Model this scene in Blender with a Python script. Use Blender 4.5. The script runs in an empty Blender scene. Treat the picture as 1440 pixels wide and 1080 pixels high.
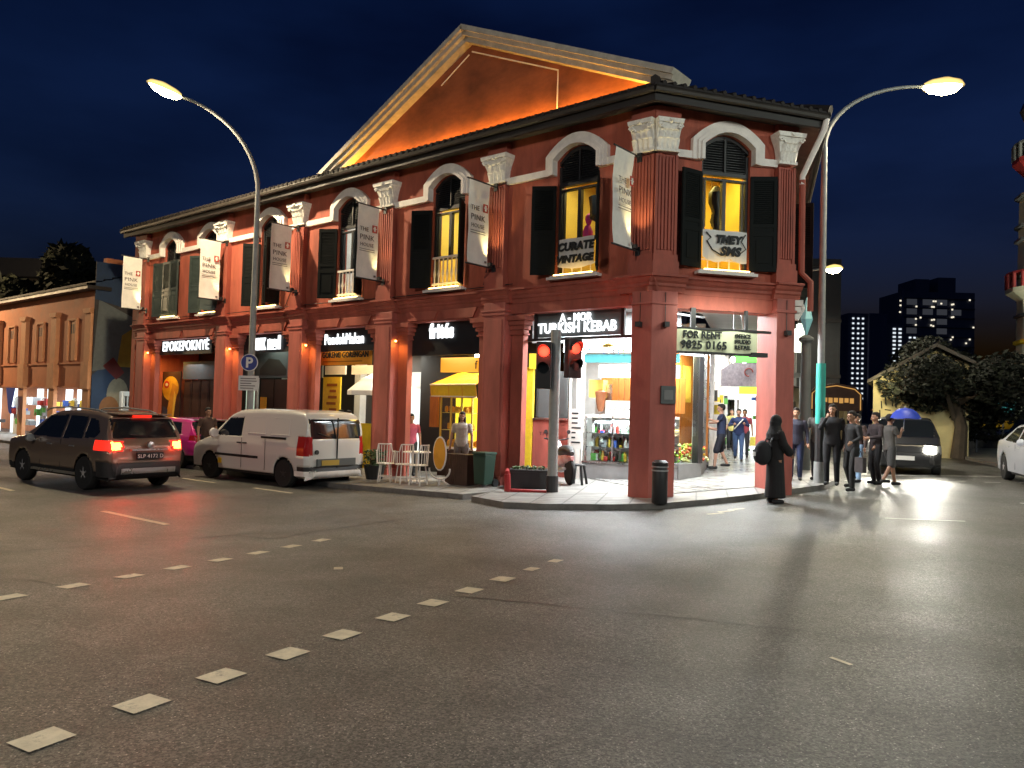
import bpy, bmesh, math, random
from mathutils import Vector, Matrix, noise
random.seed(7)
R = math.radians
sc = bpy.context.scene
COL = sc.collection
# ------------------------------------------------------------------ camera
cam = bpy.data.objects.new('camera', bpy.data.cameras.new('camera'))
COL.objects.link(cam)
PITCH, ROLL, EYE = 0.02942, 0.02781, 1.75
fw = Vector((0, math.cos(PITCH), math.sin(PITCH))); up = Vector((0, -math.sin(PITCH), math.cos(PITCH))); rt = Vector((1, 0, 0))
cr, sr = math.cos(ROLL), math.sin(ROLL)
cx_, cu_ = rt * cr + up * sr, up * cr - rt * sr
M4 = Matrix((cx_, cu_, -fw)).transposed().to_4x4(); M4.translation = Vector((0, 0, EYE))
cam.matrix_world = M4
cam.data.lens = 27.536; cam.data.sensor_width = 36; cam.data.clip_end = 2500; cam.data.clip_start = .05
sc.camera = cam
# ------------------------------------------------------------------ sky and exposure
sc.view_settings.view_transform = 'Standard'; sc.view_settings.look = 'None'
sc.view_settings.exposure = 0.4; sc.view_settings.gamma = 1
sc.render.resolution_x, sc.render.resolution_y = 1024, 768
sc.cycles.use_light_tree = True
sc.cycles.max_bounces = 7; sc.cycles.diffuse_bounces = 3; sc.cycles.glossy_bounces = 3
sc.cycles.transparent_max_bounces = 12
sc.cycles.sample_clamp_indirect = 4; sc.cycles.caustics_reflective = False; sc.cycles.caustics_refractive = False
sc.cycles.blur_glossy = .6
w = bpy.data.worlds.new('World'); sc.world = w; w.use_nodes = True
nt = w.node_tree; bg = nt.nodes['Background']
sky = nt.nodes.new('ShaderNodeTexSky'); sky.sky_type = 'NISHITA'; sky.sun_disc = False
sky.sun_elevation = R(-1.2); sky.sun_rotation = R(200); sky.air_density = 1.0; sky.ozone_density = 3.0; sky.dust_density = .3
tc = nt.nodes.new('ShaderNodeTexCoord'); mp = nt.nodes.new('ShaderNodeMapping'); mp.inputs['Scale'].default_value = (1, 1, 3.2)
nz = nt.nodes.new('ShaderNodeTexNoise'); nz.inputs['Scale'].default_value = 1.7; nz.inputs['Detail'].default_value = 5
rp = nt.nodes.new('ShaderNodeValToRGB'); rp.color_ramp.elements[0].position = .36; rp.color_ramp.elements[1].position = .62
rp.color_ramp.elements[0].color = (.12, .24, .50, 1); rp.color_ramp.elements[1].color = (.44, .80, 1.40, 1)
mx = nt.nodes.new('ShaderNodeMix'); mx.data_type = 'RGBA'; mx.blend_type = 'MULTIPLY'; mx.inputs[0].default_value = 1
nt.links.new(tc.outputs['Generated'], mp.inputs['Vector']); nt.links.new(mp.outputs[0], nz.inputs['Vector'])
nt.links.new(nz.outputs['Fac'], rp.inputs[0]); nt.links.new(sky.outputs[0], mx.inputs[6]); nt.links.new(rp.outputs[0], mx.inputs[7])
nt.links.new(mx.outputs[2], bg.inputs['Color']); bg.inputs['Strength'].default_value = 0.085

# ------------------------------------------------------------------ helpers
def link(o, parent=None):
    COL.objects.link(o)
    if parent is not None: o.parent = parent
    return o
def tag(o, label=None, cat=None, group=None, kind=None):
    if label: o['label'] = label
    if cat: o['category'] = cat
    if group: o['group'] = group
    if kind: o['kind'] = kind
    return o
def thing(name, label, cat, loc=(0, 0, 0), rz=0, group=None):
    o = bpy.data.objects.new(name, None); link(o); o.empty_display_size = .2
    o.location = loc; o.rotation_euler = (0, 0, rz)
    return tag(o, label, cat, group)
def copy_tree(o, parent=None):
    c = o.copy(); COL.objects.link(c); c.parent = parent
    for ch in list(o.children): copy_tree(ch, c)
    return c
def ident(a, b, c): return (a, b, c)
def chain(o):
    m = Matrix.Identity(4)
    while o is not None: m = Matrix.LocRotScale(o.location, o.rotation_euler, None) @ m; o = o.parent
    return m
class MB:
    def __init__(s, T=ident): s.v = []; s.f = []; s.mi = []; s.T = T
    def add(s, vs, fs, mi=0, T=None):
        T = T or s.T; n = len(s.v)
        s.v += [tuple(T(*p)) for p in vs]; s.f += [tuple(i + n for i in f) for f in fs]; s.mi += [mi] * len(fs); return s
    def box(s, a0, a1, b0, b1, c0, c1, mi=0, T=None):
        vs = [(a, b, c) for c in (c0, c1) for b in (b0, b1) for a in (a0, a1)]
        return s.add(vs, [(0, 2, 3, 1), (4, 5, 7, 6), (0, 1, 5, 4), (2, 6, 7, 3), (0, 4, 6, 2), (1, 3, 7, 5)], mi, T)
    def ex(s, poly, b0, b1, mi=0, T=None):            # polygon in (a, c) pushed along b
        n = len(poly); vs = [(a, b0, c) for a, c in poly] + [(a, b1, c) for a, c in poly]
        return s.add(vs, [tuple(range(n)), tuple(range(2 * n - 1, n - 1, -1))] + [(i, (i + 1) % n, n + (i + 1) % n, n + i) for i in range(n)], mi, T)
    def pz(s, poly, c0, c1, mi=0, T=None):            # polygon in (a, b) pushed along c
        n = len(poly); vs = [(a, b, c0) for a, b in poly] + [(a, b, c1) for a, b in poly]
        return s.add(vs, [tuple(range(n)), tuple(range(2 * n - 1, n - 1, -1))] + [(i, (i + 1) % n, n + (i + 1) % n, n + i) for i in range(n)], mi, T)
    def quad(s, p, mi=0, T=None): return s.add(p, [tuple(range(len(p)))], mi, T)
    def tube(s, pts, r, n=8, mi=0, T=None):
        T = T or s.T; P = [Vector(T(*p)) for p in pts]; rs = r if isinstance(r, (list, tuple)) else [r] * len(P); rings = []
        prev = None
        for i, p in enumerate(P):
            t = (P[min(i + 1, len(P) - 1)] - P[max(i - 1, 0)]).normalized()
            a = Vector((0, 0, 1)) if prev is None and abs(t.z) < .9 else (Vector((1, 0, 0)) if prev is None else prev)
            x = (a - t * a.dot(t)).normalized(); prev = x; y = t.cross(x)
            rings.append([p + (x * math.cos(2 * math.pi * k / n) + y * math.sin(2 * math.pi * k / n)) * rs[i] for k in range(n)])
        vs = [q for rg in rings for q in rg]; fs = [(i * n + k, i * n + (k + 1) % n, (i + 1) * n + (k + 1) % n, (i + 1) * n + k) for i in range(len(P) - 1) for k in range(n)]
        fs += [tuple(range(n - 1, -1, -1)), tuple(range((len(P) - 1) * n, len(P) * n))]
        return s.add(vs, fs, mi, ident)
    def lathe(s, prof, c=(0, 0, 0), n=16, mi=0, T=None, axis='z'):
        vs = []; fs = []; m = len(prof)
        for r, z in prof:
            for k in range(n):
                a = 2 * math.pi * k / n; x, y = r * math.cos(a), r * math.sin(a)
                q = (x, y, z) if axis == 'z' else ((x, z, y) if axis == 'y' else (z, x, y))
                vs.append((c[0] + q[0], c[1] + q[1], c[2] + q[2]))
        fs = [(i * n + k, i * n + (k + 1) % n, (i + 1) * n + (k + 1) % n, (i + 1) * n + k) for i in range(m - 1) for k in range(n)]
        fs += [tuple(range(n - 1, -1, -1)), tuple(range((m - 1) * n, m * n))]
        return s.add(vs, fs, mi, T)
    def each(s, name, mats, parent=None, **k):    # every loose piece as an object of its own
        up_ = list(range(len(s.v)))
        def find(i):
            while up_[i] != i: up_[i] = up_[up_[i]]; i = up_[i]
            return i
        for f in s.f:
            for i in f[1:]: up_[find(i)] = find(f[0])
        gr = {}
        for f, m in zip(s.f, s.mi): gr.setdefault(find(f[0]), []).append((f, m))
        for fs in gr.values():
            ids = sorted({i for f, _ in fs for i in f}); ix = {v: n for n, v in enumerate(ids)}; q = MB(); q.v = [s.v[i] for i in ids]; q.f = [tuple(ix[i] for i in f) for f, _ in fs]; q.mi = [m for _, m in fs]; o = q.build(name, mats, parent, **k)
        return o
    def build(s, name, mats, parent=None, smooth=False, bevel=0, label=None, M=None):
        me = bpy.data.meshes.new(name); vs = s.v
        if parent is not None:
            if M is None: inv = chain(parent).inverted(); vs = [inv @ Vector(p) for p in vs]
        me.from_pydata(vs, [], s.f)
        for m in (mats if isinstance(mats, (list, tuple)) else [mats]): me.materials.append(m)
        me.polygons.foreach_set('material_index', s.mi)
        bm = bmesh.new(); bm.from_mesh(me)
        bmesh.ops.recalc_face_normals(bm, faces=bm.faces)
        if bevel: bmesh.ops.bevel(bm, geom=[e for e in bm.edges if len(e.link_faces) == 2 and e.calc_face_angle(0) > .6], offset=bevel, segments=2, affect='EDGES', profile=.6)
        bm.to_mesh(me); bm.free()
        if smooth:
            me.polygons.foreach_set('use_smooth', [True] * len(me.polygons))
            try: me.set_sharp_from_angle(angle=R(38))
            except Exception: pass
        o = bpy.data.objects.new(name, me); link(o, parent)
        if label: o['label'] = label
        return o
# parts of a thing whose mesh is written in the thing's own coordinates
def local(mb, name, mats, parent, **k): return mb.build(name, mats, parent, M=1, **k)
def frame(ox, oy, deg, sign=1):
    c, s_ = math.cos(R(deg)), math.sin(R(deg)); nx, ny = (s_ * sign, -c * sign)
    return lambda a, b, z: (ox + a * c + b * nx, oy + a * s_ + b * ny, z)
CX, CY, AL = 2.5563, 15.5019, 140.407
T_L = frame(CX, CY, AL, -1)                    # along the long facade, out towards the road, up
V0 = (2.71, 15.37)
T_F = frame(V0[0], V0[1], 13.37, 1)            # splayed corner face
P6 = T_F(3.17, 0, 0)
T_S = frame(P6[0], P6[1], 72.3, 1)             # side street face
assert T_L(0, 1, 0)[1] < CY and T_F(0, 1, 0)[1] < V0[1] and T_S(0, 1, 0)[0] > P6[0]
def lerp_tab(x, X, Z):
    if x <= X[0]: return Z[0]
    for i in range(len(X) - 1):
        if x <= X[i + 1]: return Z[i] + (Z[i + 1] - Z[i]) * (x - X[i]) / (X[i + 1] - X[i])
    return Z[-1]
def gz(x, y):                                  # height of the road: it rises gently to the right
    k = min(max((y - 4) / 9, 0), 1); k = k * k * (3 - 2 * k)
    return k * lerp_tab(x, [-60, -8, -4, 0, 2.7, 5.6, 9, 13, 30], [-.3, -.3, -.27, -.14, -.07, .10, .2, .25, .3])

# ------------------------------------------------------------------ materials
def mat(name, col, rough=.7, metal=0, var=0, vscale=3, bump=0, bscale=60, spec=.5, emit=None, es=0, coat=0, col2=None, stretch=None, vdetail=6, alpha=1):
    m = bpy.data.materials.new(name); m.use_nodes = True; n = m.node_tree.nodes; l = m.node_tree.links
    b = n['Principled BSDF']; b.inputs['Base Color'].default_value = (*col, 1); b.inputs['Roughness'].default_value = rough
    b.inputs['Metallic'].default_value = metal; b.inputs['Specular IOR Level'].default_value = spec; b.inputs['Coat Weight'].default_value = coat; b.inputs['Alpha'].default_value = alpha
    if emit: b.inputs['Emission Color'].default_value = (*emit, 1); b.inputs['Emission Strength'].default_value = es
    if var or bump:
        t = n.new('ShaderNodeTexCoord'); mp = n.new('ShaderNodeMapping'); l.new(t.outputs['Object'], mp.inputs[0])
        if stretch: mp.inputs['Scale'].default_value = stretch
    if var:
        z = n.new('ShaderNodeTexNoise'); z.inputs['Scale'].default_value = vscale; z.inputs['Detail'].default_value = vdetail; z.inputs['Roughness'].default_value = .65; l.new(mp.outputs[0], z.inputs['Vector'])
        r_ = n.new('ShaderNodeValToRGB'); r_.color_ramp.elements[0].position = .3; r_.color_ramp.elements[1].position = .7
        c2 = col2 or tuple(min(1, c * (1 + var)) for c in col)
        r_.color_ramp.elements[0].color = (*[c * (1 - var) for c in col], 1) if not col2 else (*col, 1); r_.color_ramp.elements[1].color = (*c2, 1)
        l.new(z.outputs['Fac'], r_.inputs[0]); l.new(r_.outputs[0], b.inputs['Base Color'])
        q = n.new('ShaderNodeMapRange'); q.inputs['To Min'].default_value = max(0, rough - .12); q.inputs['To Max'].default_value = min(1, rough + .12); l.new(z.outputs['Fac'], q.inputs[0]); l.new(q.outputs[0], b.inputs['Roughness'])
    if bump:
        z2 = n.new('ShaderNodeTexNoise'); z2.inputs['Scale'].default_value = bscale; z2.inputs['Detail'].default_value = 4; l.new(mp.outputs[0], z2.inputs['Vector'])
        bp = n.new('ShaderNodeBump'); bp.inputs['Strength'].default_value = bump; bp.inputs['Distance'].default_value = .02; l.new(z2.outputs['Fac'], bp.inputs['Height']); l.new(bp.outputs[0], b.inputs['Normal'])
    return m
def emis(name, col, s): return mat(name, (.02, .02, .02), .5, emit=col, es=s)
def glassmat(name, tint=(.9, .95, .95), mixf=.03, rough=.03):
    m = bpy.data.materials.new(name); m.use_nodes = True; n = m.node_tree.nodes; l = m.node_tree.links
    n.remove(n['Principled BSDF']); tr = n.new('ShaderNodeBsdfTransparent'); tr.inputs[0].default_value = (*tint, 1)
    gl = n.new('ShaderNodeBsdfGlossy'); gl.inputs['Roughness'].default_value = rough; fr = n.new('ShaderNodeLayerWeight'); fr.inputs[0].default_value = .5; pw = n.new('ShaderNodeMath'); pw.operation = 'POWER'; pw.inputs[1].default_value = 4
    ad = n.new('ShaderNodeMath'); ad.operation = 'ADD'; ad.inputs[1].default_value = mixf; ad.use_clamp = True
    mxs = n.new('ShaderNodeMixShader'); l.new(fr.outputs['Facing'], pw.inputs[0]); l.new(pw.outputs[0], ad.inputs[0]); l.new(ad.outputs[0], mxs.inputs[0]); l.new(tr.outputs[0], mxs.inputs[1]); l.new(gl.outputs[0], mxs.inputs[2]); l.new(mxs.outputs[0], n['Material Output'].inputs[0])
    return m
PINK = (.40, .098, .058)
M = dict(
    wall=mat('terracotta_render', PINK, .75, var=.34, vscale=1.1, bump=.3, bscale=22, stretch=(2.4, 2.4, .55), vdetail=9),
    wall_dk=mat('terracotta_trim', (.36, .088, .058), .7, var=.28, vscale=1.5, stretch=(2, 2, .7), bump=.15, bscale=30),
    pier=mat('terracotta_pier', (.40, .105, .08), .62, var=.3, vscale=1.2, stretch=(2.2, 2.2, .5), vdetail=9, bump=.12, bscale=25),
    white=mat('white_moulding', (.84, .79, .73), .6, var=.12, vscale=4, bump=.15, bscale=30),
    cap=mat('plaster_capital', (.88, .85, .78), .65, var=.15, vscale=14, bump=.3, bscale=40),
    black=mat('black_paint', (.014, .015, .016), .45, var=.3, vscale=5), shut=mat('dark_shutter_paint', (.006, .008, .008), .65, var=.25, vscale=4, bump=.05, spec=.15),
    shut_g=mat('grey_green_shutter_paint', (.045, .06, .055), .5, var=.2, vscale=4),
    roof=mat('dark_roof_tiles', (.014, .010, .009), .75, var=.4, vscale=3, bump=.3, bscale=15),
    fascia=mat('brown_fascia', (.014, .011, .010), .55, var=.25, vscale=3), gutter=mat('grey_gutter', (.04, .034, .028), .5, var=.25, vscale=3),
    soffit=mat('pale_soffit', (.09, .087, .07), .75, var=.5, vscale=2, bump=.1),
    gable=mat('stained_gable_render', (.28, .085, .034), .85, var=.42, vscale=.9, bump=.3, bscale=5, stretch=(1, 1, 1.8), vdetail=10),
    cornice=mat('grey_cornice', (.50, .46, .38), .7, var=.22, vscale=5, bump=.15),
    asphalt=None, paving=None,
    kerb=mat('kerb_concrete', (.17, .16, .145), .7, var=.3, vscale=5, bump=.3, bscale=30),
    paint=mat('road_paint', (.62, .56, .42), .55, var=.22, vscale=9, bump=.3, bscale=60), wpaint=mat('white_road_paint', (.7, .7, .66), .5, var=.2, vscale=9, bump=.3),
    steel=mat('galvanised_steel', (.45, .46, .46), .42, metal=.75, var=.15, vscale=6), pole=mat('grey_pole_paint', (.30, .31, .30), .5, metal=.2, var=.15, vscale=6),
    teal=mat('turquoise_pole_paint', (.05, .42, .34), .4, var=.1), iron=mat('black_iron', (.02, .02, .021), .5), rubber=mat('rubber', (.012, .012, .012), .8),
    signw=mat('white_sign', (.75, .74, .70), .6, var=.08), signblue=mat('sign_blue', (.015, .03, .22), .5), cream=mat('cream_canvas', (.72, .76, .52), .8, var=.06), ink=mat('dark_lettering', (.015, .018, .02), .7),
    banner=mat('banner_cloth', (.88, .85, .78), .85, var=.08, vscale=5), greyink=mat('grey_lettering', (.16, .13, .12), .8), redink=mat('red_emblem', (.45, .06, .04), .8),
    orange=mat('orange_cloth', (.80, .36, .03), .7, var=.1), yellow=mat('yellow_cloth', (.85, .62, .03), .7, var=.1, vscale=8), yink=mat('brown_lettering', (.35, .12, .01), .8),
    glass=glassmat('clear_glass'), dglass=mat('dark_glass', (.012, .015, .018), .06, spec=.8), wood=mat('orange_timber', (.42, .15, .03), .5, var=.3, vscale=4, stretch=(6, 6, .6)),
    dwood=mat('dark_timber', (.05, .025, .018), .5, var=.3, vscale=4), slat=mat('grey_ceiling_boards', (.34, .37, .38), .55, var=.4, vscale=3, stretch=(.5, 9, 9)),
    tile=None, stainless=mat('stainless_steel', (.6, .6, .6), .28, metal=1, var=.1), inner=mat('shop_inner_wall', (.70, .70, .67), .8, var=.1), inyel=mat('warm_inner_wall', (.72, .52, .10), .8, var=.1, vscale=2),
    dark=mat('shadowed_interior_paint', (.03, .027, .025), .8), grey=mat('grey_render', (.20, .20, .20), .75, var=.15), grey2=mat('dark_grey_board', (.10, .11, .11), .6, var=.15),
    litw=emis('lit_white', (.92, .97, 1), 7), lity=emis('lit_yellow', (1, .72, .12), 5), led=emis('warm_led_strip', (1, .62, .16), 14), neon=emis('white_letter_glow', (.93, .97, 1), 1.9), neon2=emis('white_box_glow', (.9, .97, 1), 4),
    lamp=emis('street_lamp_lens', (1, .86, .45), 90), lampw=emis('cool_lamp', (1, .93, .72), 40), bulb=emis('warm_bulb', (1, .75, .3), 25), orangelamp=emis('orange_uplight', (1, .55, .10), 14),
    redlamp=emis('red_signal_lens', (1, .02, .01), 5), tail=emis('tail_lamp_lens', (1, .02, .008), 1.3), tailhot=emis('tail_lamp_core', (1, .42, .08), 4.5), headl=emis('headlamp_lens', (1, .95, .8), 90),
    tl_black=mat('signal_housing', (.012, .012, .013), .4), green=mat('dull_green', (.012, .04, .025), .6, var=.2),
)
def asphalt():
    m = bpy.data.materials.new('asphalt'); m.use_nodes = True; n = m.node_tree.nodes; l = m.node_tree.links; b = n['Principled BSDF']
    t = n.new('ShaderNodeTexCoord')
    def N(s, d=5, r=.6): z = n.new('ShaderNodeTexNoise'); z.inputs['Scale'].default_value = s; z.inputs['Detail'].default_value = d; z.inputs['Roughness'].default_value = r; l.new(t.outputs['Object'], z.inputs['Vector']); return z
    def ramp(src, p0, p1, c0, c1): r_ = n.new('ShaderNodeValToRGB'); r_.color_ramp.elements[0].position = p0; r_.color_ramp.elements[1].position = p1; r_.color_ramp.elements[0].color = (*c0, 1); r_.color_ramp.elements[1].color = (*c1, 1); l.new(src, r_.inputs[0]); return r_
    def mul(a, c, k=1, bt='MULTIPLY'): x = n.new('ShaderNodeMix'); x.data_type = 'RGBA'; x.blend_type = bt; x.inputs[0].default_value = k; l.new(a, x.inputs[6]); l.new(c, x.inputs[7]); return x
    big = N(.35, 6); fine = N(70, 4, .85)
    a = ramp(big.outputs['Fac'], .3, .7, (.054, .055, .054), (.099, .101, .099))
    f = ramp(fine.outputs['Fac'], .35, .72, (.35, .35, .35), (1.75, 1.7, 1.6))
    c0 = mul(a.outputs[0], f.outputs[0]); ag = n.new('ShaderNodeTexVoronoi'); ag.inputs['Scale'].default_value = 75; l.new(t.outputs['Object'], ag.inputs['Vector']); sx_ = n.new('ShaderNodeSeparateColor'); l.new(ag.outputs['Color'], sx_.inputs[0])
    c = mul(c0.outputs[2], ramp(sx_.outputs[0], .15, .98, (.32, .32, .32), (2.3, 2.28, 2.2)).outputs[0])
    # scattered pale stones
    vo = n.new('ShaderNodeTexVoronoi'); vo.inputs['Scale'].default_value = 42; l.new(t.outputs['Object'], vo.inputs['Vector'])
    st = ramp(vo.outputs['Distance'], .16, .26, (1, 1, 1), (0, 0, 0)); pick = ramp(N(23, 2).outputs['Fac'], .50, .56, (0, 0, 0), (1, 1, 1)); sp = mul(st.outputs[0], pick.outputs[0])
    x = n.new('ShaderNodeMix'); x.data_type = 'RGBA'; l.new(sp.outputs[2], x.inputs[0]); l.new(c.outputs[2], x.inputs[6]); x.inputs[7].default_value = (.48, .46, .42, 1)
    # cracks and patch seams
    cv = n.new('ShaderNodeTexVoronoi'); cv.feature = 'DISTANCE_TO_EDGE'; cv.inputs['Scale'].default_value = .16
    wz = N(1.3, 5); vm = n.new('ShaderNodeVectorMath'); vm.operation = 'SCALE'; vm.inputs['Scale'].default_value = .35; va = n.new('ShaderNodeVectorMath')
    l.new(wz.outputs['Color'], vm.inputs[0]); l.new(t.outputs['Object'], va.inputs[0]); l.new(vm.outputs[0], va.inputs[1]); l.new(va.outputs[0], cv.inputs['Vector'])
    ck = ramp(cv.outputs['Distance'], .001, .0035, (.55, .55, .55), (1, 1, 1)); y = mul(x.outputs[2], ck.outputs[0], .8)
    stn = ramp(N(.9, 7, .7).outputs['Fac'], .38, .58, (.60, .60, .60), (1.12, 1.12, 1.12)); y2 = mul(y.outputs[2], stn.outputs[0], 1)
    l.new(y2.outputs[2], b.inputs['Base Color'])
    rr = ramp(N(.5, 6).outputs['Fac'], .3, .7, (.36, .36, .36), (.54, .54, .54)); l.new(rr.outputs[0], b.inputs['Roughness']); b.inputs['Specular IOR Level'].default_value = .62
    bp = n.new('ShaderNodeBump'); bp.inputs['Strength'].default_value = .8; bp.inputs['Distance'].default_value = .012
    ad = n.new('ShaderNodeMath'); l.new(fine.outputs['Fac'], ad.inputs[0]); l.new(N(38, 3, .7).outputs['Fac'], ad.inputs[1]); l.new(ad.outputs[0], bp.inputs['Height']); l.new(bp.outputs[0], b.inputs['Normal'])
    return m
def tiled(name, col, mortar, scale, w_=.5, h=.5, rough=.4, rot=0, bump=.2):
    m = bpy.data.materials.new(name); m.use_nodes = True; n = m.node_tree.nodes; l = m.node_tree.links; b = n['Principled BSDF']
    t = n.new('ShaderNodeTexCoord'); mp = n.new('ShaderNodeMapping'); mp.inputs['Rotation'].default_value = (0, 0, rot); l.new(t.outputs['Object'], mp.inputs[0])
    br = n.new('ShaderNodeTexBrick'); br.offset = 0; br.inputs['Scale'].default_value = scale; br.inputs['Brick Width'].default_value = w_; br.inputs['Row Height'].default_value = h; br.inputs['Mortar Size'].default_value = .018
    br.inputs['Color1'].default_value = (*col, 1); br.inputs['Color2'].default_value = (*[c * .82 for c in col], 1); br.inputs['Mortar'].default_value = (*mortar, 1); l.new(mp.outputs[0], br.inputs['Vector'])
    z = n.new('ShaderNodeTexNoise'); z.inputs['Scale'].default_value = 2.5; z.inputs['Detail'].default_value = 8; l.new(t.outputs['Object'], z.inputs['Vector'])
    r_ = n.new('ShaderNodeValToRGB'); r_.color_ramp.elements[0].position = .32; r_.color_ramp.elements[1].position = .68; r_.color_ramp.elements[0].color = (.6, .6, .6, 1); r_.color_ramp.elements[1].color = (1.1, 1.1, 1.1, 1); l.new(z.outputs['Fac'], r_.inputs[0])
    x = n.new('ShaderNodeMix'); x.data_type = 'RGBA'; x.blend_type = 'MULTIPLY'; x.inputs[0].default_value = 1; l.new(br.outputs['Color'], x.inputs[6]); l.new(r_.outputs[0], x.inputs[7]); l.new(x.outputs[2], b.inputs['Base Color'])
    b.inputs['Roughness'].default_value = rough
    bp = n.new('ShaderNodeBump'); bp.inputs['Strength'].default_value = bump; bp.inputs['Distance'].default_value = .01; l.new(br.outputs['Fac'], bp.inputs['Height']); bp.invert = True; l.new(bp.outputs[0], b.inputs['Normal'])
    return m
M['asphalt'] = asphalt()
for k_ in ('paint', 'wpaint'):
    m_ = M[k_]; n_ = m_.node_tree.nodes; l_ = m_.node_tree.links; b_ = n_['Principled BSDF']; src = b_.inputs['Base Color'].links[0].from_socket; z_ = n_.new('ShaderNodeTexNoise'); z_.inputs['Scale'].default_value = 7; z_.inputs['Detail'].default_value = 12; z_.inputs['Roughness'].default_value = .8
    t_ = n_.new('ShaderNodeTexCoord'); l_.new(t_.outputs['Object'], z_.inputs['Vector']); r_ = n_.new('ShaderNodeValToRGB'); r_.color_ramp.elements[0].position = .34; r_.color_ramp.elements[1].position = .44; l_.new(z_.outputs['Fac'], r_.inputs[0]); x_ = n_.new('ShaderNodeMix'); x_.data_type = 'RGBA'; x_.inputs[6].default_value = (.10, .095, .085, 1); l_.new(r_.outputs[0], x_.inputs[0]); l_.new(src, x_.inputs[7]); l_.new(x_.outputs[2], b_.inputs['Base Color'])
M['paving'] = tiled('pavement_slabs', (.30, .29, .27), (.10, .095, .09), 1, .6, .3, .5, R(13.4), .35)
M['tile'] = tiled('glazed_floor_tiles', (.42, .42, .40), (.15, .15, .14), 1, .4, .4, .22, R(-18), .12)
def text(txt, size, T, mi_mat, parent, name='lettering', z0=0, a0=0, b=0, ext=.01, align='CENTER', slant=0, sx=1, bold=.0, flip=1, label=None, fit=None):
    """Raised letters in the (a, c) plane of a frame; a runs leftwards in some frames, so flip mirrors them back."""
    cu = bpy.data.curves.new('t', 'FONT'); cu.body = txt; cu.size = size; cu.align_x = align; cu.extrude = ext; cu.offset = bold; cu.shear = slant; cu.resolution_u = 3; cu.space_character = 1.08; cu.space_line = .95
    ob = bpy.data.objects.new('t', cu); COL.objects.link(ob); dg = bpy.context.evaluated_depsgraph_get(); me = bpy.data.meshes.new_from_object(ob.evaluated_get(dg))
    vs = [v.co.copy() for v in me.vertices]; fs = [tuple(p.vertices) for p in me.polygons]
    bpy.data.objects.remove(ob); bpy.data.curves.remove(cu); bpy.data.meshes.remove(me)
    if fit: x0, x1 = min(v.x for v in vs), max(v.x for v in vs); sx = fit / (x1 - x0)
    if fit and align == 'CENTER':
        for v in vs: v.x -= (x0 + x1) / 2
    mb = MB(T); mb.add([(a0 + flip * v.x * sx, b + v.z, z0 + v.y) for v in vs], fs)
    return mb.build(name, mi_mat, parent, label=label)
def light(kind, loc, power, col, size=.3, name='lamp_light', parent=None, rot=None, spread=None, sy=None, blend=.4, angle=None):
    d = bpy.data.lights.new(name, kind); d.energy = power; d.color = col
    if kind == 'AREA':
        d.size = size
        if sy: d.shape = 'RECTANGLE'; d.size_y = sy
        if spread: d.spread = spread
    else: d.shadow_soft_size = size
    if kind == 'SPOT': d.spot_size = angle or R(120); d.spot_blend = blend
    o = bpy.data.objects.new(name, d); link(o); o.location = loc
    if rot: o.rotation_euler = rot
    if parent is not None:
        o.parent = parent; o.matrix_parent_inverse = chain(parent).inverted()
    return o

# ------------------------------------------------------------------ ground
def sheet(name, X0, X1, Y0, Y1, nx, ny, m, h=0):
    vs = [(x, y, gz(x, y) + h) for j in range(ny + 1) for i in range(nx + 1) for x, y in [(X0 + (X1 - X0) * i / nx, Y0 + (Y1 - Y0) * j / ny)]]
    fs = [(j * (nx + 1) + i, j * (nx + 1) + i + 1, (j + 1) * (nx + 1) + i + 1, (j + 1) * (nx + 1) + i) for j in range(ny) for i in range(nx)]
    return MB().add(vs, fs)
b = sheet('road', -40, 40, -12, 68, 160, 120, None)
far = [(-900, -300), (900, -300), (900, 1500), (-900, 1500)]; q = -.35
def ringz(x, y): return gz(x, y) - .0
for (xa, xb, ya, yb) in ((-900, -40, -300, 1500), (40, 900, -300, 1500), (-40, 40, -300, -12), (-40, 40, 68, 1500)):
    b.add([(xa, ya, gz(xa, ya)), (xb, ya, gz(xb, ya)), (xb, yb, gz(xb, yb)), (xa, yb, gz(xa, yb))], [(0, 1, 2, 3)])
tag(b.build('road', M['asphalt']), kind='structure')
def slab(name, poly, h, m, km=None, grid=.5):
    """A pavement: its outline followed by a real kerb step, its top following the road's slope."""
    bm = bmesh.new(); vs = [bm.verts.new((x, y, 0)) for x, y in poly]; f = bm.faces.new(vs)
    xs = [p[0] for p in poly]; ys = [p[1] for p in poly]
    for ax, lo, hi in ((0, min(xs), max(xs)), (1, min(ys), max(ys))):
        k = lo + grid
        while k < hi:
            co = (k, 0, 0) if ax == 0 else (0, k, 0); no = (1, 0, 0) if ax == 0 else (0, 1, 0)
            bmesh.ops.bisect_plane(bm, geom=bm.verts[:] + bm.edges[:] + bm.faces[:], plane_co=co, plane_no=no); k += grid * (1 if ax == 0 else 2)
    r = bmesh.ops.extrude_face_region(bm, geom=bm.faces[:]); new = [g for g in r['geom'] if isinstance(g, bmesh.types.BMVert)]
    top = set(new)
    for v in bm.verts: v.co.z = gz(v.co.x, v.co.y) + (h if v in top else -.3)
    bmesh.ops.recalc_face_normals(bm, faces=bm.faces)
    me = bpy.data.meshes.new(name); me.materials.append(m); me.materials.append(km or M['kerb'])
    for f in bm.faces: f.material_index = 0 if abs(f.normal.z) > .5 else 1
    bm.to_mesh(me); bm.free(); o = bpy.data.objects.new(name, me); link(o); return tag(o, kind='structure')
def xy(T, pts): return [tuple(T(a, b_, 0)[:2]) for a, b_ in pts]
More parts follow.
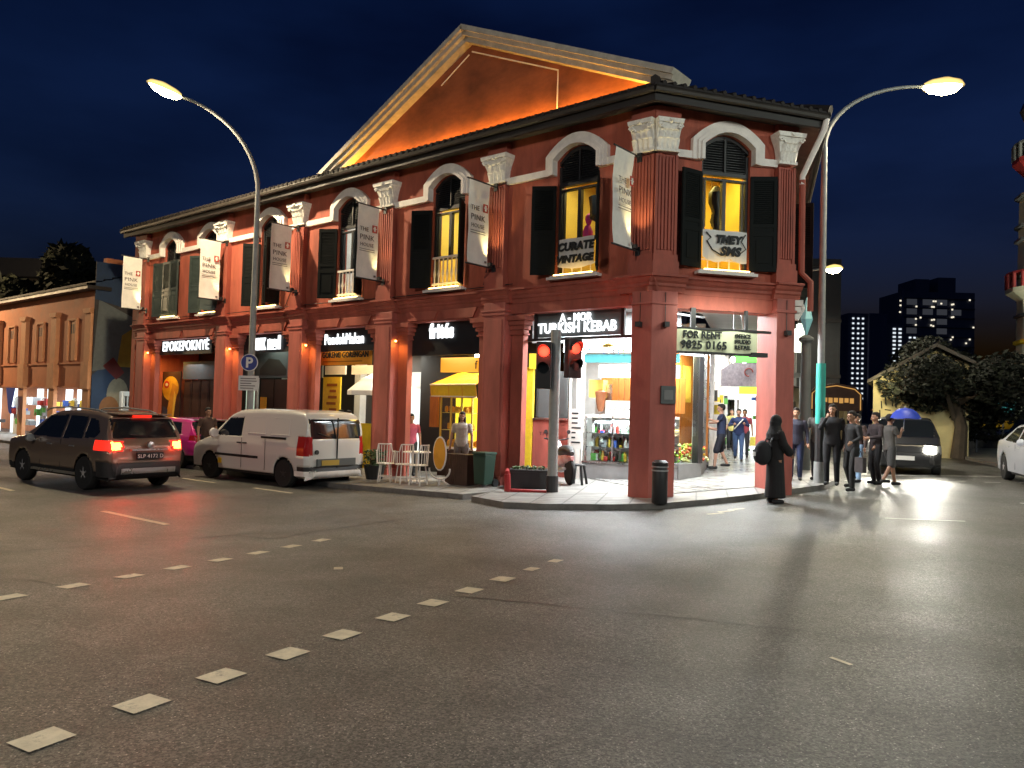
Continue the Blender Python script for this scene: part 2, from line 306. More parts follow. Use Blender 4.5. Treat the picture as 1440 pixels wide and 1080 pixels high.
# kerb line: along the long facade, round the corner, up the side street
out = xy(T_L, [(34, 2.0), (8, 1.95), (3.1, 1.75)]) + [(-.35, 16.6), (-.75, 15.75), (-.1, 14.75), (.6, 14.5), (1.9, 14.42), (2.96, 14.6), (3.87, 14.98), (4.86, 15.5), (5.9, 16.3), (6.9, 17.2), (7.6, 18.3), (9.0, 21.6), (12.4, 31.5), (20, 54)]
inn = [(14.5, 54), (4.6, 24), (0, 24)] + xy(T_L, [(6, -4.5), (34, -4.5)])
slab('pavement', out + inn, .11, M['paving'])
slab('far_pavement', [(15.6, 24.6), (16.6, 24.0), (40, 29), (40, 60), (28, 60), (20, 38), (16.2, 27)], .11, M['paving'], grid=2)
mk = MB()
def dash(p, ang, L, W, m=0, h=.006):
    c, s_ = math.cos(R(ang)), math.sin(R(ang)); pts = []
    for a, b_ in ((-L / 2, -W / 2), (L / 2, -W / 2), (L / 2, W / 2), (-L / 2, W / 2)):
        x, y = p[0] + a * c - b_ * s_, p[1] + a * s_ + b_ * c; pts.append((x, y, gz(x, y) + h))
    mk.quad(pts, m)
D = [(-2.33, 4.02), (-2.06, 4.52), (-1.79, 5.02), (-1.51, 5.52), (-1.24, 6.03), (-.94, 6.6), (-.66, 7.15), (-.36, 7.72), (-.04, 8.31), (.28, 8.9), (.58, 9.45)]
for i, p in enumerate(D): dash(p, 61, .24 if i < 9 else .2, .20 if i < 9 else .13)
for i in range(8):
    t = (i - .6) / 6; dash((-4.44 + (1.56) * i / 6, 7.05 + 3.45 * i / 6), 66, .26, .17)
def line(p, q, w_=.1, n=6, m=0):
    for i in range(n):
        a = [p[k] + (q[k] - p[k]) * i / n for k in (0, 1)]; c = [p[k] + (q[k] - p[k]) * (i + 1) / n for k in (0, 1)]
        dash(((a[0] + c[0]) / 2, (a[1] + c[1]) / 2), math.degrees(math.atan2(q[1] - p[1], q[0] - p[0])), math.hypot(c[0] - a[0], c[1] - a[1]) + .001, w_, m)
line((-7.17, 13.92), (-5.43, 12.55), .11)
line((-10.99 - 1, 16.98 + .8), (-10.41, 16.5), .11)
for k in range(4): line((-5.9 - 2.4 * k, 18.15 + 1.85 * k), (-4.75 - 2.4 * k, 17.25 + 1.85 * k), .1, 2)
line((2.37, 5.75), (2.45, 5.58), .04, 1)
for k in range(3): dash((3.62 + .25 * k, 13.75 + .24 * k), 20, .34, .1)
line((9.42, 20.87), (14.2, 21.05), .12, 8, 1)
for k in range(6): line((8.2 + .85 * k, 19.22 - .01 * k), (8.58 + .85 * k, 19.21 - .01 * k), .1, 1, 1)
line((9.42, 20.87), (10.9, 23.9), .12, 6, 1)
line((14.21, 26.9), (18.5, 35), .12, 6, 1); line((12.3, 24), (13.3, 26.2), .12, 2, 1)
for k in range(5): line((17 + k * 1.0, 27 + 2.6 * k), (17.5 + k, 28.3 + 2.6 * k), .12, 1, 1)
line((9.6, 14.75), (11.5, 14.3), .13, 3, 1); line((6.1, 12.75), (7.2, 12.4), .06, 2, 1)
line((-1.9, 8.9), (-1.87, 8.75), .1, 1); line((-6.6, 8.4), (-6.35, 8.2), .03, 1)
tag(mk.build('road_markings', [M['paint'], M['wpaint']]), kind='structure')

def wander(pts, step=.12, amp=.02, seed=1):
    rnd = random.Random(seed); out = []
    for i in range(len(pts) - 1):
        n = max(1, int(math.dist(pts[i], pts[i + 1]) / step))
        for k in range(n): t = k / n; out.append((pts[i][0] + (pts[i + 1][0] - pts[i][0]) * t + rnd.uniform(-amp, amp), pts[i][1] + (pts[i + 1][1] - pts[i][1]) * t + rnd.uniform(-amp, amp)))
    return out + [pts[-1]]
mk = MB(); rnd = random.Random(40)
for sd, W_, pts in ((1, .035, [(-6.6, 9.2), (-4.04, 11.6), (-3.3, 11.2), (-2.96, 11.95), (-2.24, 12.78), (-1.31, 13.84), (-.3, 14.6)]), (2, .025, [(-.6, 7.5), (.6, 7.1), (1.47, 6.82), (2.07, 6.59), (2.58, 6.38), (3.17, 6.07), (4.6, 5.3)]), (3, .03, [(2.2, 12.9), (4.9, 10.3), (5.6, 9.6), (7.4, 7.4)]), (4, .02, [(-5.5, 7.7), (-4.8, 7.9), (-3.9, 7.4)])):
    q = wander(pts, seed=sd); L_, R_ = [], []
    for i, p in enumerate(q):
        t = Vector(q[min(i + 1, len(q) - 1)]) - Vector(q[max(i - 1, 0)]); nn = Vector((-t.y, t.x)).normalized() * W_ * rnd.uniform(.25, .8); L_.append((p[0] + nn.x, p[1] + nn.y)); R_.append((p[0] - nn.x, p[1] - nn.y))
    for i in range(len(q) - 1): mk.quad([(x, y, gz(x, y) + .004) for x, y in (L_[i], L_[i + 1], R_[i + 1], R_[i])])
tag(mk.build('tar_seam', mat('bitumen', (.028, .028, .028), .42, var=.3)), kind='structure')
# ------------------------------------------------------------------ the corner shophouse
ZS0, ZS1 = 4.15, 4.46            # string course
ZC0, ZC1 = 6.93, 7.53            # capitals
house = thing('corner_shophouse', 'terracotta two-storey corner shophouse with floodlit gable, white arches and arcade', 'building', (CX, CY, 0))
def arch_wall(mb, T, s0, s1, z0, z1, d0, d1, ops, rev=.25):
    """Wall front at d1 with arched openings (centre, width, sill, spring, top) and their reveals."""
    x = s0; ops = sorted(ops)
    for sc_, w_, zb, zsp, zt in ops:
        a, b_ = sc_ - w_ / 2, sc_ + w_ / 2
        mb.box(x, a, d0, d1, z0, z1, T=T); mb.box(a, b_, d0, d1, z0, zb, T=T)
        N = 14; pts = [(a + w_ * i / N, zsp + (zt - zsp) * (1 - (2 * i / N - 1) ** 2)) for i in range(N + 1)]
        for i in range(N):
            (p, q), (r_, t) = pts[i], pts[i + 1]
            mb.add([(p, d1, q), (r_, d1, t), (r_, d1, z1), (p, d1, z1), (p, d0, q), (r_, d0, t), (r_, d0, z1), (p, d0, z1)], [(0, 1, 2, 3), (4, 7, 6, 5), (0, 4, 5, 1), (3, 2, 6, 7)], T=T)
        x = b_
    mb.box(x, s1, d0, d1, z0, z1, T=T)
WZ = (4.62, 7.16, 7.43); WW = 1.08
LW = [1.74, 5.6, 9.38, 13.2, 16.68, 19.36]; FW = 1.62
LPIER = [3.91, 7.73, 11.6, 15.7, 21.3]; PW = .64
SW = [2.6, 6.4, 10.2]
# upper walls
mb = MB(); arch_wall(mb, T_L, .0, 22.0, 4.3, 7.95, -.45, -.13, [(s, WW, *WZ) for s in LW])
arch_wall(mb, T_F, .1, 3.1, 4.3, 7.95, -.45, -.13, [(FW, WW, *WZ)])
mb.box(-.25, 0.05, -.45, -.13, 4.3, 7.95, T=T_L)
arch_wall(mb, T_S, .0, 40, 4.3, 7.95, -.45, -.13, [(s, WW, *WZ) for s in SW])
mb.box(22.0, 22.3, -12, -.13, -.6, 7.95, T=T_L)
mb.build('upper_wall', M['wall'], house)
# string course, stepping forward over each pier
mb = MB()
def profile_run(mb, T, s0, s1, d, z1=ZS1):
    prof = [(-.45, z1 - .04), (.10, z1), (.16, z1 - .015), (.16, z1 - .05), (.10, z1 - .07), (.07, z1 - .13), (.03, z1 - .17), (.03, z1 - .22), (0, z1 - .25), (-.02, z1 - .34), (-.45, z1 - .34)]
    n = len(prof); vs = [(s0, d + a, z) for a, z in prof] + [(s1, d + a, z) for a, z in prof]
    mb.add(vs, [tuple(range(n)), tuple(range(2 * n - 1, n - 1, -1))] + [(i, (i + 1) % n, n + (i + 1) % n, n + i) for i in range(n)], T=T)
ed = [(-.2, .62)] + [(p - .42, p + .42) for p in LPIER]
profile_run(mb, T_L, .3, 22.15, -.13, ZS1 - .012)
for a, b_ in ed[1:]: profile_run(mb, T_L, a, b_, -.02)
profile_run(mb, T_L, -.275, .62, -.02)
profile_run(mb, T_F, .3, 3.2, -.13, ZS1 - .012); profile_run(mb, T_F, -.07, .72, -.02, ZS1 - .003); profile_run(mb, T_F, 2.7, 3.3, -.02)
profile_run(mb, T_S, -.05, 40, -.13, ZS1 - .008)
mb.build('string_course', M['wall_dk'], house)
# lintels with raised panels
mb = MB(); bays = [(.42, 3.59), (4.23, 7.41), (8.05, 11.28), (11.92, 15.38), (16.02, 20.98)]
for i, (a, b_) in enumerate(bays):
    mb.box(a, b_, -.6, -.17, 3.83 if i else 3.88, 4.16, T=T_L)
    if i:
        m_ = (a + b_) / 2
        for p, q in ((a + .35, m_ - .06), (m_ + .06, b_ - .35)): mb.ex([(p + .12, 3.87), (q - .12, 3.87), (q, 4.1), (p, 4.1)], -.17, -.13, T=T_L)
mb.box(.5, 2.8, -.6, -.17, 3.83, 4.16, T=T_F); mb.box(.3, 40, -.6, -.17, 3.83, 4.16, T=T_S)
mb.build('lintel', M['wall_dk'], house)
# soffit cornice + eaves roof
def ring(d, z):                                   # eave outline offset outwards by d, at height z
    def isect(T1, T2):
        p = Vector(T1(0, d, 0)[:2]); u = Vector(T1(1, d, 0)[:2]) - p; q = Vector(T2(0, d, 0)[:2]); v = Vector(T2(1, d, 0)[:2]) - q
        det = u.x * -v.y + v.x * u.y; w_ = q - p; t = (w_.x * -v.y + v.x * w_.y) / det; r_ = p + u * t; return (r_.x, r_.y, z)
    a = T_L(22.0, d, z); e = T_S(40, d, z - .1); i1 = isect(T_L, T_F); i2 = isect(T_F, T_S)
    return [a, (i1[0], i1[1], z + .05), (i2[0], i2[1], z - .1), e]
def band(mb, r0, r1):
    for i in range(3): mb.quad([r0[i], r0[i + 1], r1[i + 1], r1[i]])
mb = MB(); band(mb, ring(-.15, 7.84), ring(.46, 7.70)); mb.build('soffit', M['soffit'], house)
mb = MB()
for d0, d1, z0, z1 in ((.40, .46, 7.68, 7.92),):
    band(mb, ring(d1, z0), ring(d1, z1)); band(mb, ring(d0, z0), ring(d0, z1)); band(mb, ring(d0, z0), ring(d1, z0)); band(mb, ring(d0, z1), ring(d1, z1))
mb.build('fascia', M['fascia'], house)
mb = MB(); pts = ring(.53, 7.88)
mb.tube([Vector(pts[0]).lerp(Vector(pts[1]), k / 20) for k in range(21)], .075, 8); mb.tube([pts[1], pts[2]], .07, 8); mb.tube([pts[2], pts[3]], .07, 8)
g_ = mb.build('gutter', M['gutter'], house, smooth=True)
# roof: a low slope in front, tile courses as steps, then hips
mb = MB()
def roof_run(zf, steps, d0, d1, z0, z1):
    for k in range(steps):
        ta, tb = k / steps, (k + 1) / steps
        a = ring(d0 + (d1 - d0) * ta, z0 + (z1 - z0) * ta + .035); c = ring(d0 + (d1 - d0) * tb, z0 + (z1 - z0) * tb); band(mb, a, c)
        e = ring(d0 + (d1 - d0) * ta, z0 + (z1 - z0) * ta - .01); band(mb, e, a)
roof_run(0, 20, .60, -4.6, 7.93, 9.5)
r_ = ring(-4.6, 9.5); mb.quad([r_[0], r_[1], r_[2], r_[3]])
# tile ends along the eave
for T, s0, s1 in ((T_L, -.35, 21.9), (T_F, -.1, 3.4), (T_S, -.1, 30)):
    s = s0
    while s < s1: q_ = 0 if T is T_L else (.05 - .15 * max(0, min(1, s / 3.4)) if T is T_F else -.1); mb.tube([(s, .62, 7.965 + q_), (s, .2, 8.10 + q_)], .045, 5, T=T); s += .21
mb.build('roof', M['roof'], house)
mb = MB()
for T, s in ((T_L, -.0), ):
    a = Vector(ring(.60, 7.95)[1]); c = Vector(ring(-4.6, 9.53)[1]); mb.tube([a.lerp(c, k / 12) + Vector((0, 0, .05 + .02 * (k % 2))) for k in range(13)], .1, 6)
    a = Vector(ring(.60, 7.95)[2]); c = Vector(ring(-4.6, 9.53)[2]); mb.tube([a.lerp(c, k / 12) + Vector((0, 0, .05 + .02 * (k % 2))) for k in range(13)], .1, 6)
mb.build('hip_ridge', M['roof'], house)
# gable with its raking cornice, lit from a strip at its foot
GL, GR, GA, GZ0, GZA = 10.95, -.52, 5.33, 8.36, 11.12
dG = -.5
mb = MB(); mb.ex([(GL - .5, 8.0), (GL - .5, GZ0 + .1), (GA, GZA - .2), (GR + .6, GZ0 + .15), (GR + .6, 8.0)], dG - .3, dG, T=T_L)
mb.build('gable_wall', M['gable'], house)
mb = MB()
for a, b_ in (((GL, GZ0), (GA, GZA)), ((GA, GZA), (GR, GZ0 + .17))):
    A_, B_ = Vector((a[0], a[1])), Vector((b_[0], b_[1])); u = (B_ - A_).normalized(); n_ = Vector((u.y, -u.x)); n_ = n_ if n_.y < 0 else -n_
    for t0, t1, dd in ((0, .12, .42), (.12, .22, .34), (.22, .34, .24)):
        q = [A_ + n_ * t0, B_ + n_ * t0, B_ + n_ * t1, A_ + n_ * t1]; mb.ex([(p.x, p.y) for p in q], dG - .35, dG + dd, T=T_L)
mb.build('raking_cornice', M['cornice'], house)
mb = MB(); mb.box(.3, 10.3, dG + .14, dG + .18, 8.33, 8.36, T=T_L); mb.build('floodlight_strip', M['orangelamp'], house)
for k in range(5): light('AREA', T_L(1.2 + 2.1 * k, dG + .20, 8.36), 13, (1, .42, .05), 2.0, 'gable_floodlight', house, rot=Vector([T_L(0, -.55, 0)[i] - T_L(0, 0, 0)[i] for i in (0, 1)] + [.85]).to_track_quat('-Z', 'Y').to_euler(), sy=.08, spread=R(150))
mb = MB(); mb.tube([(GA - .05, dG + .04, 10.55), (2.6, dG + .04, 9.4), (2.6, dG + .04, 8.5)], .018, 5, T=T_L); mb.tube([(GA + .05, dG + .04, 10.5), (GA + 1, dG + .04, 9.95)], .015, 5, T=T_L); mb.build('conduit', M['white'], house)

# pilasters and Corinthian capitals on the upper floor
def fluted(mb, T, s, w_, z0, z1, d0, d1, n=5):
    e = .055; mb.box(s - w_ / 2, s - w_ / 2 + e, d0, d1, z0, z1, T=T); mb.box(s + w_ / 2 - e, s + w_ / 2, d0, d1, z0, z1, T=T); mb.box(s - w_ / 2 + e, s + w_ / 2 - e, d0, d1 - .03, z0, z1, T=T)
    iw = (w_ - 2 * e) / n
    for k in range(n): a = s - w_ / 2 + e + iw * (k + .5); mb.ex([(a - iw * .28, z0 + .1), (a + iw * .28, z0 + .1), (a + iw * .28, z1 - .1), (a, z1 - .03), (a - iw * .28, z1 - .1)], d1 - .03, d1, T=T)
def pilaster(T, s, w_=.5, cap=.72):
    mb = MB(); fluted(mb, T, s, w_, 4.85, ZC0 - .08, -.13, .02)
    mb.box(s - w_ / 2 - .04, s + w_ / 2 + .04, -.13, .06, ZS1 - .02, 4.72, T=T); mb.box(s - w_ / 2 - .02, s + w_ / 2 + .02, -.13, .04, 4.72, 4.85, T=T)
    mb.box(s - w_ / 2 - .03, s + w_ / 2 + .03, -.13, .05, ZC1, 7.8, T=T)
    p = mb.build('pilaster', M['wall_dk'], house); return p
def leaf(mb, T, s, d, z, w_, h, out_, mi=0):
    N = 5; row = []
    for k in range(N + 1):
        t = k / N; o_ = out_ * (t ** 2.2) ; zz = z + h * (t if t < .85 else .85 + (t - .85) * .2); ww = w_ * (.8 + .5 * math.sin(t * 2.4)) / 2
        row += [(s - ww, d + o_, zz), (s, d + o_ + .03, zz), (s + ww, d + o_, zz)]
    mb.add(row, [(k * 3 + j, k * 3 + j + 1, k * 3 + j + 4, k * 3 + j + 3) for k in range(N) for j in (0, 1)], mi, T)
    n0 = [(a, b_ - .025, c) for a, b_, c in row]; mb.add(n0, [(k * 3 + j, k * 3 + j + 3, k * 3 + j + 4, k * 3 + j + 1) for k in range(N) for j in (0, 1)], mi, T)
def capital_face(mb, T, s, w_, wt, d=.03):
    h = ZC1 - ZC0; zt = ZC1 - .09
    N = 6
    for k in range(N):                      # flaring bell
        t0, t1 = k / N, (k + 1) / N; f = lambda t: w_ / 2 + (wt / 2 - w_ / 2) * t ** 2.5; g = lambda t: d + (.13) * t ** 2.5; za, zb = ZC0 + h * .84 * t0, ZC0 + h * .84 * t1
        mb.add([(s - f(t0), g(t0), za), (s + f(t0), g(t0), za), (s + f(t1), g(t1), zb), (s - f(t1), g(t1), zb), (s - f(t0), -.13, za), (s + f(t0), -.13, za), (s + f(t1), -.13, zb), (s - f(t1), -.13, zb)], [(0, 1, 2, 3), (4, 7, 6, 5), (0, 4, 5, 1), (0, 3, 7, 4), (1, 5, 6, 2), (3, 2, 6, 7)], T=T)
    for k in range(4): leaf(mb, T, s + w_ * (-.36 + .24 * k), d + .015, ZC0 + .02, w_ * .23, h * .40, .06)
    for k in range(3): leaf(mb, T, s + w_ * (-.27 + .27 * k), d + .02, ZC0 + h * .22, w_ * .27, h * .48, .10)
    for sg in (-1, 1):                      # volutes
        c = (s + sg * wt * .40, d + .13, zt - .06)
        mb.tube([(c[0] + sg * .055 * math.cos(a) * (1 - a / 11), c[1], c[2] + .055 * math.sin(a) * (1 - a / 11)) for a in [j * .7 for j in range(13)]], .022, 5, T=T)
        mb.tube([(s + sg * w_ * .12, d + .06, ZC0 + h * .5), (s + sg * w_ * .3, d + .09, ZC0 + h * .68), (s + sg * wt * .4, d + .13, zt - .01)], .022, 5, T=T)
    mb.ex([(s - wt / 2, zt), (s + wt / 2, zt), (s + wt / 2 + .02, ZC1), (s - wt / 2 - .02, ZC1)], -.13, d + .17, T=T); mb.tube([(s, d + .1, zt), (s, d + .2, zt + .05)], .04, 6, T=T)
    mb.box(s - w_ / 2 - .02, s + w_ / 2 + .02, -.13, d + .025, ZC0 - .02, ZC0 + .04, T=T)
for s in LPIER:
    pl_ = pilaster(T_L, s); mb = MB(); capital_face(mb, T_L, s, .5, .74); mb.build('capital', M['cap'], pl_)
pl_ = pilaster(T_L, .06, .48); mb = MB(); capital_face(mb, T_L, .06, .46, .52); mb.build('capital', M['cap'], pl_)
pl_ = pilaster(T_F, .25, .48); mb = MB(); capital_face(mb, T_F, .25, .46, .52); mb.build('capital', M['cap'], pl_)
pl_ = pilaster(T_F, 2.93, .4); mb = MB(); capital_face(mb, T_F, 2.93, .38, .6); mb.build('capital', M['cap'], pl_)
# arch mouldings joined by a band
def arch_mould(T, s, name='arch_moulding'):
    mb = MB(); hw = WW / 2 + .02; zb = 6.84
    for t0, t1, dd in ((0, .07, .03), (.07, .14, .0), (.14, .24, -.03)):
        N = 14
        def P(t, i):
            u = -1 + 2 * i / N; r0 = hw + t; x = s + u * r0; z = WZ[1] + t * .46 + (WZ[2] - WZ[1] + t * .58) * (1 - u * u); return x, z
        def PP(t): return [(s - hw - t, zb)] + [P(t, i) for i in range(N + 1)] + [(s + hw + t, zb)]
        A_, B_ = PP(t0), PP(t1); n = len(A_); d1 = dd + .02
        for i in range(n - 1):
            q = [A_[i], A_[i + 1], B_[i + 1], B_[i]]; mb.add([(x, -.13, z) for x, z in q] + [(x, d1, z) for x, z in q], [(0, 1, 2, 3), (4, 7, 6, 5), (0, 4, 5, 1), (1, 5, 6, 2), (2, 6, 7, 3), (3, 7, 4, 0)], T=T)
    return mb.build(name, M['white'], house)
for s in LW: arch_mould(T_L, s)
arch_mould(T_F, FW)
mb = MB(); x = [0.32]
stops = sorted([(s - WW / 2 - .26, s + WW / 2 + .26) for s in LW] + [(p - .25, p + .25) for p in LPIER]); cur = .31
for a, b_ in stops:
    if a > cur: mb.ex([(cur, 6.85), (a, 6.85), (a, 7.0), (cur, 7.0)], -.13, -.03, T=T_L)
    cur = max(cur, b_)
for a, b_ in ((.5, FW - WW / 2 - .26), (FW + WW / 2 + .26, 2.73)): mb.ex([(a, 6.85), (b_, 6.85), (b_, 7.0), (a, 7.0)], -.13, -.03, T=T_F)
mb.each('impost_band', M['white'], house)

# windows: frame, louvred fanlight, casement, shutters, sill, LED strip
def shutter(T, s, side, ang, m, parent):
    hw = .54; z0, z1 = 4.66, 6.62; hx = s + side * (WW / 2); a = R(ang); c, sn = math.cos(a), math.sin(a)
    F = lambda u, v, z: T(hx - side * u * c + side * 0 + (-side) * v * 0, .0 + 0, 0)
    def F(u, v, z):                                     # u along the leaf from its hinge, v its thickness
        return T(hx - side * u * c + side * v * sn, -.09 + u * sn + v * c, z)
    mb = MB(F); st = .07
    mb.box(0, st, 0, .045, z0, z1); mb.box(hw - st, hw, 0, .045, z0, z1)
    for za, zb in ((z0, z0 + .1), (z0 + .72, z0 + .82), (z0 + .9, z0 + .98), (z1 - .09, z1)): mb.box(st, hw - st, 0, .045, za, zb)
    mb.box(st, hw - st, .012, .03, z0 + .1, z0 + .72); mb.box(st + .06, hw - st - .06, .0, .042, z0 + .17, z0 + .65); mb.box(st, hw - st, .012, .03, z0 + .82, z0 + .9)
    z = z0 + 1.0
    while z < z1 - .1: mb.add([(st, .005, z), (hw - st, .005, z), (hw - st, .04, z + .045), (st, .04, z + .045), (st, .012, z - .006), (hw - st, .012, z - .006), (hw - st, .047, z + .039), (st, .047, z + .039)], [(0, 1, 2, 3), (4, 7, 6, 5), (0, 4, 5, 1), (3, 2, 6, 7)]); z += .042
    mb.box(st, hw - st, .018, .024, z0 + .98, z1 - .09)
    return mb.build('shutter', m, parent)
def window(T, s, kind, angL, angR, sm='shut', rail=False):
    fr = MB(T); a, b_ = s - WW / 2, s + WW / 2; f = .06; d0, d1 = -.30, -.20
    fr.box(a, a + f, d0, d1, WZ[0], 7.05); fr.box(b_ - f, b_, d0, d1, WZ[0], 7.05); fr.box(a + f, b_ - f, d0, d1, 6.60, 6.68); fr.box(a + f, b_ - f, d0, d1, 6.50, 6.54); fr.box(a, b_, d0, d1, WZ[0] - .0, WZ[0] + .05)
    def top(x): u = (x - s) / (WW / 2); return WZ[1] + (WZ[2] - WZ[1]) * (1 - u * u)
    N = 12
    for i in range(N):                       # arched frame head
        x0, x1 = a + WW * i / N, a + WW * (i + 1) / N; fr.add([(x0, d0, top(x0)), (x1, d0, top(x1)), (x1, d0, top(x1) - .08), (x0, d0, top(x0) - .08), (x0, d1, top(x0)), (x1, d1, top(x1)), (x1, d1, top(x1) - .08), (x0, d1, top(x0) - .08)], [(0, 1, 2, 3), (4, 7, 6, 5), (3, 2, 6, 7)])
    fr.box(s - .02, s + .02, d0, d1 + .02, 6.68, top(s) - .05)
    z = 6.71
    while z < 7.36:                          # fanlight louvres
        hw = WW / 2 * math.sqrt(max(0, 1 - max(0, (z + .05 - WZ[1]) / (WZ[2] - WZ[1])))) - .05 if z > WZ[1] - .05 else WW / 2 - .06
        if hw > .05: fr.add([(s - hw, d1 - .02, z), (s + hw, d1 - .02, z), (s + hw, d0 + .02, z + .05), (s - hw, d0 + .02, z + .05), (s - hw, d1 - .02, z - .012), (s + hw, d1 - .02, z - .012), (s + hw, d0 + .02, z + .038), (s - hw, d0 + .02, z + .038)], [(0, 1, 2, 3), (4, 7, 6, 5), (0, 4, 5, 1)])
        z += .052
    if kind != 'shut':
        fr.box(s - .04, s + .04, d0, d1, 5.38, 6.50); fr.box(a + f, b_ - f, d0, d1, 5.36, 5.44)
        for x in (a + .09, b_ - .13): fr.box(x, x + .04, d0, d1 - .02, 5.4, 6.5)
    root = fr.build('window', M['black'], house)
    MB(T).ex([(a + .01, 6.68), (b_ - .01, 6.68)] + [(b_ - .01 - (WW - .02) * k / 12, top(b_ - .01 - (WW - .02) * k / 12)) for k in range(13)], d0 - .02, d0 - .01).build('louvre_backing', M['black'], root)
    if kind == 'shut':
        for sd in (-1, 1): shutter(T, s, sd, 0, M[sm], root)
        shutter(T, s, 1, 165, M[sm], root)
    else:
        MB(T).box(a + f, b_ - f, d0 + .03, d0 + .036, 5.44, 6.5).build('pane', M['glass'], root)
        if angL is not None: shutter(T, s, 1 if T is T_L else -1, angL, M[sm], root)
        if angR is not None: shutter(T, s, -1 if T is T_L else 1, angR, M[sm], root)
        if rail:
            rb = MB(T); rb.box(a + .03, b_ - .03, -.17, -.12, 5.38, 5.43); rb.box(a + .03, b_ - .03, -.17, -.12, 4.72, 4.77)
            for k in range(7): x = a + .1 + k * .147; rb.tube([(x, -.145, 4.66), (x, -.145, 4.8), (x, -.145, 5.38)], .018, 6); rb.lathe([(.018, 4.9), (.035, 5.0), (.018, 5.12)], (x, -.145, 0), 6)
            rb.build('balustrade', M['white'], root)
    sl = MB(T); sl.box(a - .12, b_ + .12, -.15, .05, WZ[0] - .09, WZ[0] - .03); sl.box(a - .06, b_ + .06, -.30, .0, WZ[0] - .03, WZ[0] + .002); sill = sl.build('sill', M['white'], root)
    MB(T).box(a + .04, b_ - .04, -.03, .0, WZ[0] + .006, WZ[0] + .022).build('light_strip', M['led'], sill)
    return root
def room(T, s, wmat, power, col, depth=2.6, w_=2.6):
    z0, z1 = 4.5, 7.3; mb = MB(T); a, b_ = s - w_ / 2, s + w_ / 2; D0, D1 = -.47, -.47 - depth
    mb.quad([(a, D1, z0), (b_, D1, z0), (b_, D1, z1), (a, D1, z1)]); mb.quad([(a, D0, z0), (a, D1, z0), (a, D1, z1), (a, D0, z1)]); mb.quad([(b_, D0, z0), (b_, D1, z0), (b_, D1, z1), (b_, D0, z1)])
    mb.quad([(a, D0, z1), (b_, D0, z1), (b_, D1, z1), (a, D1, z1)]); mb.quad([(a, D0, z0), (b_, D0, z0), (b_, D1, z0), (a, D1, z0)])
    o = mb.build('upstairs_room', wmat, house)
    light('AREA', T(s, -1.5, 7.2), power, col, 1.2, 'ceiling_light', house, rot=(0, 0, 0))
    return o
window(T_L, LW[0], 'open', 150, 122); room(T_L, LW[0], M['inyel'], 40, (1, .86, .5))
window(T_L, LW[1], 'open', 152, 122, rail=True); room(T_L, LW[1], M['inyel'], 55, (1, .93, .62))
window(T_L, LW[2], 'open', 150, 122, rail=True); room(T_L, LW[2], M['inner'], 35, (1, .95, .85))
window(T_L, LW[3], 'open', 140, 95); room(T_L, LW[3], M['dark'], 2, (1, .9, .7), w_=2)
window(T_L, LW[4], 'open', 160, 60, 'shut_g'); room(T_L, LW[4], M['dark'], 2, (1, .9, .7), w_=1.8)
window(T_L, LW[5], 'shut', None, None, 'shut_g')
window(T_F, FW, 'open', 160, 162); room(T_F, FW, M['inyel'], 60, (1, .80, .25), w_=2.3, depth=2.2)
for s in SW: window(T_S, s, 'open', 100, 100)
# things hanging and standing behind the lit windows
def blob_tube(T, pts, r, name, m, lab, cat, group=None):
    mb = MB(T); mb.tube(pts, r, 8); o = mb.build(name, m, None, smooth=True); return tag(o, lab, cat, group)
blob_tube(T_F, [(FW + .04, -.6, 6.5), (FW + .04, -.6, 6.35), (FW + .02, -.6, 6.15), (FW + .07, -.6, 5.95), (FW + .05, -.6, 5.75), (FW + .06, -.6, 5.45)], [.05, .17, .15, .11, .14, .02], 'hanging_garment', M['black'], 'black garment hanging inside the yellow-lit corner window', 'garment')
mb = MB(T_L); mb.tube([(1.72, -.8, 6.45), (1.7, -.8, 6.2), (1.66, -.8, 6.0), (1.62, -.8, 5.9)], [.16, .14, .18, .06], 8); tag(mb.build('hanging_garment', M['black'], None, smooth=True), 'black garment hanging inside the window nearest the corner', 'garment')
for k, (s, z) in enumerate([(FW - .28, 5.6), (FW + .3, 5.8), (FW + .12, 5.55), (FW + .45, 5.62), (FW - .4, 5.9)]):
    mb = MB(T_F); mb.lathe([(.01, z + .09), (.05, z + .06), (.07, z), (.05, z - .05), (.01, z - .07)], (s, -1.6, 0), 10)
    o = mb.build('pendant_lamp', M['bulb'] if k % 2 == 0 else M['orange'], None, smooth=True)
    tag(o, 'small round hanging lamp inside the yellow-lit corner window', 'lamp', 'hanging lamps in the corner window'); MB(T_F).tube([(s, -1.6, z + .09), (s, -1.6, 7.2)], .006, 4).build('cord', M['black'], o)
ban = thing('window_banner', 'graffiti banner tied over the window rail nearest the corner, two painted words', 'banner', T_L(LW[0], -.1, 4.7))
mb = MB(T_L); N = 8; xs = [1.28, 2.2]; v = [(xs[0] + (xs[1] - xs[0]) * i / N, -.12 + .02 * math.sin(i * 1.3), z - (.06 * math.sin(math.pi * i / N) if z < 5 else 0)) for z in (4.82, 5.42) for i in range(N + 1)]
mb.add(v, [(i, i + 1, i + N + 2, i + N + 1) for i in range(N)]); mb.build('cloth', M['signw'], ban)
text('CURATE', .235, T_L, M['ink'], ban, z0=5.16, a0=1.74, b=-.085, flip=-1, slant=.15, bold=.012); text('VINTAGE', .215, T_L, M['ink'], ban, z0=4.90, a0=1.76, b=-.085, flip=-1, slant=.2, bold=.012)
ban = thing('window_banner', 'graffiti banner tied over the rail of the yellow-lit corner window, black scrawl', 'banner', T_F(FW, -.1, 4.7))
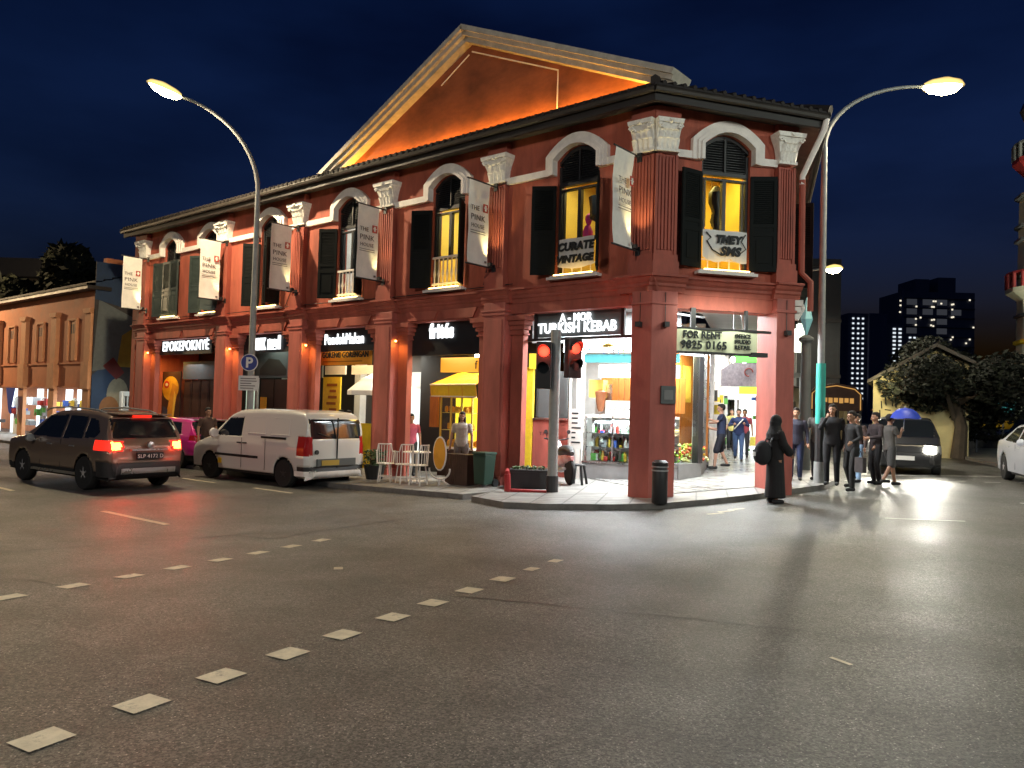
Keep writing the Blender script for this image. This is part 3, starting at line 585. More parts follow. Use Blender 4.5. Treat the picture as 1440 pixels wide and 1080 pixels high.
mb = MB(T_F); v = [(FW - .5 + i / N, -.12 + .02 * math.sin(i * 1.3), z - (.1 * abs(math.sin(1.7 * math.pi * i / N)) if z < 5 else 0)) for z in (4.9, 5.46) for i in range(N + 1)]
mb.add(v, [(i, i + 1, i + N + 2, i + N + 1) for i in range(N)]); mb.build('cloth', M['signw'], ban)
text('THEY', .22, T_F, M['ink'], ban, z0=5.2, a0=FW + .05, b=-.085, slant=.2, bold=.012); text('SMS', .25, T_F, M['ink'], ban, z0=4.95, a0=FW + .1, b=-.085, slant=.2, bold=.012)
mb = MB(T_F); mb.tube([(FW - .44, -.085, 5.4), (FW - .33, -.085, 5.3), (FW - .42, -.085, 5.22), (FW - .3, -.085, 5.05), (FW - .1, -.085, 4.95)], .014, 5); mb.tube([(FW + .44, -.085, 5.4), (FW + .35, -.085, 5.25), (FW + .45, -.085, 5.1), (FW + .32, -.085, 5.0)], .012, 5); mb.each('brush_stroke', M['ink'], ban)
for T, s in ((T_L, LW[0]), (T_F, FW)):
    rb = MB(T)
    for x in (-.36, -.12, .12, .36): rb.tube([(s + x, -.16, 4.64), (s + x, -.16, 5.4)], .013, 5)
    rb.box(s - .5, s + .5, -.175, -.15, 4.84, 4.87); rb.build('window_rail', M['white'], house)
mq = MB(T_L); mq.tube([(1.98, -.9, 5.5), (1.98, -.9, 5.72), (1.98, -.9, 5.86)], [.09, .12, .06], 8); mq.lathe([(.01, 6.14), (.075, 6.08), (.085, 6.0), (.06, 5.92), (.03, 5.86)], (1.96, -.9, 0), 10)
tag(mq.build('shop_dummy', mat('magenta_cloth', (.5, .03, .25), .7), None, smooth=True), 'magenta dressed dummy behind the window nearest the corner', 'mannequin')
mb = MB(T_L); mb.box(9.25, 9.55, -1.2, -1.1, 5.6, 6.3); mb.box(9.3, 9.45, -1.0, -.95, 5.5, 5.8); tag(mb.build('clothes_rail', M['redink'], None), 'red patterned hanging behind the third upstairs window from the corner', 'hanging')

# arcade piers
def gzp(T, s, d): p = T(s, d, 0); return gz(p[0], p[1])
def pier(T, s, w_=PW, d0=-.62, d1=0.0, spot=True):
    zb = gzp(T, s, 0) - .1; mb = MB(T); a, b_ = s - w_ / 2, s + w_ / 2
    mb.box(a, b_, d0, d1, zb, 4.14); mb.box(a - .04, b_ + .04, d0 - .02, d1 + .04, zb, zb + .42)
    mb.box(a - .05, b_ + .05, d0, d1 + .05, 3.92, 3.97); mb.box(a - .03, b_ + .03, d0, d1 + .03, 3.84, 3.92)
    mb.box(a + .07, b_ - .07, d1, d1 + .012, zb + .6, 3.75)
    r_ = mb.build('pier', M['pier'], house, bevel=.012)
    return r_
def side_pilaster(T, s, zlow, m='wall_dk'):
    mb = MB(T); hw = .17; a, b_ = s - hw, s + hw; mb.box(a, b_, -.44, -.26, zlow, 3.40)
    for z0, z1, e in ((3.40, 3.44, .05), (3.44, 3.52, .02), (3.52, 3.62, .07), (3.62, 3.72, .12), (3.72, 3.83, .17)): mb.box(a - e, b_ + e, -.44, -.26 + e, z0, z1)
    return mb.build('side_pilaster', M[m], house, bevel=.008)
for s in LPIER:
    pier(T_L, s)
    for k in (-1, 1):
        if s > 21 and k > 0: continue
        if s - .5 < 4 and k < 0: continue
        side_pilaster(T_L, s + k * .50, gzp(T_L, s, 0) - .1)
    # small orange uplit recess lamp on the pier's flank
    if s > 4.5:
        o = MB(T_L).box(s - .36, s - .33, -.15, -.11, 3.36, 3.40).build('flank_lamp', M['orangelamp'], house); light('SPOT', T_L(s - .47, -.02, 3.55), 42, (1, .56, .10), .05, 'flank_light', house, rot=(0, 0, 0), angle=R(100), blend=.8)
side_pilaster(T_L, 3.91 - .50, -.2)
# the corner pier is bent round the corner
mb = MB(); zb = -.2
def bent(mb, e, z0, z1, dep=.6):
    pts = [T_L(.25, e, 0), T_L(.25, -dep, 0), T_F(.55, -dep - .1, 0), T_F(.55, e, 0)]
    def isect():
        p = Vector(T_L(0, e, 0)[:2]); u = Vector(T_L(1, e, 0)[:2]) - p; q_ = Vector(T_F(0, e, 0)[:2]); v = Vector(T_F(1, e, 0)[:2]) - q_
        det = u.x * -v.y + v.x * u.y; w_ = q_ - p; t = (w_.x * -v.y + v.x * w_.y) / det; return p + u * t
    i_ = isect(); mb.pz([(p[0], p[1]) for p in pts] + [(i_.x, i_.y)], z0, z1)
bent(mb, 0, zb, 4.13); bent(mb, .03, 3.86, 3.9); mb.build('corner_pier', M['pier'], house, bevel=.01)
mb = MB(T_F); mb.box(2.76, 3.17, -.75, 0, 0, 4.13); mb.box(2.73, 3.2, -.75, .03, 3.84, 3.9); mb.build('pier', M['pier'], house, bevel=.01)
for s in (4.2, 8.2, 12.2, 16.2, 20.2): MB(T_S).box(s - .3, s + .3, -.6, 0, 0, 4.2).build('pier', M['pier'], house, bevel=.01)
# bracket of scrolls at the arcade's far corner and wall spots with their cables
mb = MB(T_S)
for k in range(3): mb.box(.02, .25, 0, .16 - .04 * k, 4.0 - .14 * k, 4.12 - .14 * k)
mb.tube([(.12, .12, 4.05), (.12, .16, 3.95), (.12, .1, 3.85), (.12, .03, 3.72)], .05, 6); mb.build('scroll_bracket', M['white'], house)
for T, s, z in ((T_L, .05, 3.46), (T_F, .28, 3.46), (T_F, 2.97, 3.42)):
    mb = MB(T); mb.box(s - .05, s + .05, .01, .13, z - .05, z + .05); mb.tube([(s, .02, z), (s, .02, 4.1)], .008, 4); mb.build('wall_spotlight', M['iron'], house)
MB(T_F).box(.22, .53, .01, .05, 1.9, 2.25).build('meter_box', M['grey2'], house)
mb = MB(T_F); mb.box(.28, .47, .052, .056, 1.98, 2.17); mb.build('notice_plate', M['grey'], house)
# downpipe at the splayed end
mb = MB(); p_ = Vector(ring(.53, 7.85)[2]); q1 = Vector(T_S(-.03, .10, 6.6)); mb.tube([p_, p_ + (q1 - p_) * .1 + Vector((0, 0, -.1)), q1 + Vector((0, 0, .08)), q1 + Vector((0, 0, -.1))], .06, 8); mb.build('downpipe', M['white'], house, smooth=True)
mb = MB(); q2 = Vector(T_S(.12, .12, 4.7)); mb.tube([q1, q2, Vector(T_S(.12, .3, 4.5)), Vector(T_S(.12, .3, 3.9))], .065, 8); mb.build('downpipe', M['wall_dk'], house, smooth=True)

# ------------------------------------------------------------------ arcade ceiling, inner walls and shops (parts of the building)
K0, K1, K2 = (0.95, 20.1), (4.0, 18.72), (4.66, 19.3)
KD = (K2[0] + 25 * math.cos(R(72.3)), K2[1] + 25 * math.sin(R(72.3)))
mb = MB(); poly = [T_L(21, -.3, 0)[:2], T_L(.2, -.3, 0)[:2], T_F(.2, -.3, 0)[:2], T_F(3.0, -.3, 0)[:2], T_S(30, -.3, 0)[:2], KD, K2, K1, K0, T_L(21, -2.9, 0)[:2]]
mb.pz([tuple(p) for p in poly], 4.17, 4.25); mb.build('arcade_ceiling', M['slat'], house)
IW = -2.7
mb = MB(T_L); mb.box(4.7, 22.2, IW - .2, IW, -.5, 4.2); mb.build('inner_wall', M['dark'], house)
for s in (7.9, 11.7, 15.7): MB(T_L).box(s - .14, s + .14, IW, IW + .25, -.5, 4.2).build('inner_column', M['inner'], house)

for k, pts in enumerate(([(22, 0, 4.62), (17.8, -.1, 4.57), (15.0, 0, 4.52), (11.0, -.02, 4.55), (7.2, -.02, 4.51), (3.4, -.02, 4.54)], [(21.8, -.08, 6.75), (20.6, -.1, 6.6), (20.2, -.1, 5.2)], [(4.25, -.1, 6.8), (4.2, -.1, 5.3), (4.35, -.1, 4.6)], [(12.0, -.1, 6.8), (12.05, -.1, 5.0), (12.3, -.1, 4.6)])): MB(T_L).tube(pts, .012, 4).build('cable', M['iron'], house)
slab('arcade_floor', [tuple(p[:2]) for p in (T_F(.8, -.45, 0), T_F(3.0, -.8, 0), T_S(36, -.15, 0))] + [KD, K2, (4.0, 18.6), (2.0, 19.5)], .125, M['tile'], M['kerb'])
def board(name, T, s0, s1, d, z0, z1, m, lab, cat, group=None, th=.05, txt=None, size=.3, tm=None, tz=None, flip=None, bold=.01, sx=1, ext=.015, fit=None, a0=None):
    c = T((s0 + s1) / 2, d, z0); t = thing(name, lab, cat, c, 0, group)
    MB(T).box(min(s0, s1), max(s0, s1), d - th, d, z0, z1).build('panel', m, t)
    if txt: text(txt, size, T, tm, t, z0=tz if tz is not None else z0 + (z1 - z0 - size * .72) / 2, a0=(s0 + s1) / 2 if a0 is None else a0, fit=fit, b=d + .02, flip=flip if flip is not None else (-1 if T is T_L else 1), bold=bold, sx=sx, ext=ext)
    return t
black = M['black']
# shop fascia signs under the lintels
t = board('shop_sign', T_L, 17.0, 20.75, -.42, 3.3, 3.86, black, 'black fascia sign with white lit capitals in the leftmost arcade bay', 'sign', txt='EPOKEPOKNYÉ', size=.50, tm=M['neon'], tz=3.44, fit=3.2, a0=18.75, bold=.0)
t = board('shop_sign', T_L, 12.15, 15.0, -.42, 3.25, 3.86, black, 'black fascia sign with two blocks of washed-out white letters behind the parking sign', 'sign')
text('MASAK', .42, T_L, M['neon'], t, z0=3.38, a0=14.15, b=-.4, flip=-1, bold=.045, fit=.85, ext=.02); text('mad', .5, T_L, M['neon'], t, z0=3.38, a0=13.28, b=-.4, flip=-1, bold=.045, fit=.66, ext=.02)
t = board('shop_sign', T_L, 8.55, 11.1, -.42, 3.2, 3.86, black, 'black fascia sign with slim white lit letters above the orange banner', 'sign', txt='PondokMakan', size=.44, tm=M['neon'], tz=3.40, fit=1.72, a0=9.86, bold=0)
t = board('shop_sign', T_L, 4.5, 7.1, -.42, 3.0, 3.86, black, 'black fascia sign with short white lit script above the yellow awning', 'sign', txt='frités', size=.50, tm=M['neon'], tz=3.45, fit=.85, a0=6.0, bold=.02)
# lit frame board of the kebab sign
t = thing('shop_sign', 'kebab shop sign, white lit capitals in two lines on a dark frame', 'sign', T_L(1.9, -.45, 3.3))
mb = MB(T_L); mb.box(.75, 3.0, -.52, -.47, 3.34, 3.95); mb.build('panel', M['grey2'], t)
mb = MB(T_L)
for a, b_, c_, d_ in ((.4, 3.45, 3.26, 3.32), (.4, 3.45, 3.94, 3.98)): mb.box(a, b_, -.48, -.42, c_, d_)
for s in (.72, 3.02): mb.box(s - .04, s + .04, -.48, -.42, 3.3, 3.96)
mb.build('sign_frame', M['iron'], t)
text('A - MOR', .235, T_L, M['neon'], t, z0=3.675, a0=1.92, b=-.43, flip=-1, bold=.008, fit=.86, ext=.012); text('TURKISH KEBAB', .31, T_L, M['neon'], t, z0=3.43, a0=1.91, b=-.43, flip=-1, bold=.008, fit=2.08, ext=.012)
# for-rent banner on its rails
light('AREA', T_F(1.5, .35, 3.95), 16, (.95, 1, .85), 1.6, 'banner_fill', house, rot=Vector([T_F(0, -.45, 0)[i] - T_F(0, 0, 0)[i] for i in (0, 1)] + [-.75]).to_track_quat('-Z', 'Y').to_euler(), sy=.05)  # added fill light above the banner, no fitting of the building
t = thing('rent_banner', 'pale green canvas banner offering rent with a phone number', 'banner', T_F(1.5, -.1, 2.95))
N = 12; mb = MB(T_F); v = [(.5 + 1.9 * i / N, -.12 + .015 * math.sin(i * .9), z) for z in (2.97, 3.42) for i in range(N + 1)]; mb.add(v, [(i, i + 1, i + N + 2, i + N + 1) for i in range(N)]); mb.build('cloth', M['cream'], t)
mb = MB(T_F); mb.tube([(.4, -.13, 3.43), (2.7, -.13, 3.43)], .03, 6); mb.tube([(.4, -.13, 2.95), (2.45, -.13, 2.95)], .03, 6); mb.box(2.25, 2.6, -.2, -.06, 2.91, 3.0); mb.build('rail', M['iron'], t)
MB(T_F).box(.9, 1.0, -.16, -.1, 3.42, 3.85).box(2.1, 2.16, -.16, -.1, 3.42, 3.85).each('hanger', M['iron'], t)
text('FOR RENT', .205, T_F, M['ink'], t, z0=3.24, a0=.72, b=-.085, align='LEFT', bold=.006, fit=.84); text('9825 0165', .225, T_F, M['ink'], t, z0=3.03, a0=.68, b=-.085, align='LEFT', bold=.006, fit=1.0)
for i, q_ in enumerate(('OFFICE', 'STUDIO', 'RETAIL')): text(q_, .115, T_F, M['ink'], t, z0=3.28 - .115 * i, a0=1.86, b=-.085, align='LEFT', bold=.003, fit=.36)
# upright street banners on the pilasters
where = ['beside the corner capital', 'between the fries window and the kebab window', 'above the column left of the fries shop', 'just right of the tall left lamp post', 'left of the tall left lamp post', 'at the alley end of the shophouse, glowing yellow']
for i, s in enumerate([.14, 3.95, 7.78, 11.62, 15.5, 20.9]):
    t = thing('banner_flag', 'upright pale cloth banner on black arms, ' + where[i], 'banner', T_L(s, .2, 4.9), 0, 'upright banners on the facade')
    N = 10; bow = .0 if i else .05
    mb = MB(T_L); v = [(s + .012 * math.sin(k * 1.1) + bow * math.sin(math.pi * k / N), d, 4.95 + 1.86 * k / N) for d in (.24, .92) for k in range(N + 1)]; mb.add(v, [(k, k + 1, k + N + 2, k + N + 1) for k in range(N)]); mb.build('cloth', M['banner'], t, smooth=True)
    mb = MB(T_L)
    for z in (4.93, 6.83): mb.tube([(s, -.0, z), (s, .98, z)], .02, 6); mb.box(s - .05, s + .05, 0, .04, z - .1, z + .08); mb.build('bracket', M['iron'], t); mb = MB(T_L)
    Tb = lambda a, b_, z, s=s: T_L(s - .022 - b_ - (.03 if s < 1 else 0), .24 + (.68 - a), z)
    for q_, sz, z, sxx in (('THE', .15, 6.15, 1.0), ('PINK', .185, 5.93, 1.12), ('HOUSE', .13, 5.76, 1.0)): text(q_, sz, Tb, M['greyink'], t, z0=z, a0=.30 if q_ != 'THE' else .2, b=0, ext=.003, sx=sxx)
    mb = MB(Tb); mb.box(.46, .62, 0, .006, 6.15, 6.34); mb.build('emblem', M['redink'], t)
    mb = MB(Tb); mb.box(.51, .57, .006, .009, 6.18, 6.31); mb.box(.48, .6, .006, .009, 6.24, 6.26); mb.build('emblem_mark', M['banner'], t)
    mb = MB(Tb)
    for z in (5.68, 5.63): mb.box(.06, .56, 0, .004, z, z + .014)
    mb.box(.55, .62, 0, .004, 5.0, 5.05); mb.each('small_print', M['greyink'], t)
    MB(T_L).box(s - .06, s + .06, .12, .2, 4.96, 5.04).build('uplight', M['iron'], t)
    light('SPOT', T_L(s - .12, .30, 5.02), 55 if i in (0, 1, 5) else 26, (1, .80, .35), .03, 'banner_uplight', t, rot=Vector(Vector(T_L(s - .1, .15, 7)) - Vector(T_L(s - .12, .30, 5.02))).to_track_quat('-Z', 'Y').to_euler(), angle=R(75), blend=.9)

# bay 1: dark doors, painted hoarding
mb = MB(T_L); mb.box(17.9, 20.4, -1.3, -1.22, 2.45, 3.1); mb.build('transom', M['grey2'], house)
mb = MB(T_L)
for k in range(4): mb.box(17.95 + .62 * k, 18.51 + .62 * k, -1.34, -1.28, -.3, 2.42); mb.box(18.03 + .62 * k, 18.43 + .62 * k, -1.28, -1.265, .9, 2.3)
mb.build('folding_door', M['dwood'], house)
MURAL = {}
def mural(T, s0, s1, d, z0, z1, shapes, name, parent, base):
    o = MB(T).box(min(s0, s1), max(s0, s1), d - .04, d, z0, z1).build(name, base, parent)
    for k, (poly, col) in enumerate(shapes):
        key = tuple(col); MURAL[key] = MURAL.get(key) or mat('mural_paint', col, .7, var=.15, vscale=6)
        MB(T).ex([(s0 + (s1 - s0) * u, z0 + (z1 - z0) * v) for u, v in poly], d + .001 + .0015 * k, d + .003 + .0015 * k).build('painted_shape', MURAL[key], o)
    return o
def oval(cx, cy, rx, ry, n=18, a0=0): return [(cx + rx * math.cos(a0 + 2 * math.pi * i / n), cy + ry * math.sin(a0 + 2 * math.pi * i / n)) for i in range(n)]
mural(T_L, 22.1, 20.6, -1.25, -.2, 2.75, [(oval(.5, .78, .42, .16), (.75, .42, .03)), ([(.1, .1), (.45, .05), (.9, .8), (.6, .85)], (.6, .28, .03)), (oval(.3, .83, .14, .05), (.55, .05, .03)), (oval(.3, .83, .07, .02), (.8, .8, .75)), ([(.55, 0), (.62, 0), (.8, .7), (.7, .75)], (.8, .5, .08)), ([(.05, 0), (.3, 0), (.4, .5), (.15, .55)], (.05, .06, .12))], 'painted_hoarding', house, M['dwood'])
light('AREA', T_L(19.5, -.9, 3.0), 10, (.9, .95, 1), 1.2, 'bay_light', house, rot=(0, 0, 0)); light('AREA', T_L(21.2, -.7, 3.3), 26, (1, .62, .15), .3, 'bay_light', house, rot=(0, 0, 0))
# bay 2: dark glazing with a lit slit
mb = MB(T_L); mb.box(12.2, 17.4, -1.5, -1.44, 2.5, 3.5); mb.build('transom', M['grey2'], house)
MB(T_L).box(15.95, 16.5, -1.55, -1.5, .1, 2.5).build('lit_doorway', emis('lit_pale_green', (.62, .8, .6), .9), house); MB(T_L).box(15.72, 15.86, -1.5, -1.42, -.2, 2.5).build('door_jamb', M['white'], house)
for k in range(3): MB(T_L).box(13.2 + .8 * k, 13.92 + .8 * k, -1.5, -1.44, -.2, 2.45).build('folding_door', M['dwood'], house)
mb = MB(T_L); mb.box(15.1, 15.45, -1.40, -1.38, 1.35, 1.85); tag(mb.build('poster', M['orange'], None), 'small orange poster on the dark doors behind the van', 'poster')
mb = MB(T_L); mb.ex([(s, z) for s, z in [(14.1, 2.6), (15.6, 2.6), (15.6, 2.8), (15.1, 3.15), (14.5, 3.1), (14.1, 2.8)]], -1.43, -1.42); tag(mb.build('window_decal', M['gutter'], None), 'dull gold painted emblem on the glazing behind the parking sign', 'decal')
light('AREA', T_L(14.5, -1.0, 3.5), 9, (.85, 1, .85), 1, 'bay_light', house, rot=(0, 0, 0))
# bay 3: fried-food stall
t = thing('shop_banner', 'orange scalloped cloth banner with dark capitals below the slim lit letters', 'banner', T_L(10.4, -.9, 2.8))
mb = MB(T_L); N = 24; top = [(9.2 + 2.5 * i / N, -.9 + .02 * math.sin(i), 3.36 + .07 * abs(math.sin(i * math.pi / 6))) for i in range(N + 1)]; bot = [(a, b_, 2.84) for a, b_, _ in top]; mb.add(top + bot, [(i, i + 1, i + N + 2, i + N + 1) for i in range(N)]); mb.build('cloth', M['orange'], t)
text('GORENG GORENGAN', .235, T_L, M['ink'], t, z0=3.06, a0=10.38, b=-.86, flip=-1, bold=.004, fit=2.1)
MB(T_L).box(9.6, 11.4, -.875, -.87, 2.93, 2.96).build('small_print', M['yink'], t)
board('menu_board', T_L, 11.2, 12.2, -1.55, 2.6, 2.87, M['signw'], 'wide white board at the left of the fried-food stall', 'sign'); board('menu_board', T_L, 9.9, 10.9, -1.55, 2.6, 2.87, M['signw'], 'wide white board at the right of the fried-food stall', 'sign')
t = board('menu_banner', T_L, 11.35, 12.2, -1.5, .9, 2.52, M['yellow'], 'tall yellow menu banner with brown writing behind the van roof', 'banner')
for k in range(7): MB(T_L).box(11.5 + .05 * (k % 2), 12.0 - .07 * (k % 3), -1.5, -1.492, 1.1 + .19 * k, 1.18 + .19 * k).build('writing', M['yink'], t)
MB(T_L).box(8.3, 10.0, -2.6, -2.55, -.3, 2.6).build('lit_back_wall', M['inner'], house); MB(T_L).box(9.85, 10.5, -1.55, -1.5, -.3, 1.15).build('yellow_counter', M['yellow'], house)
light('AREA', T_L(10.6, -1.2, 3.7), 45, (1, .78, .40), 1.2, 'bay_light', house, rot=(0, 0, 0)); light('AREA', T_L(9.6, -1.9, 3.2), 40, (1, .95, .85), .8, 'bay_light', house, rot=(0, 0, 0))
# bay 4: fries shop
MB(T_L).box(8.35, 9.15, -2.45, -2.4, 2.28, 2.70).build('light_box', emis('pale_light_box', (1, .93, .8), .8), house)
MB(T_L).box(8.3, 9.2, -2.5, -2.46, -.3, 2.2).build('lit_doorway', emis('pale_doorway', (.95, 1, .95), 1.0), house); MB(T_L).box(8.22, 8.3, -2.5, -2.35, -.3, 2.2).build('door_jamb', M['white'], house)
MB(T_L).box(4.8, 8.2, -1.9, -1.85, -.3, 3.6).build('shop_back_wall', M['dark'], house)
t = board('light_box_sign', T_L, 5.35, 6.78, -1.2, 2.62, 3.0, emis('orange_light_box', (1, .36, .02), .85), 'orange light box sign above the yellow awning', 'sign', th=.12); text('f', .3, T_L, M['ink'], t, z0=2.7, a0=5.5, b=-1.18, flip=-1)
t = thing('awning', 'pleated yellow awning over the fries counter', 'awning', T_L(6.0, -1.1, 2.0))
mb = MB(T_L); top = [(s, -1.75, 2.62 + .02 * math.sin(s * 9)) for s in [6.65 - .15 * k for k in range(10)]]; mid = [(s + .18 * (1 if k < 1 else 0), -.95, 2.28 + .015 * math.sin(k * 2.2)) for k, (s, _, _) in enumerate([(a * 1.06 - .33, 0, 0) for a, _, _ in top])]; low = [(s, -1.0, 1.98) for s, _, _ in mid]
n = 10; mb.add(top + mid + low, [(i, i + 1, i + n + 1, i + n) for i in range(n - 1)] + [(n + i, n + i + 1, 2 * n + i + 1, 2 * n + i) for i in range(n - 1)]); mb.add([top[0], mid[0], low[0], (top[0][0], -1.75, 1.98)], [(0, 1, 2, 3)]); mb.build('canopy', M['yellow'], t)
mb = MB(T_L); mb.tube([mid[0], mid[-1]], .02, 5); mb.tube([low[0], low[-1]], .02, 5); mb.build('awning_bar', M['white'], t)
mb = MB(T_L)
for k in range(0, n, 3): mb.tube([top[k], mid[k], low[k]], .012, 4)
mb.build('rib', M['orange'], t)
t = thing('display_case', 'yellow lit glass display case on a timber counter under the yellow awning', 'display case', T_L(6.1, -1.4, 0))
MB(T_L).box(5.5, 6.75, -1.75, -1.15, -.35, .62).build('counter', M['dwood'], t); MB(T_L).box(5.45, 6.8, -1.8, -1.1, .62, .67).build('counter_top', M['white'], t)
MB(T_L).box(5.6, 6.7, -1.78, -1.74, .67, 1.95).build('back_panel', emis('yellow_case_back', (1, .62, .03), 1.6), t)
mb = MB(T_L)
for s in (5.58, 5.95, 6.33, 6.7): mb.box(s - .02, s + .02, -1.2, -1.16, .67, 1.97)
for z in (.67, 1.1, 1.55, 1.95): mb.box(5.58, 6.7, -1.72, -1.18, z, z + .015)
mb.build('case_frame', M['inyel'], t); MB(T_L).box(5.6, 6.7, -1.175, -1.17, .69, 1.94).build('pane', M['glass'], t)
rnd = random.Random(3); mb = MB(T_L)
for k in range(40): s, z = rnd.uniform(5.65, 6.65), rnd.choice((.69, .69, 1.12, 1.57)); mb.lathe([(.02, z), (.05, z + .03), (.045, z + rnd.uniform(.08, .16)), (.0, z + .17)], (s, rnd.uniform(-1.65, -1.25), 0), 7)
mb.build('packets', M['orange'], t)
for i, (s0, z0, z1) in enumerate(((7.28, 1.15, 2.0), )): board('menu_board', T_L, s0 - .15, s0 + .17, -1.5, z0, z1, M['wood'], 'narrow timber menu board on the black wall left of the awning', 'sign')
t = thing('pendant_lamp', 'small round white ceiling lamp above the orange light box', 'lamp', T_L(5.74, -1.5, 3.05)); MB(T_L).lathe([(.01, 3.12), (.07, 3.09), (.08, 3.05), (.05, 3.0), (.01, 2.98)], (5.74, -1.5, 0), 10).build('globe', M['lampw'], t, smooth=True); MB(T_L).tube([(5.74, -1.5, 3.1), (5.74, -1.5, 3.8)], .01, 4).build('cord', M['iron'], t)
light('AREA', T_L(6.2, -1.2, 3.0), 45, (1, .70, .22), 1.0, 'bay_light', house, rot=(0, 0, 0)); light('AREA', T_L(8.7, -1.6, 3.2), 35, (.95, 1, .92), .8, 'bay_light', house, rot=(0, 0, 0))
# bay 5 and corner: kebab shop. local frame along the stall front
kx, ky = K1[0] - K0[0], K1[1] - K0[1]; KL = math.hypot(kx, ky); T_K = frame(K0[0], K0[1], math.degrees(math.atan2(ky, kx)), 1)
assert T_K(0, 1, 0)[1] < K0[1]
MB(T_K).box(-.5, KL, -3.2, -3.1, 0, 4.2).build('shop_back_wall', M['inner'], house)
mb = MB(T_K); mb.box(-.5, KL, -.06, 0, 3.42, 4.2); mb.build('bulkhead', M['slat'], house)
MB(T_K).box(.4, KL, .0, .08, 3.18, 3.28).build('cornice_light', M['neon2'], house)
MB(T_K).box(.4, KL, -.04, .05, 3.28, 3.42).build('cornice', M['white'], house)
MB(T_K).box(.4, KL, -.04, .03, 2.92, 3.13).build('teal_fascia', mat('teal_panel', (.03, .15, .16), .4), house)
t = thing('stall_sign', 'long white lit sign with small dark writing under the teal strip', 'sign', T_K(2, 0, 2.5)); MB(T_K).box(1.35, KL, -.03, .06, 2.55, 2.86).build('panel', emis('white_sign_glow', (.95, 1, .98), 2.0), t)
rnd = random.Random(5); mb = MB(T_K); x = 1.45
while x < KL - .15:
    w_ = rnd.uniform(.03, .09); z = 2.63 + rnd.uniform(0, .03); mb.tube([(x, .065, z), (x + w_ / 2, .065, z + rnd.uniform(.06, .15)), (x + w_, .065, z + rnd.uniform(-.02, .05))], .008, 4); x += w_ + rnd.choice((.02, .03, .09))
mb.build('writing', M['ink'], t)
mb = MB(T_K)
for k in range(14): mb.box(1.0 + .16 * k, 1.15 + .16 * k, -1.3, -1.26, 1.7, 2.6)
mb.build('timber_slats', M['wood'], house)
MB(T_K).box(.95, KL, -.5, .04, .0, .42).build('stall_plinth', M['grey'], house); MB(T_K).box(.95, KL, -.5, .06, .42, .46).build('plinth_cap', M['stainless'], house)
t = thing('display_counter', 'glass-fronted chilled counter full of packed food behind the traffic light', 'counter', T_K(2, -.2, .46))
MB(T_K).box(1.0, KL - .1, -.6, -.55, .46, 1.55).build('back_panel', M['stainless'], t); MB(T_K).box(1.0, KL - .1, -.6, .0, 1.55, 1.62).build('counter_top', M['white'], t)
mb = MB(T_K)
for s in (1.0, 1.7, 2.35, KL - .15): mb.box(s, s + .04, -.04, 0, .46, 1.6)
for z in (.8, 1.15): mb.box(1.0, KL - .12, -.55, -.05, z, z + .02)
mb.build('case_frame', M['stainless'], t); MB(T_K).box(1.04, KL - .15, -.02, -.014, .48, 1.53).build('pane', M['glass'], t)
MB(T_K).box(1.1, KL - .2, -.5, -.48, 1.40, 1.46).build('case_light', M['neon2'], t)
cols = [mat('packet_' + n_, c, .5) for n_, c in (('white', (.75, .75, .7)), ('blue', (.05, .12, .45)), ('red', (.5, .04, .03)), ('yellow', (.8, .55, .05)), ('dark', (.05, .04, .04)), ('green', (.1, .35, .06)), ('grey', (.35, .36, .38)))]
mb = MB(T_K)
for k in range(190):
    s = rnd.uniform(1.08, KL - .25); z = rnd.choice((.48, .48, .82, .82, 1.17)); r_ = rnd.uniform(.02, .055); d = rnd.uniform(-.5, -.1)
    if rnd.random() < .5: mb.lathe([(r_, z), (r_, z + rnd.uniform(.08, .22)), (r_ * .4, z + .24)], (s, d, 0), 7, rnd.randrange(7))
    else: mb.box(s, s + rnd.uniform(.06, .16), d, d + .08, z, z + rnd.uniform(.04, .2), rnd.randrange(7))
pk = mb.build('packets', cols, t); pk['kind'] = 'stuff'
t = thing('menu_board', 'white menu board leaning on top of the kebab counter', 'sign', T_K(2, -.1, 1.62)); MB(T_K).box(1.5, 2.9, -.12, -.08, 1.62, 1.98).build('panel', emis('menu_glow', (1, .98, .9), 1.3), t)
mb = MB(T_K)
for k in range(10): mb.tube([(1.6 + .12 * k, -.07, 1.72 + .02 * (k % 3)), (1.66 + .12 * k, -.07, 1.8 + .03 * (k % 2))], .008, 4)
mb.build('writing', M['ink'], t)
# stall column, yellow hoarding, cabinet-like low wall at the left
MB(T_K).box(.78, .95, -.1, .06, 0, 3.3).build('stall_column', M['white'], house)
mb = MB(T_K); mb.box(-.42, .62, -.1, .0, 0, 1.45); low_ = mb.build('low_wall', M['pier'], house, bevel=.01); MB(T_K).box(-.42, .62, -.08, .03, 1.45, 1.50).build('low_wall_sill', M['stainless'], house)
MB(T_K).box(-.30, .5, -.08, -.04, 1.5, 2.7).build('grey_shutter', M['grey2'], house); MB(T_K).box(-.62, -.44, -.1, .02, 0, 2.8).build('yellow_post', M['yellow'], house); MB(T_K).box(-.55, -.1, -.04, .05, 2.75, 3.15).build('yellow_box', emis('yellow_box_glow', (1, .7, .03), 1.1), house)
MB(T_K).box(.98, 1.35, -.7, -.3, 2.05, 2.5).build('yellow_hood', M['inyel'], house)
text('T.MF', .12, T_K, M['ink'], house, name='stencil', z0=1.05, a0=-.1, b=.005, ext=.001)
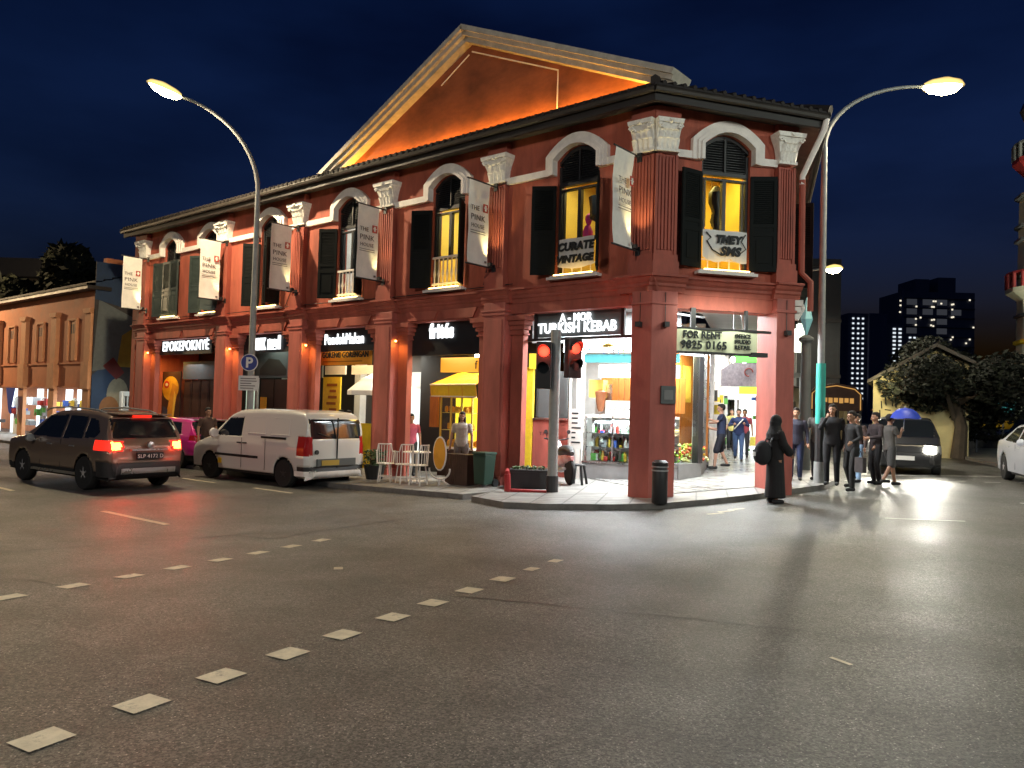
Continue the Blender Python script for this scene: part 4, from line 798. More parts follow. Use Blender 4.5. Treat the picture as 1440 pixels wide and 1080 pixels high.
# spit grill
t = thing('kebab_spit', 'upright kebab spit in a steel grill at the left of the counter', 'grill', T_K(1.25, -.3, 1.62)); MB(T_K).lathe([(.05, 1.7), (.09, 1.78), (.13, 2.05), (.15, 2.2), (.04, 2.25)], (1.28, -.35, 0), 12).build('meat', mat('grilled_meat', (.22, .08, .03), .6, bump=.5), t, smooth=True); mb = MB(T_K); mb.box(1.08, 1.5, -.62, -.56, 1.62, 2.4); mb.tube([(1.28, -.35, 1.62), (1.28, -.35, 2.45)], .012, 6); mb.build('grill_frame', M['stainless'], t)
# corner glazing of the kebab shop
kk = math.degrees(math.atan2(K2[1] - K1[1], K2[0] - K1[0])); T_K2 = frame(K1[0], K1[1], kk, 1); KL2 = math.hypot(K2[0] - K1[0], K2[1] - K1[1])
T_K3 = frame(K2[0], K2[1], 72.3, 1)
MB(T_K2).box(0, KL2, -.3, .03, 0, .5).build('shop_plinth', M['grey'], house); MB(T_K3).box(0, 3.2, -.3, .03, 0, .5).build('shop_plinth', M['grey'], house)
MB(T_K2).box(KL2 - .12, KL2 + .06, -.14, .04, .5, 3.4).build('shop_post', M['iron'], house)
MB(T_K2).box(.1, KL2 - .12, -.02, 0, .5, 3.1).build('pane', M['glass'], house); MB(T_K2).box(0, KL2, .0, .06, 3.12, 3.2).build('cornice_light', M['neon2'], house)
MB(T_K2).box(-.6, 2.6, -1.0, -.95, .5, 3.3).build('yellow_panelling', M['wood'], house)
mb = MB(T_K2)
for a, b_ in ((.5, .85), (.95, 1.3), (1.4, 1.75), (1.85, 2.2)): mb.box(a, b_, -.94, -.92, 2.0, 2.95); mb.box(a + .05, b_ - .05, -.92, -.90, 2.1, 2.85)
mb.build('panel_moulding', M['inyel'], house)
mb = MB(T_K2); rnd = random.Random(9)
for k in range(150): r_ = rnd.uniform(.025, .06); z = .52 + rnd.uniform(0, .42); mb.lathe([(.01, z - r_), (r_, z), (.01, z + r_)], (rnd.uniform(.12, 1.5), rnd.uniform(-.9, -.15), 0), 7, rnd.choice((0, 1, 2, 3)))
pr = mb.build('piled_produce', [mat('lettuce', (.25, .5, .05), .6), mat('lemon', (.85, .6, .05), .5), mat('tomato', (.6, .08, .02), .4), mat('cabbage', (.6, .65, .3), .6)], None, smooth=True); tag(pr, 'green and yellow produce piled in the lit corner glazing', 'produce', kind='stuff')
MB(T_K3).box(.05, 3.2, -.2, -.15, .5, 3.9).build('inner_wall', M['inner'], house); mb = MB(T_K3); [mb.box(k, k + .08, -.02, .03, .5, 3.4) for k in (.06, .85, 1.65, 2.45, 3.1)]; mb.build('shop_frame', M['stainless'], house)
light('AREA', T_K2(.8, -.5, 3.2), 75, (1, .88, .5), .6, 'case_light', house, rot=(0, 0, 0)); light('AREA', T_K(2.2, -.3, 1.5), 60, (.95, 1, 1), 1.8, 'case_light', house, rot=(0, 0, 0), sy=.3); light('AREA', T_K(2, -.8, 3.3), 105, (.95, .98, 1), 1.5, 'case_light', house, rot=(0, 0, 0)); light('AREA', T_K2(.4, -.5, 1.3), 10, (1, .85, .3), .4, 'case_light', house, rot=(0, 0, 0))
t = thing('till_screen', 'small blue-white till screen in the corner glazing', 'screen', T_K2(.2, -.35, 1.7)); MB(T_K2).box(.08, .34, -.4, -.37, 1.88, 2.06).build('screen', emis('blue_screen', (.35, .6, 1), 2.5), t); MB(T_K2).box(.17, .25, -.4, -.36, 1.55, 1.88).build('stand', M['iron'], t)
# corridor: shop fronts down the arcade's inner side, lit to the far end
rnd = random.Random(11)
for k in range(7):
    a = 3.3 + 3.1 * k; col = [(.9, 1, .98), (1, .95, .80), (.95, 1, 1), (.88, 1, .85), (1, .98, .92), (1, .92, .7), (.9, 1, 1)][k]
    MB(T_K3).box(a, a + .35, -.3, .12, 0, 4.15).build('inner_column', M['white'], house)
    MB(T_K3).box(a + .35, a + 3.1, -1.6, -1.55, 0, 4.1).build('shop_back_wall', M['inner'], house); MB(T_K3).box(a + .4, a + 3.05, -.06, .02, 2.75, 3.15).build('shop_fascia', emis('fascia_glow', col, 1.2), house)
    light('AREA', T_K3(a + 1.7, .6, 4.05), 130, col, 1.6, 'arcade_light', house, rot=(0, 0, 0))
    MB(T_K3).box(a + .5, a + 2.9, .55, .7, 4.1, 4.15).build('tube_light', M['neon2'], house)
    mb = MB(T_K3)
    for j in range(26): s = a + rnd.uniform(.4, 2.9); z = rnd.choice((.5, .9, 1.3, 1.7, 2.1)); mb.box(s, s + rnd.uniform(.05, .3), -1.4, -.2 + rnd.uniform(0, .4), z, z + rnd.uniform(.1, .35), rnd.randrange(7))
    o = mb.build('shelf_goods', cols, None); tag(o, 'jumble of goods on shelves along the bright arcade, stretch %s' % ['nearest the corner', 'second in', 'third in', 'fourth in', 'fifth in', 'sixth in', 'at the far end'][k], 'goods', 'goods along the arcade', 'stuff')
t = thing('hanging_sign', 'arched grey hanging sign with red mark across the bright arcade', 'sign', T_K3(4, 1.2, 3))
Tx = lambda a, b_, z: T_K3(4.6 + b_, .25 + a, z)
mb = MB(Tx); mb.ex([(0, 2.55), (1.95, 2.55), (1.95, 3.1), (1.8, 3.25), (.3, 3.25), (0, 3.05)], -.03, .03); mb.build('panel', mat('grey_lilac_panel', (.42, .36, .40), .6, var=.3, vscale=12), t)
mb = MB(Tx); mb.tube([(.8 + .12 * math.cos(a), -.05, 2.98 + .12 * math.sin(a)) for a in [j * .6 for j in range(9)]], .02, 5); mb.build('emblem', mat('dark_red_mark', (.4, .08, .06), .6), t)
Tx2 = lambda a, b_, z: T_K3(6.6 + b_, .25 + a, z)
t = board('light_box_sign', Tx2, .3, 1.9, -.0, 3.4, 3.65, emis('green_light_box', (.12, .8, .05), 1.4), 'bright green light box hanging across the arcade ceiling', 'sign')
Tx3 = lambda a, b_, z: T_K3(9.5 + b_, .25 + a, z)
t = board('light_box_sign', Tx3, .4, 1.9, -.0, 2.45, 2.72, emis('lime_light_box', (.6, .9, .02), 1.6), 'lime yellow light box across the far part of the arcade', 'sign')
mb = MB(T_K3); mb.box(22.5, 22.6, -1.5, 2.4, 0, 4.1); mb.build('corridor_end', M['inner'], house)
# bright shop ceiling lamps above the corner pavement
for (x, y, z, p_) in ((2.4, 18.0, 4.1, 270), (4.6, 18.0, 4.1, 330), (3.0, 20.4, 3.6, 110), (1.5, 19.2, 4.1, 150)):
    light('AREA', (x, y, z), p_, (.93, .98, 1), .7, 'arcade_light', house, rot=(0, 0, 0)); mb = MB(); mb.box(x - .6, x + .6, y - .04, y + .04, z + .01, z + .05); mb.build('tube_light', M['neon2'], house)
for k, (s, d, z) in enumerate(((1.55, -1.2, 3.2), )):
    t = thing('pendant_lamp', 'hanging brass lamp with warm bulb just right of the traffic light', 'lamp', T_L(s, d, z)); MB(T_L).lathe([(.14, z - .05), (.12, z), (.03, z + .07), (.01, z + .1)], (s, d, 0), 12).build('shade', M['inyel'], t); MB(T_L).lathe([(.01, z - .05), (.04, z - .03), (.01, z)], (s, d, 0), 8).build('bulb', M['bulb'], t); MB(T_L).tube([(s, d, z + .1), (s, d, 4.15)], .008, 4).build('cord', M['iron'], t)
x, y, z = 5.15, 18.3, 3.0
t = thing('pendant_lamp', 'bare glowing bulb under the rent banner', 'lamp', (x, y, z)); MB().lathe([(.01, z - .07), (.06, z - .03), (.06, z + .02), (.02, z + .07)], (x, y, 0), 10).build('bulb', M['lampw'], t, smooth=True); MB().tube([(x, y, z + .07), (x, y, 4.15)], .008, 4).build('cord', M['iron'], t)
mb = MB()      # ceiling pipes and cables over the corner
mb.tube([(2.2, 17.2, 4.05), (4.6, 18.9, 4.05)], .03, 6); mb.tube([(3.4, 16.6, 4.0), (3.4, 18.8, 4.0), (3.4, 18.8, 3.4)], .025, 6); mb.tube([(5.0, 17.2, 4.0), (6.8, 23, 4.0)], .03, 6); mb.build('ceiling_pipe', M['steel'], house)

mb = MB(T_K); rnd = random.Random(31)           # a string of small pennants and hanging packets over the stall
for k in range(22): s = .5 + .125 * k; z = 3.3 - .06 * math.sin(k * math.pi / 21); mb.ex([(s - .04, z), (s + .04, z), (s, z - .11)], .16, .165, rnd.randrange(7))
pn = mb.build('pennant_string', cols, None); tag(pn, 'string of small coloured pennants above the teal strip of the kebab stall', 'bunting')
t = thing('standpipe', 'white vertical pipe beside the kebab stall, just right of the signal post', 'pipe', T_K(.66, .2, 0)); MB(T_K).tube([(.66, .2, .0), (.66, .2, 3.3)], .035, 8).build('pipe', M['white'], t, smooth=True); MB(T_K).tube([(.66, .2, 3.28), (.66, .2, 3.36)], .06, 8).build('collar', M['white'], t)
t = thing('menu_stand', 'white poster board on legs left of the chilled counter', 'sign', T_K(.85, .35, 0)); MB(T_K).box(.72, 1.05, .32, .35, .75, 1.75).build('board', M['signw'], t); [MB(T_K).tube([(s, .33, .02), (s, .33, .75)], .015, 5).build('leg', M['steel'], t) for s in (.76, 1.01)]
mb = MB(T_K)
for k in range(7): mb.box(.77, .77 + rnd.uniform(.1, .24), .351, .354, 1.62 - .12 * k, 1.66 - .12 * k)
mb.each('writing', M['ink'], t)
# ------------------------------------------------------------------ street lamps
def glowmat():  # see-through emission that stands in for lamp glare
    m = bpy.data.materials.new('glow_shell'); m.use_nodes = True; n = m.node_tree.nodes; l = m.node_tree.links; n.remove(n['Principled BSDF'])
    tr = n.new('ShaderNodeBsdfTransparent'); em = n.new('ShaderNodeEmission'); em.inputs[0].default_value = (1, .70, .22, 1); em.inputs[1].default_value = 1.5; lw = n.new('ShaderNodeLayerWeight'); lw.inputs[0].default_value = .35; iv = n.new('ShaderNodeMath'); iv.operation = 'SUBTRACT'; iv.inputs[0].default_value = .85; iv.use_clamp = True
    mx_ = n.new('ShaderNodeMixShader'); l.new(lw.outputs['Facing'], iv.inputs[1]); l.new(iv.outputs[0], mx_.inputs[0]); l.new(tr.outputs[0], mx_.inputs[1]); l.new(em.outputs[0], mx_.inputs[2]); l.new(mx_.outputs[0], n['Material Output'].inputs[0]); return m
GLOW = glowmat()
def street_lamp(lab, base, toward, H, reach, rise, em, power, col, spot=True, r0=.085, teal=False, group='street lamps', head=.75, swing=.96, kind_='SPOT'):
    x, y = base; z = gz(x, y) + .08; t = thing('street_lamp', lab, 'street lamp', (x, y, z), 0, group)
    dx, dy = toward; n = math.hypot(dx, dy); dx, dy = dx / n, dy / n
    P = [(x, y, z)] + [(x, y, z + H * k / 6) for k in range(1, 7)]; N = 12; arc = []
    for k in range(1, N + 1):
        a = k / N; g = a * math.pi / 2 * swing; g1 = math.pi / 2 * swing; arc.append((x + dx * reach * (1 - math.cos(g)) / (1 - math.cos(g1)), y + dy * reach * (1 - math.cos(g)) / (1 - math.cos(g1)), z + H + rise * math.sin(g) / math.sin(g1)))
    mb = MB(); mb.tube(P, [r0 * 1.25, r0 * 1.2] + [r0 * (1.1 - .06 * k) for k in range(5)], 10); mb.tube([(x, y, z), (x, y, z + .5)], r0 * 1.7, 10); mb.build('pole', M['pole'], t, smooth=True)
    if teal: mb = MB(); mb.tube([(x, y, z + 1.35), (x, y, z + 2.0), (x, y, z + 2.7)], r0 * 1.42, 10); mb.build('turquoise_band', M['teal'], t, smooth=True); MB().tube([(x, y, z + .5), (x, y, z + 1.34)], r0 * 1.45, 10).build('black_sleeve', M['iron'], t)
    mb = MB(); mb.tube([P[-1]] + arc, [r0 * .75 * (1 - .03 * k) for k in range(N + 1)], 8); mb.build('arm', M['pole'], t, smooth=True)
    e = Vector(arc[-1]); sl = (arc[-1][2] - arc[-2][2]) / max(.01, math.hypot(arc[-1][0] - arc[-2][0], arc[-1][1] - arc[-2][1]))
    T = lambda a, b_, c: (e.x + dx * a - dy * b_, e.y + dy * a + dx * b_, e.z + c + a * sl)
    mb = MB(T); prof = [(-.12, .05, .03), (0, .09, .07), (.2, .18, .11), (head * .6, .21, .11), (head * .9, .15, .07), (head, .05, .02)]
    vs = []; m_ = 8
    for a, w_, h in prof: vs += [(a, w_ * math.cos(math.pi * k / (m_ - 1)), h * math.sin(math.pi * k / (m_ - 1))) for k in range(m_)]
    mb.add(vs, [(i * m_ + k, i * m_ + k + 1, (i + 1) * m_ + k + 1, (i + 1) * m_ + k) for i in range(len(prof) - 1) for k in range(m_ - 1)]); hd = mb.build('lamp_head', M['steel'], t, smooth=True)
    vs = []
    for a, w_, h in [(.06, .10, .05), (.2, .17, .15), (head * .5, .20, .20), (head * .8, .16, .15), (head * .95, .07, .04)]: vs += [(a, w_ * math.cos(math.pi * k / (m_ - 1)), -h * math.sin(math.pi * k / (m_ - 1))) for k in range(m_)]
    MB(T).add(vs, [(i * m_ + k, i * m_ + k + 1, (i + 1) * m_ + k + 1, (i + 1) * m_ + k) for i in range(4) for k in range(m_ - 1)]).build('lens', em, t, smooth=True)
    mb = MB(T); prof_ = [(-.02, .08, .06), (.14, .22, .20), (head * .5, .29, .30), (head * .85, .22, .22), (head * 1.02, .08, .06)]  # glowing shell added round the lens to imitate the lamp's glare
    vs = []
    for a, w_, h in prof_: vs += [(a, w_ * math.cos(math.tau * k / 14), .02 + h * .62 * math.sin(math.tau * k / 14)) for k in range(14)]
    mb.add(vs, [(i * 14 + k, i * 14 + (k + 1) % 14, (i + 1) * 14 + (k + 1) % 14, (i + 1) * 14 + k) for i in range(4) for k in range(14)]); mb.build('glow_shell', GLOW, t, smooth=True)
    light(kind_, T(head * .5, 0, -.40), power, col, .16, 'lamp_light', t, rot=(0, 0, 0), angle=R(172), blend=.3)
    return t
pL = T_L(11.2, 1.65, 0); hL = Vector(T_L(13.5, 3.2, 0)) - Vector(pL)
street_lamp('tall street lamp with curved arm on the left, parking signs on its pole', pL[:2], (hL.x, hL.y), 7.6, 2.3, 2.75, M['lamp'], 2300, (1, .80, .52), swing=.72, head=1.0)
street_lamp('tall street lamp on the right with turquoise painted band, arm over the side street', (6.92, 17.55), (1, .10), 7.6, 2.35, 1.55, M['lamp'], 1200, (1, .86, .62), teal=True, r0=.075, head=.95)
street_lamp('distant street lamp glowing pale yellow just right of the shophouse corner', (11.6, 32.2), (1, .05), 6.9, 1.2, .6, M['lamp'], 1500, (1, .93, .72))
street_lamp('far-off street lamp down the side street, a small white point', (20.6, 60), (-.2, -1), 6.0, .8, .5, M['lampw'], 900, (1, .95, .85))
# unseen lamps of the same street; the last is added to light the orange shophouse
for (bx, by), tw, p_, c_, lb_ in (((-12, -3), (.7, 1), 2300, (1, .90, .78), 'street lamp on the near pavement facing the gable'), ((13.5, -4), (-.6, 1), 2200, (.95, .98, .93), 'street lamp on the near pavement facing the rent banner'), ((17, 8), (-1, .2), 900, (.90, 1, .88), 'street lamp across the side street from the hooded figure'), (tuple(T_L(42, 1.65, 0)[:2]), (-.64, -.77), 4200, (1, .70, .38), 'unseen street lamp added to light the orange shophouse')):
    street_lamp(lb_, (bx, by), tw, 7.2, 2.2, 1.5, M['lamp'], p_, c_, kind_='POINT')

# parking sign on the left lamp post
x, y, _ = pL; px_, py_ = x - .02, y - .12
Ts = lambda a, b_, z: (px_ + a, py_ - b_, z)
t = thing('parking_sign', 'round blue parking sign with white letter on the left lamp post', 'sign', (px_, py_, 2.4))
mb = MB(Ts); mb.lathe([(.01, -.01), (.235, -.01), (.235, .01), (.01, .01)], (0, 0, 2.76), 28, axis='y'); mb.build('disc', M['signw'], t); mb = MB(Ts); mb.lathe([(.01, .012), (.215, .012), (.215, .016), (.01, .016)], (0, 0, 2.76), 28, axis='y'); mb.build('blue_face', M['signblue'], t)
text('P', .38, Ts, M['signw'], t, z0=2.63, b=.02, ext=.003, bold=.012)
t = thing('parking_hours_plate', 'white rectangular plate of small dark writing under the round parking sign', 'sign', (px_, py_, 2.0))
MB(Ts).box(-.27, .27, 0, .012, 2.0, 2.40).build('plate', M['signw'], t); mb = MB(Ts)
for k, w_ in enumerate((.42, .44, .3, .4, .36)): mb.box(-.22, -.22 + w_, .012, .014, 2.31 - .065 * k, 2.335 - .065 * k)
mb.build('writing', M['greyink'], t)

# ------------------------------------------------------------------ traffic signal
tx, ty = .90, 16.5; tz = gz(tx, ty) + .1
t = thing('traffic_signal', 'grey traffic signal post with two red lights at the kerb', 'traffic light', (tx, ty, tz))
mb = MB(); mb.tube([(tx, ty, tz), (tx, ty, tz + 1.5), (tx, ty, 3.4)], .105, 12); mb.build('post', M['pole'], t, smooth=True); mb = MB(); mb.tube([(tx, ty, tz), (tx, ty, tz + .35)], .13, 12); mb.build('post_base', M['iron'], t)
for (dx, dz, ang, on, lab) in ((-.24, 0, -8, 'man', None), (.36, .08, 28, 'disc', None)):
    hx, hy, hz = tx + dx, ty - .12, 2.93 + dz; a = R(ang); c, s_ = math.cos(a), math.sin(a)
    Th = lambda u, v, z, hx=hx, hy=hy, hz=hz, c=c, s_=s_: (hx + u * c + v * s_, hy + u * s_ - v * c, hz + z)
    mb = MB(Th); hb = .16; low = -.78 if on == 'man' else -.62; mb.box(-hb, hb, -.1, .1, low, .2); hd = mb.build('signal_head', M['tl_black'], t, bevel=.02)
    n_l = 2
    for k in range(n_l):
        z = -.0 - .36 * k
        mb = MB(Th); mb.lathe([(.001, .105), (.10, .105), (.115, .10), (.115, .09)], (0, 0, z), 20, axis='y')
        mb.build('lens', (M['redlamp'] if k == 0 else M['dglass']), hd)
        v = []; N = 14                            # hood over the lens
        for j in range(N + 1): aa = math.pi * (-.12 + 1.24 * j / N); v += [(.13 * math.cos(aa), .1, z + .13 * math.sin(aa)), (.13 * math.cos(aa), .1 + .2 * (.35 + .65 * max(0, math.sin(aa))), z + .13 * math.sin(aa))]
        mb = MB(Th); mb.add(v, [(2 * j, 2 * j + 2, 2 * j + 3, 2 * j + 1) for j in range(N)]); mb.build('visor', M['tl_black'], hd)
    mb = MB(Th); mb.box(-.03, .03, -.2, -.1, -.2, -.14); mb.build('clamp', M['iron'], t)
    light('POINT', Th(0, .24, 0), 14, (1, .08, .03), .08, 'signal_light', t)
# ------------------------------------------------------------------ kerbside furniture
bx, by = 2.80, 14.62; bz = gz(bx, by) + .1
t = thing('litter_bin', 'black cylindrical litter bin with two silver rings in front of the corner pier', 'bin', (bx, by, bz))
mb = MB(); mb.lathe([(.135, bz), (.145, bz + .02), (.145, bz + .62), (.13, bz + .66), (.15, bz + .70), (.15, bz + .76), (.10, bz + .80), (.01, bz + .81)], (bx, by, 0), 24); mb.build('body', M['iron'], t, smooth=True)
for z in (.60, .67): MB().lathe([(.147, bz + z), (.156, bz + z), (.156, bz + z + .025), (.147, bz + z + .025)], (bx, by, 0), 24).build('silver_ring', M['steel'], t)
sx_, sy_ = 1.58, 18.1; sz_ = gz(sx_, sy_) + .11
t = thing('metal_stool', 'black four-legged metal stool in front of the kebab counter', 'stool', (sx_, sy_, sz_))
MB().lathe([(.01, sz_ + .47), (.17, sz_ + .47), (.18, sz_ + .45), (.17, sz_ + .43), (.01, sz_ + .43)], (sx_, sy_, 0), 18).build('seat', M['iron'], t)
for k in range(4): a = R(20 + 90 * k); MB().tube([(sx_ + .14 * math.cos(a), sy_ + .14 * math.sin(a), sz_ + .44), (sx_ + .23 * math.cos(a), sy_ + .23 * math.sin(a), sz_)], .03, 6).build('leg', M['iron'], t)
# red kerb railing
rx0, rx1, ry = -.05, .78, 16.5; rz_ = gz(0, ry) + .1
t = thing('red_barrier', 'low red metal barrier at the foot of the traffic signal', 'barrier', (.35, ry, rz_))
mb = MB(); mb.tube([(rx0, ry + .5, rz_ + .42), (rx0, ry, rz_ + .42), (rx0 + .05, ry, rz_)], .045, 8); mb.tube([(rx0, ry, rz_ + .04), (rx1, ry - .1, rz_ + .04)], .04, 8); mb.tube([(rx0, ry, rz_ + .38), (rx0 + .02, ry, rz_ + .02)], .07, 8); mb.build('frame', mat('red_enamel', (.35, .02, .02), .4), t, smooth=True)
t = thing('planter_box', 'low black planter box behind the red barrier', 'planter', (.45, 17.3, 0)); mb = MB(); mb.box(.02, .86, 17.1, 17.6, rz_, rz_ + .38); mb.box(0, .88, 17.07, 17.63, rz_ + .38, rz_ + .43); mb.build('trough', M['iron'], t, bevel=.01)
rnd = random.Random(4); mb = MB()
for k in range(90): x, y = rnd.uniform(.05, .83), rnd.uniform(17.12, 17.58); z = rz_ + .42; a = rnd.uniform(0, 6.3); l_ = rnd.uniform(.05, .13); mb.quad([(x, y, z), (x + l_ * .3 * math.cos(a + 1.2), y + l_ * .3 * math.sin(a + 1.2), z + l_ * .5), (x + l_ * math.cos(a), y + l_ * math.sin(a), z + l_ * .7), (x + l_ * .3 * math.cos(a - 1.2), y + l_ * .3 * math.sin(a - 1.2), z + l_ * .5)])
leaves = mb.build('leaves', mat('leaf', (.04, .08, .02), .6, var=.3), t)
# motorcycle behind the signal post
def motorcycle(lab, loc, rz, body, group=None):
    t = thing('motorcycle', lab, 'motorcycle', loc, rz, group); F = ident
    for x in (-.62, .62):
        w_ = local(MB().lathe([(.20, -.04), (.27, -.05), (.30, -.02), (.30, .02), (.27, .05), (.20, .04)], (x, 0, .30), 22, axis='y'), 'wheel', M['rubber'], t, smooth=True)
        mb = MB(); mb.lathe([(.18, -.015), (.205, -.02), (.205, .02), (.18, .015)], (x, 0, .30), 20, axis='y')
        for k in range(6): a = k * math.pi / 3; mb.tube([(x, 0, .30), (x + .19 * math.cos(a), 0, .30 + .19 * math.sin(a))], .012, 4)
        local(mb, 'rim', M['steel'], w_)
    local(MB().tube([(.62, -.1, .3), (.42, -.1, .95)], .025, 6).tube([(.62, .1, .3), (.42, .1, .95)], .025, 6), 'fork', M['steel'], t)
    local(MB().tube([(.40, -.32, 1.02), (.42, -.1, .98), (.42, .1, .98), (.40, .32, 1.02)], .018, 6), 'handlebar', M['iron'], t)
    local(MB().tube([(-.75, 0, .72), (-.5, 0, .78), (-.1, 0, .74), (.1, 0, .7)], [.05, .13, .14, .09], 10), 'saddle', M['iron'], t, smooth=True)
    local(MB().tube([(-.8, 0, .62), (-.5, 0, .60), (-.1, 0, .52), (.15, 0, .6), (.42, 0, .88), (.55, 0, .92)], [.05, .12, .15, .11, .12, .07], 10), 'fairing', body, t, smooth=True)
    local(MB().tube([(.62, 0, .63), (.75, 0, .56), (.88, 0, .42)], [.07, .07, .03], 8), 'mudguard', body, t, smooth=True)
    local(MB().lathe([(.01, -.1), (.10, -.1), (.12, 0), (.10, .1), (.01, .1)], (0, 0, .35), 12, axis='y'), 'engine', M['steel'], t)
    local(MB().lathe([(.01, .60), (.08, .58), (.07, .50)], (0, 0, .92), 12, axis='x'), 'headlight', M['dglass'], t)
    for s_ in (-1, 1): local(MB().tube([(.38, s_ * .25, 1.0), (.36, s_ * .28, 1.16)], .01, 5).lathe([(.01, -.01), (.05, -.01), (.05, .01), (.01, .01)], (.36, s_ * .29, 1.18), 10, axis='x'), 'mirror', M['iron'], t)
    local(MB().tube([(-.1, .14, .3), (-.7, .16, .38)], .04, 8), 'exhaust', M['steel'], t)
    return t
motorcycle('red and white motorcycle parked behind the traffic signal post', (1.22, 18.6, gz(1.3, 18) + .11), R(105), mat('red_white_fairing', (.55, .08, .07), .3, var=.9, vscale=3, col2=(.85, .85, .85)))

# white wire chairs outside the fries shop
def wire_chair(lab, loc, rz):
    t = thing('wire_chair', lab, 'chair', loc, rz, 'white wire chairs'); m = M['white']
    local(MB().lathe([(.20, .44), (.22, .45), (.20, .465), (.01, .465)], (0, 0, 0), 16), 'seat', m, t)
    for k in range(4): a = R(45 + 90 * k); local(MB().tube([(.15 * math.cos(a), .15 * math.sin(a), .45), (.21 * math.cos(a), .21 * math.sin(a), 0)], .016, 6), 'leg', m, t)
    mb = MB(); mb.tube([(.22 * math.cos(R(a)), .22 * math.sin(R(a)), .92 if 40 < a < 140 else .75) for a in range(0, 181, 12)], .016, 6)
    for a in range(0, 181, 18): mb.tube([(.2 * math.cos(R(a)), .2 * math.sin(R(a)), .45), (.22 * math.cos(R(a)), .22 * math.sin(R(a)), .9 if 40 < a < 140 else .75)], .009, 5)
    local(mb, 'backrest', m, t)
    mb = MB(); mb.tube([(.19 * math.cos(R(a)), .19 * math.sin(R(a)), .15) for a in (45, 135, 225, 315, 45)], .01, 5); local(mb, 'foot_ring', m, t); return t
for i, (s, d, l_) in enumerate(((6.35, 1.0, 'white wire chair nearest the van, in front of the arcade pier'), (5.75, .95, 'white wire chair in the middle of the row before the fries shop'), (5.2, 1.0, 'white wire chair nearest the display counter'))):
    p = T_L(s, d, 0); wire_chair(l_, (p[0], p[1], gz(p[0], p[1]) + .11), R(180 + 30 * i))
p = T_L(5.85, .45, 0); z = gz(p[0], p[1]) + .11
t = thing('wire_table', 'small round white table between the wire chairs', 'table', (p[0], p[1], z)); MB().lathe([(.01, z + .72), (.33, z + .72), (.34, z + .70), (.01, z + .70)], (p[0], p[1], 0), 24).build('tabletop', M['white'], t); MB().tube([(p[0], p[1], z), (p[0], p[1], z + .7)], .03, 8).lathe([(.2, z), (.2, z + .02), (.03, z + .05)], (p[0], p[1], 0), 16).build('pedestal', M['white'], t)
# menu cart with an orange lit oval board, umbrella base and green bin
p = T_L(4.78, .75, 0); z = gz(p[0], p[1]) + .11; Tc = frame(p[0], p[1], 140.4, -1)
t = thing('menu_stand', 'ornate stand with an orange oval board outside the fries shop', 'sign', (p[0], p[1], z)); mb = MB(Tc)
mb.ex([(.19 * math.cos(R(a)), z + .72 + .36 * math.sin(R(a))) for a in range(0, 360, 20)], -.02, .02); mb.build('oval_board', M['orange'], t)
mb = MB(Tc); mb.tube([(.33 * math.cos(R(a)), 0, z + .36 + .22 * math.sin(R(a))) for a in range(170, 371, 15)], .022, 6); mb.tube([(0, 0, z + .15), (0, 0, z)], .03, 6); mb.tube([(-.2, -.15, z), (0, 0, z + .15), (.2, -.15, z)], .02, 6); mb.tube([(.2 * math.cos(R(a)), 0, z + .72 + .38 * math.sin(R(a))) for a in range(0, 361, 20)], .018, 6); mb.build('frame', M['white'], t)
p = T_L(3.72, .42, 0); z = gz(p[0], p[1]) + .11
t = thing('wheeled_bin', 'tall dull green bin against the pier left of the traffic signal', 'bin', (p[0], p[1], z)); Tc = frame(p[0], p[1], 140.4, -1); mb = MB(Tc)
vs = [(-.15, -.15, z + .06), (.15, -.15, z + .06), (.15, .15, z + .06), (-.15, .15, z + .06), (-.19, -.2, z + .72), (.19, -.2, z + .72), (.19, .17, z + .72), (-.19, .17, z + .72)]
mb.add(vs, [(0, 3, 2, 1), (4, 5, 6, 7), (0, 1, 5, 4), (1, 2, 6, 5), (2, 3, 7, 6), (3, 0, 4, 7)]); mb.build('body', M['green'], t, bevel=.02); mb = MB(Tc); mb.box(-.2, .2, -.22, .19, z + .72, z + .78); mb.tube([(-.18, -.24, z + .75), (.18, -.24, z + .75)], .02, 6); mb.build('lid', M['green'], t, bevel=.015)
for a in (-.17, .17): MB(Tc).lathe([(.01, a - .03), (.09, a - .03), (.09, a + .03), (.01, a + .03)], (0, -.2, z + .09), 12, axis='x').build('wheel', M['rubber'], t)
for i, (s, d, n_) in enumerate(((7.2, .6, 'dark leafy pot plant half hidden by the van rear'), (4.5, .3, 'dark slatted planter below the yellow display case'))):
    p = T_L(s, d, 0); z = gz(p[0], p[1]) + .11; t = thing('pot_plant', n_, 'plant', (p[0], p[1], z)); Tc = frame(p[0], p[1], 140.4, -1)
    if i: mb = MB(Tc); [mb.box(-.35 + .07 * k, -.29 + .07 * k, -.2, .2, z, z + .7) for k in range(10)]; mb.box(-.34, .33, -.19, .19, z, z + .66); mb.build('pot', M['dwood'], t)
    else: MB().lathe([(.2, z), (.28, z + .35), (.24, z + .34)], (p[0], p[1], 0), 16).build('pot', M['iron'], t)
    if not i:
        mb = MB()
        for k in range(260): a = rnd.uniform(0, 6.3); r_ = rnd.uniform(0, .34); x, y, zz = p[0] + r_ * math.cos(a), p[1] + r_ * math.sin(a), z + .3 + rnd.uniform(0, .4); l_ = .1; b_ = rnd.uniform(0, 6.3); mb.quad([(x, y, zz), (x + l_ * .4 * math.cos(b_ + 1), y + l_ * .4 * math.sin(b_ + 1), zz + .04), (x + l_ * math.cos(b_), y + l_ * math.sin(b_), zz + rnd.uniform(-.05, .08)), (x + l_ * .4 * math.cos(b_ - 1), y + l_ * .4 * math.sin(b_ - 1), zz + .04)])
        mb.build('foliage', leaves.data.materials[0], t)
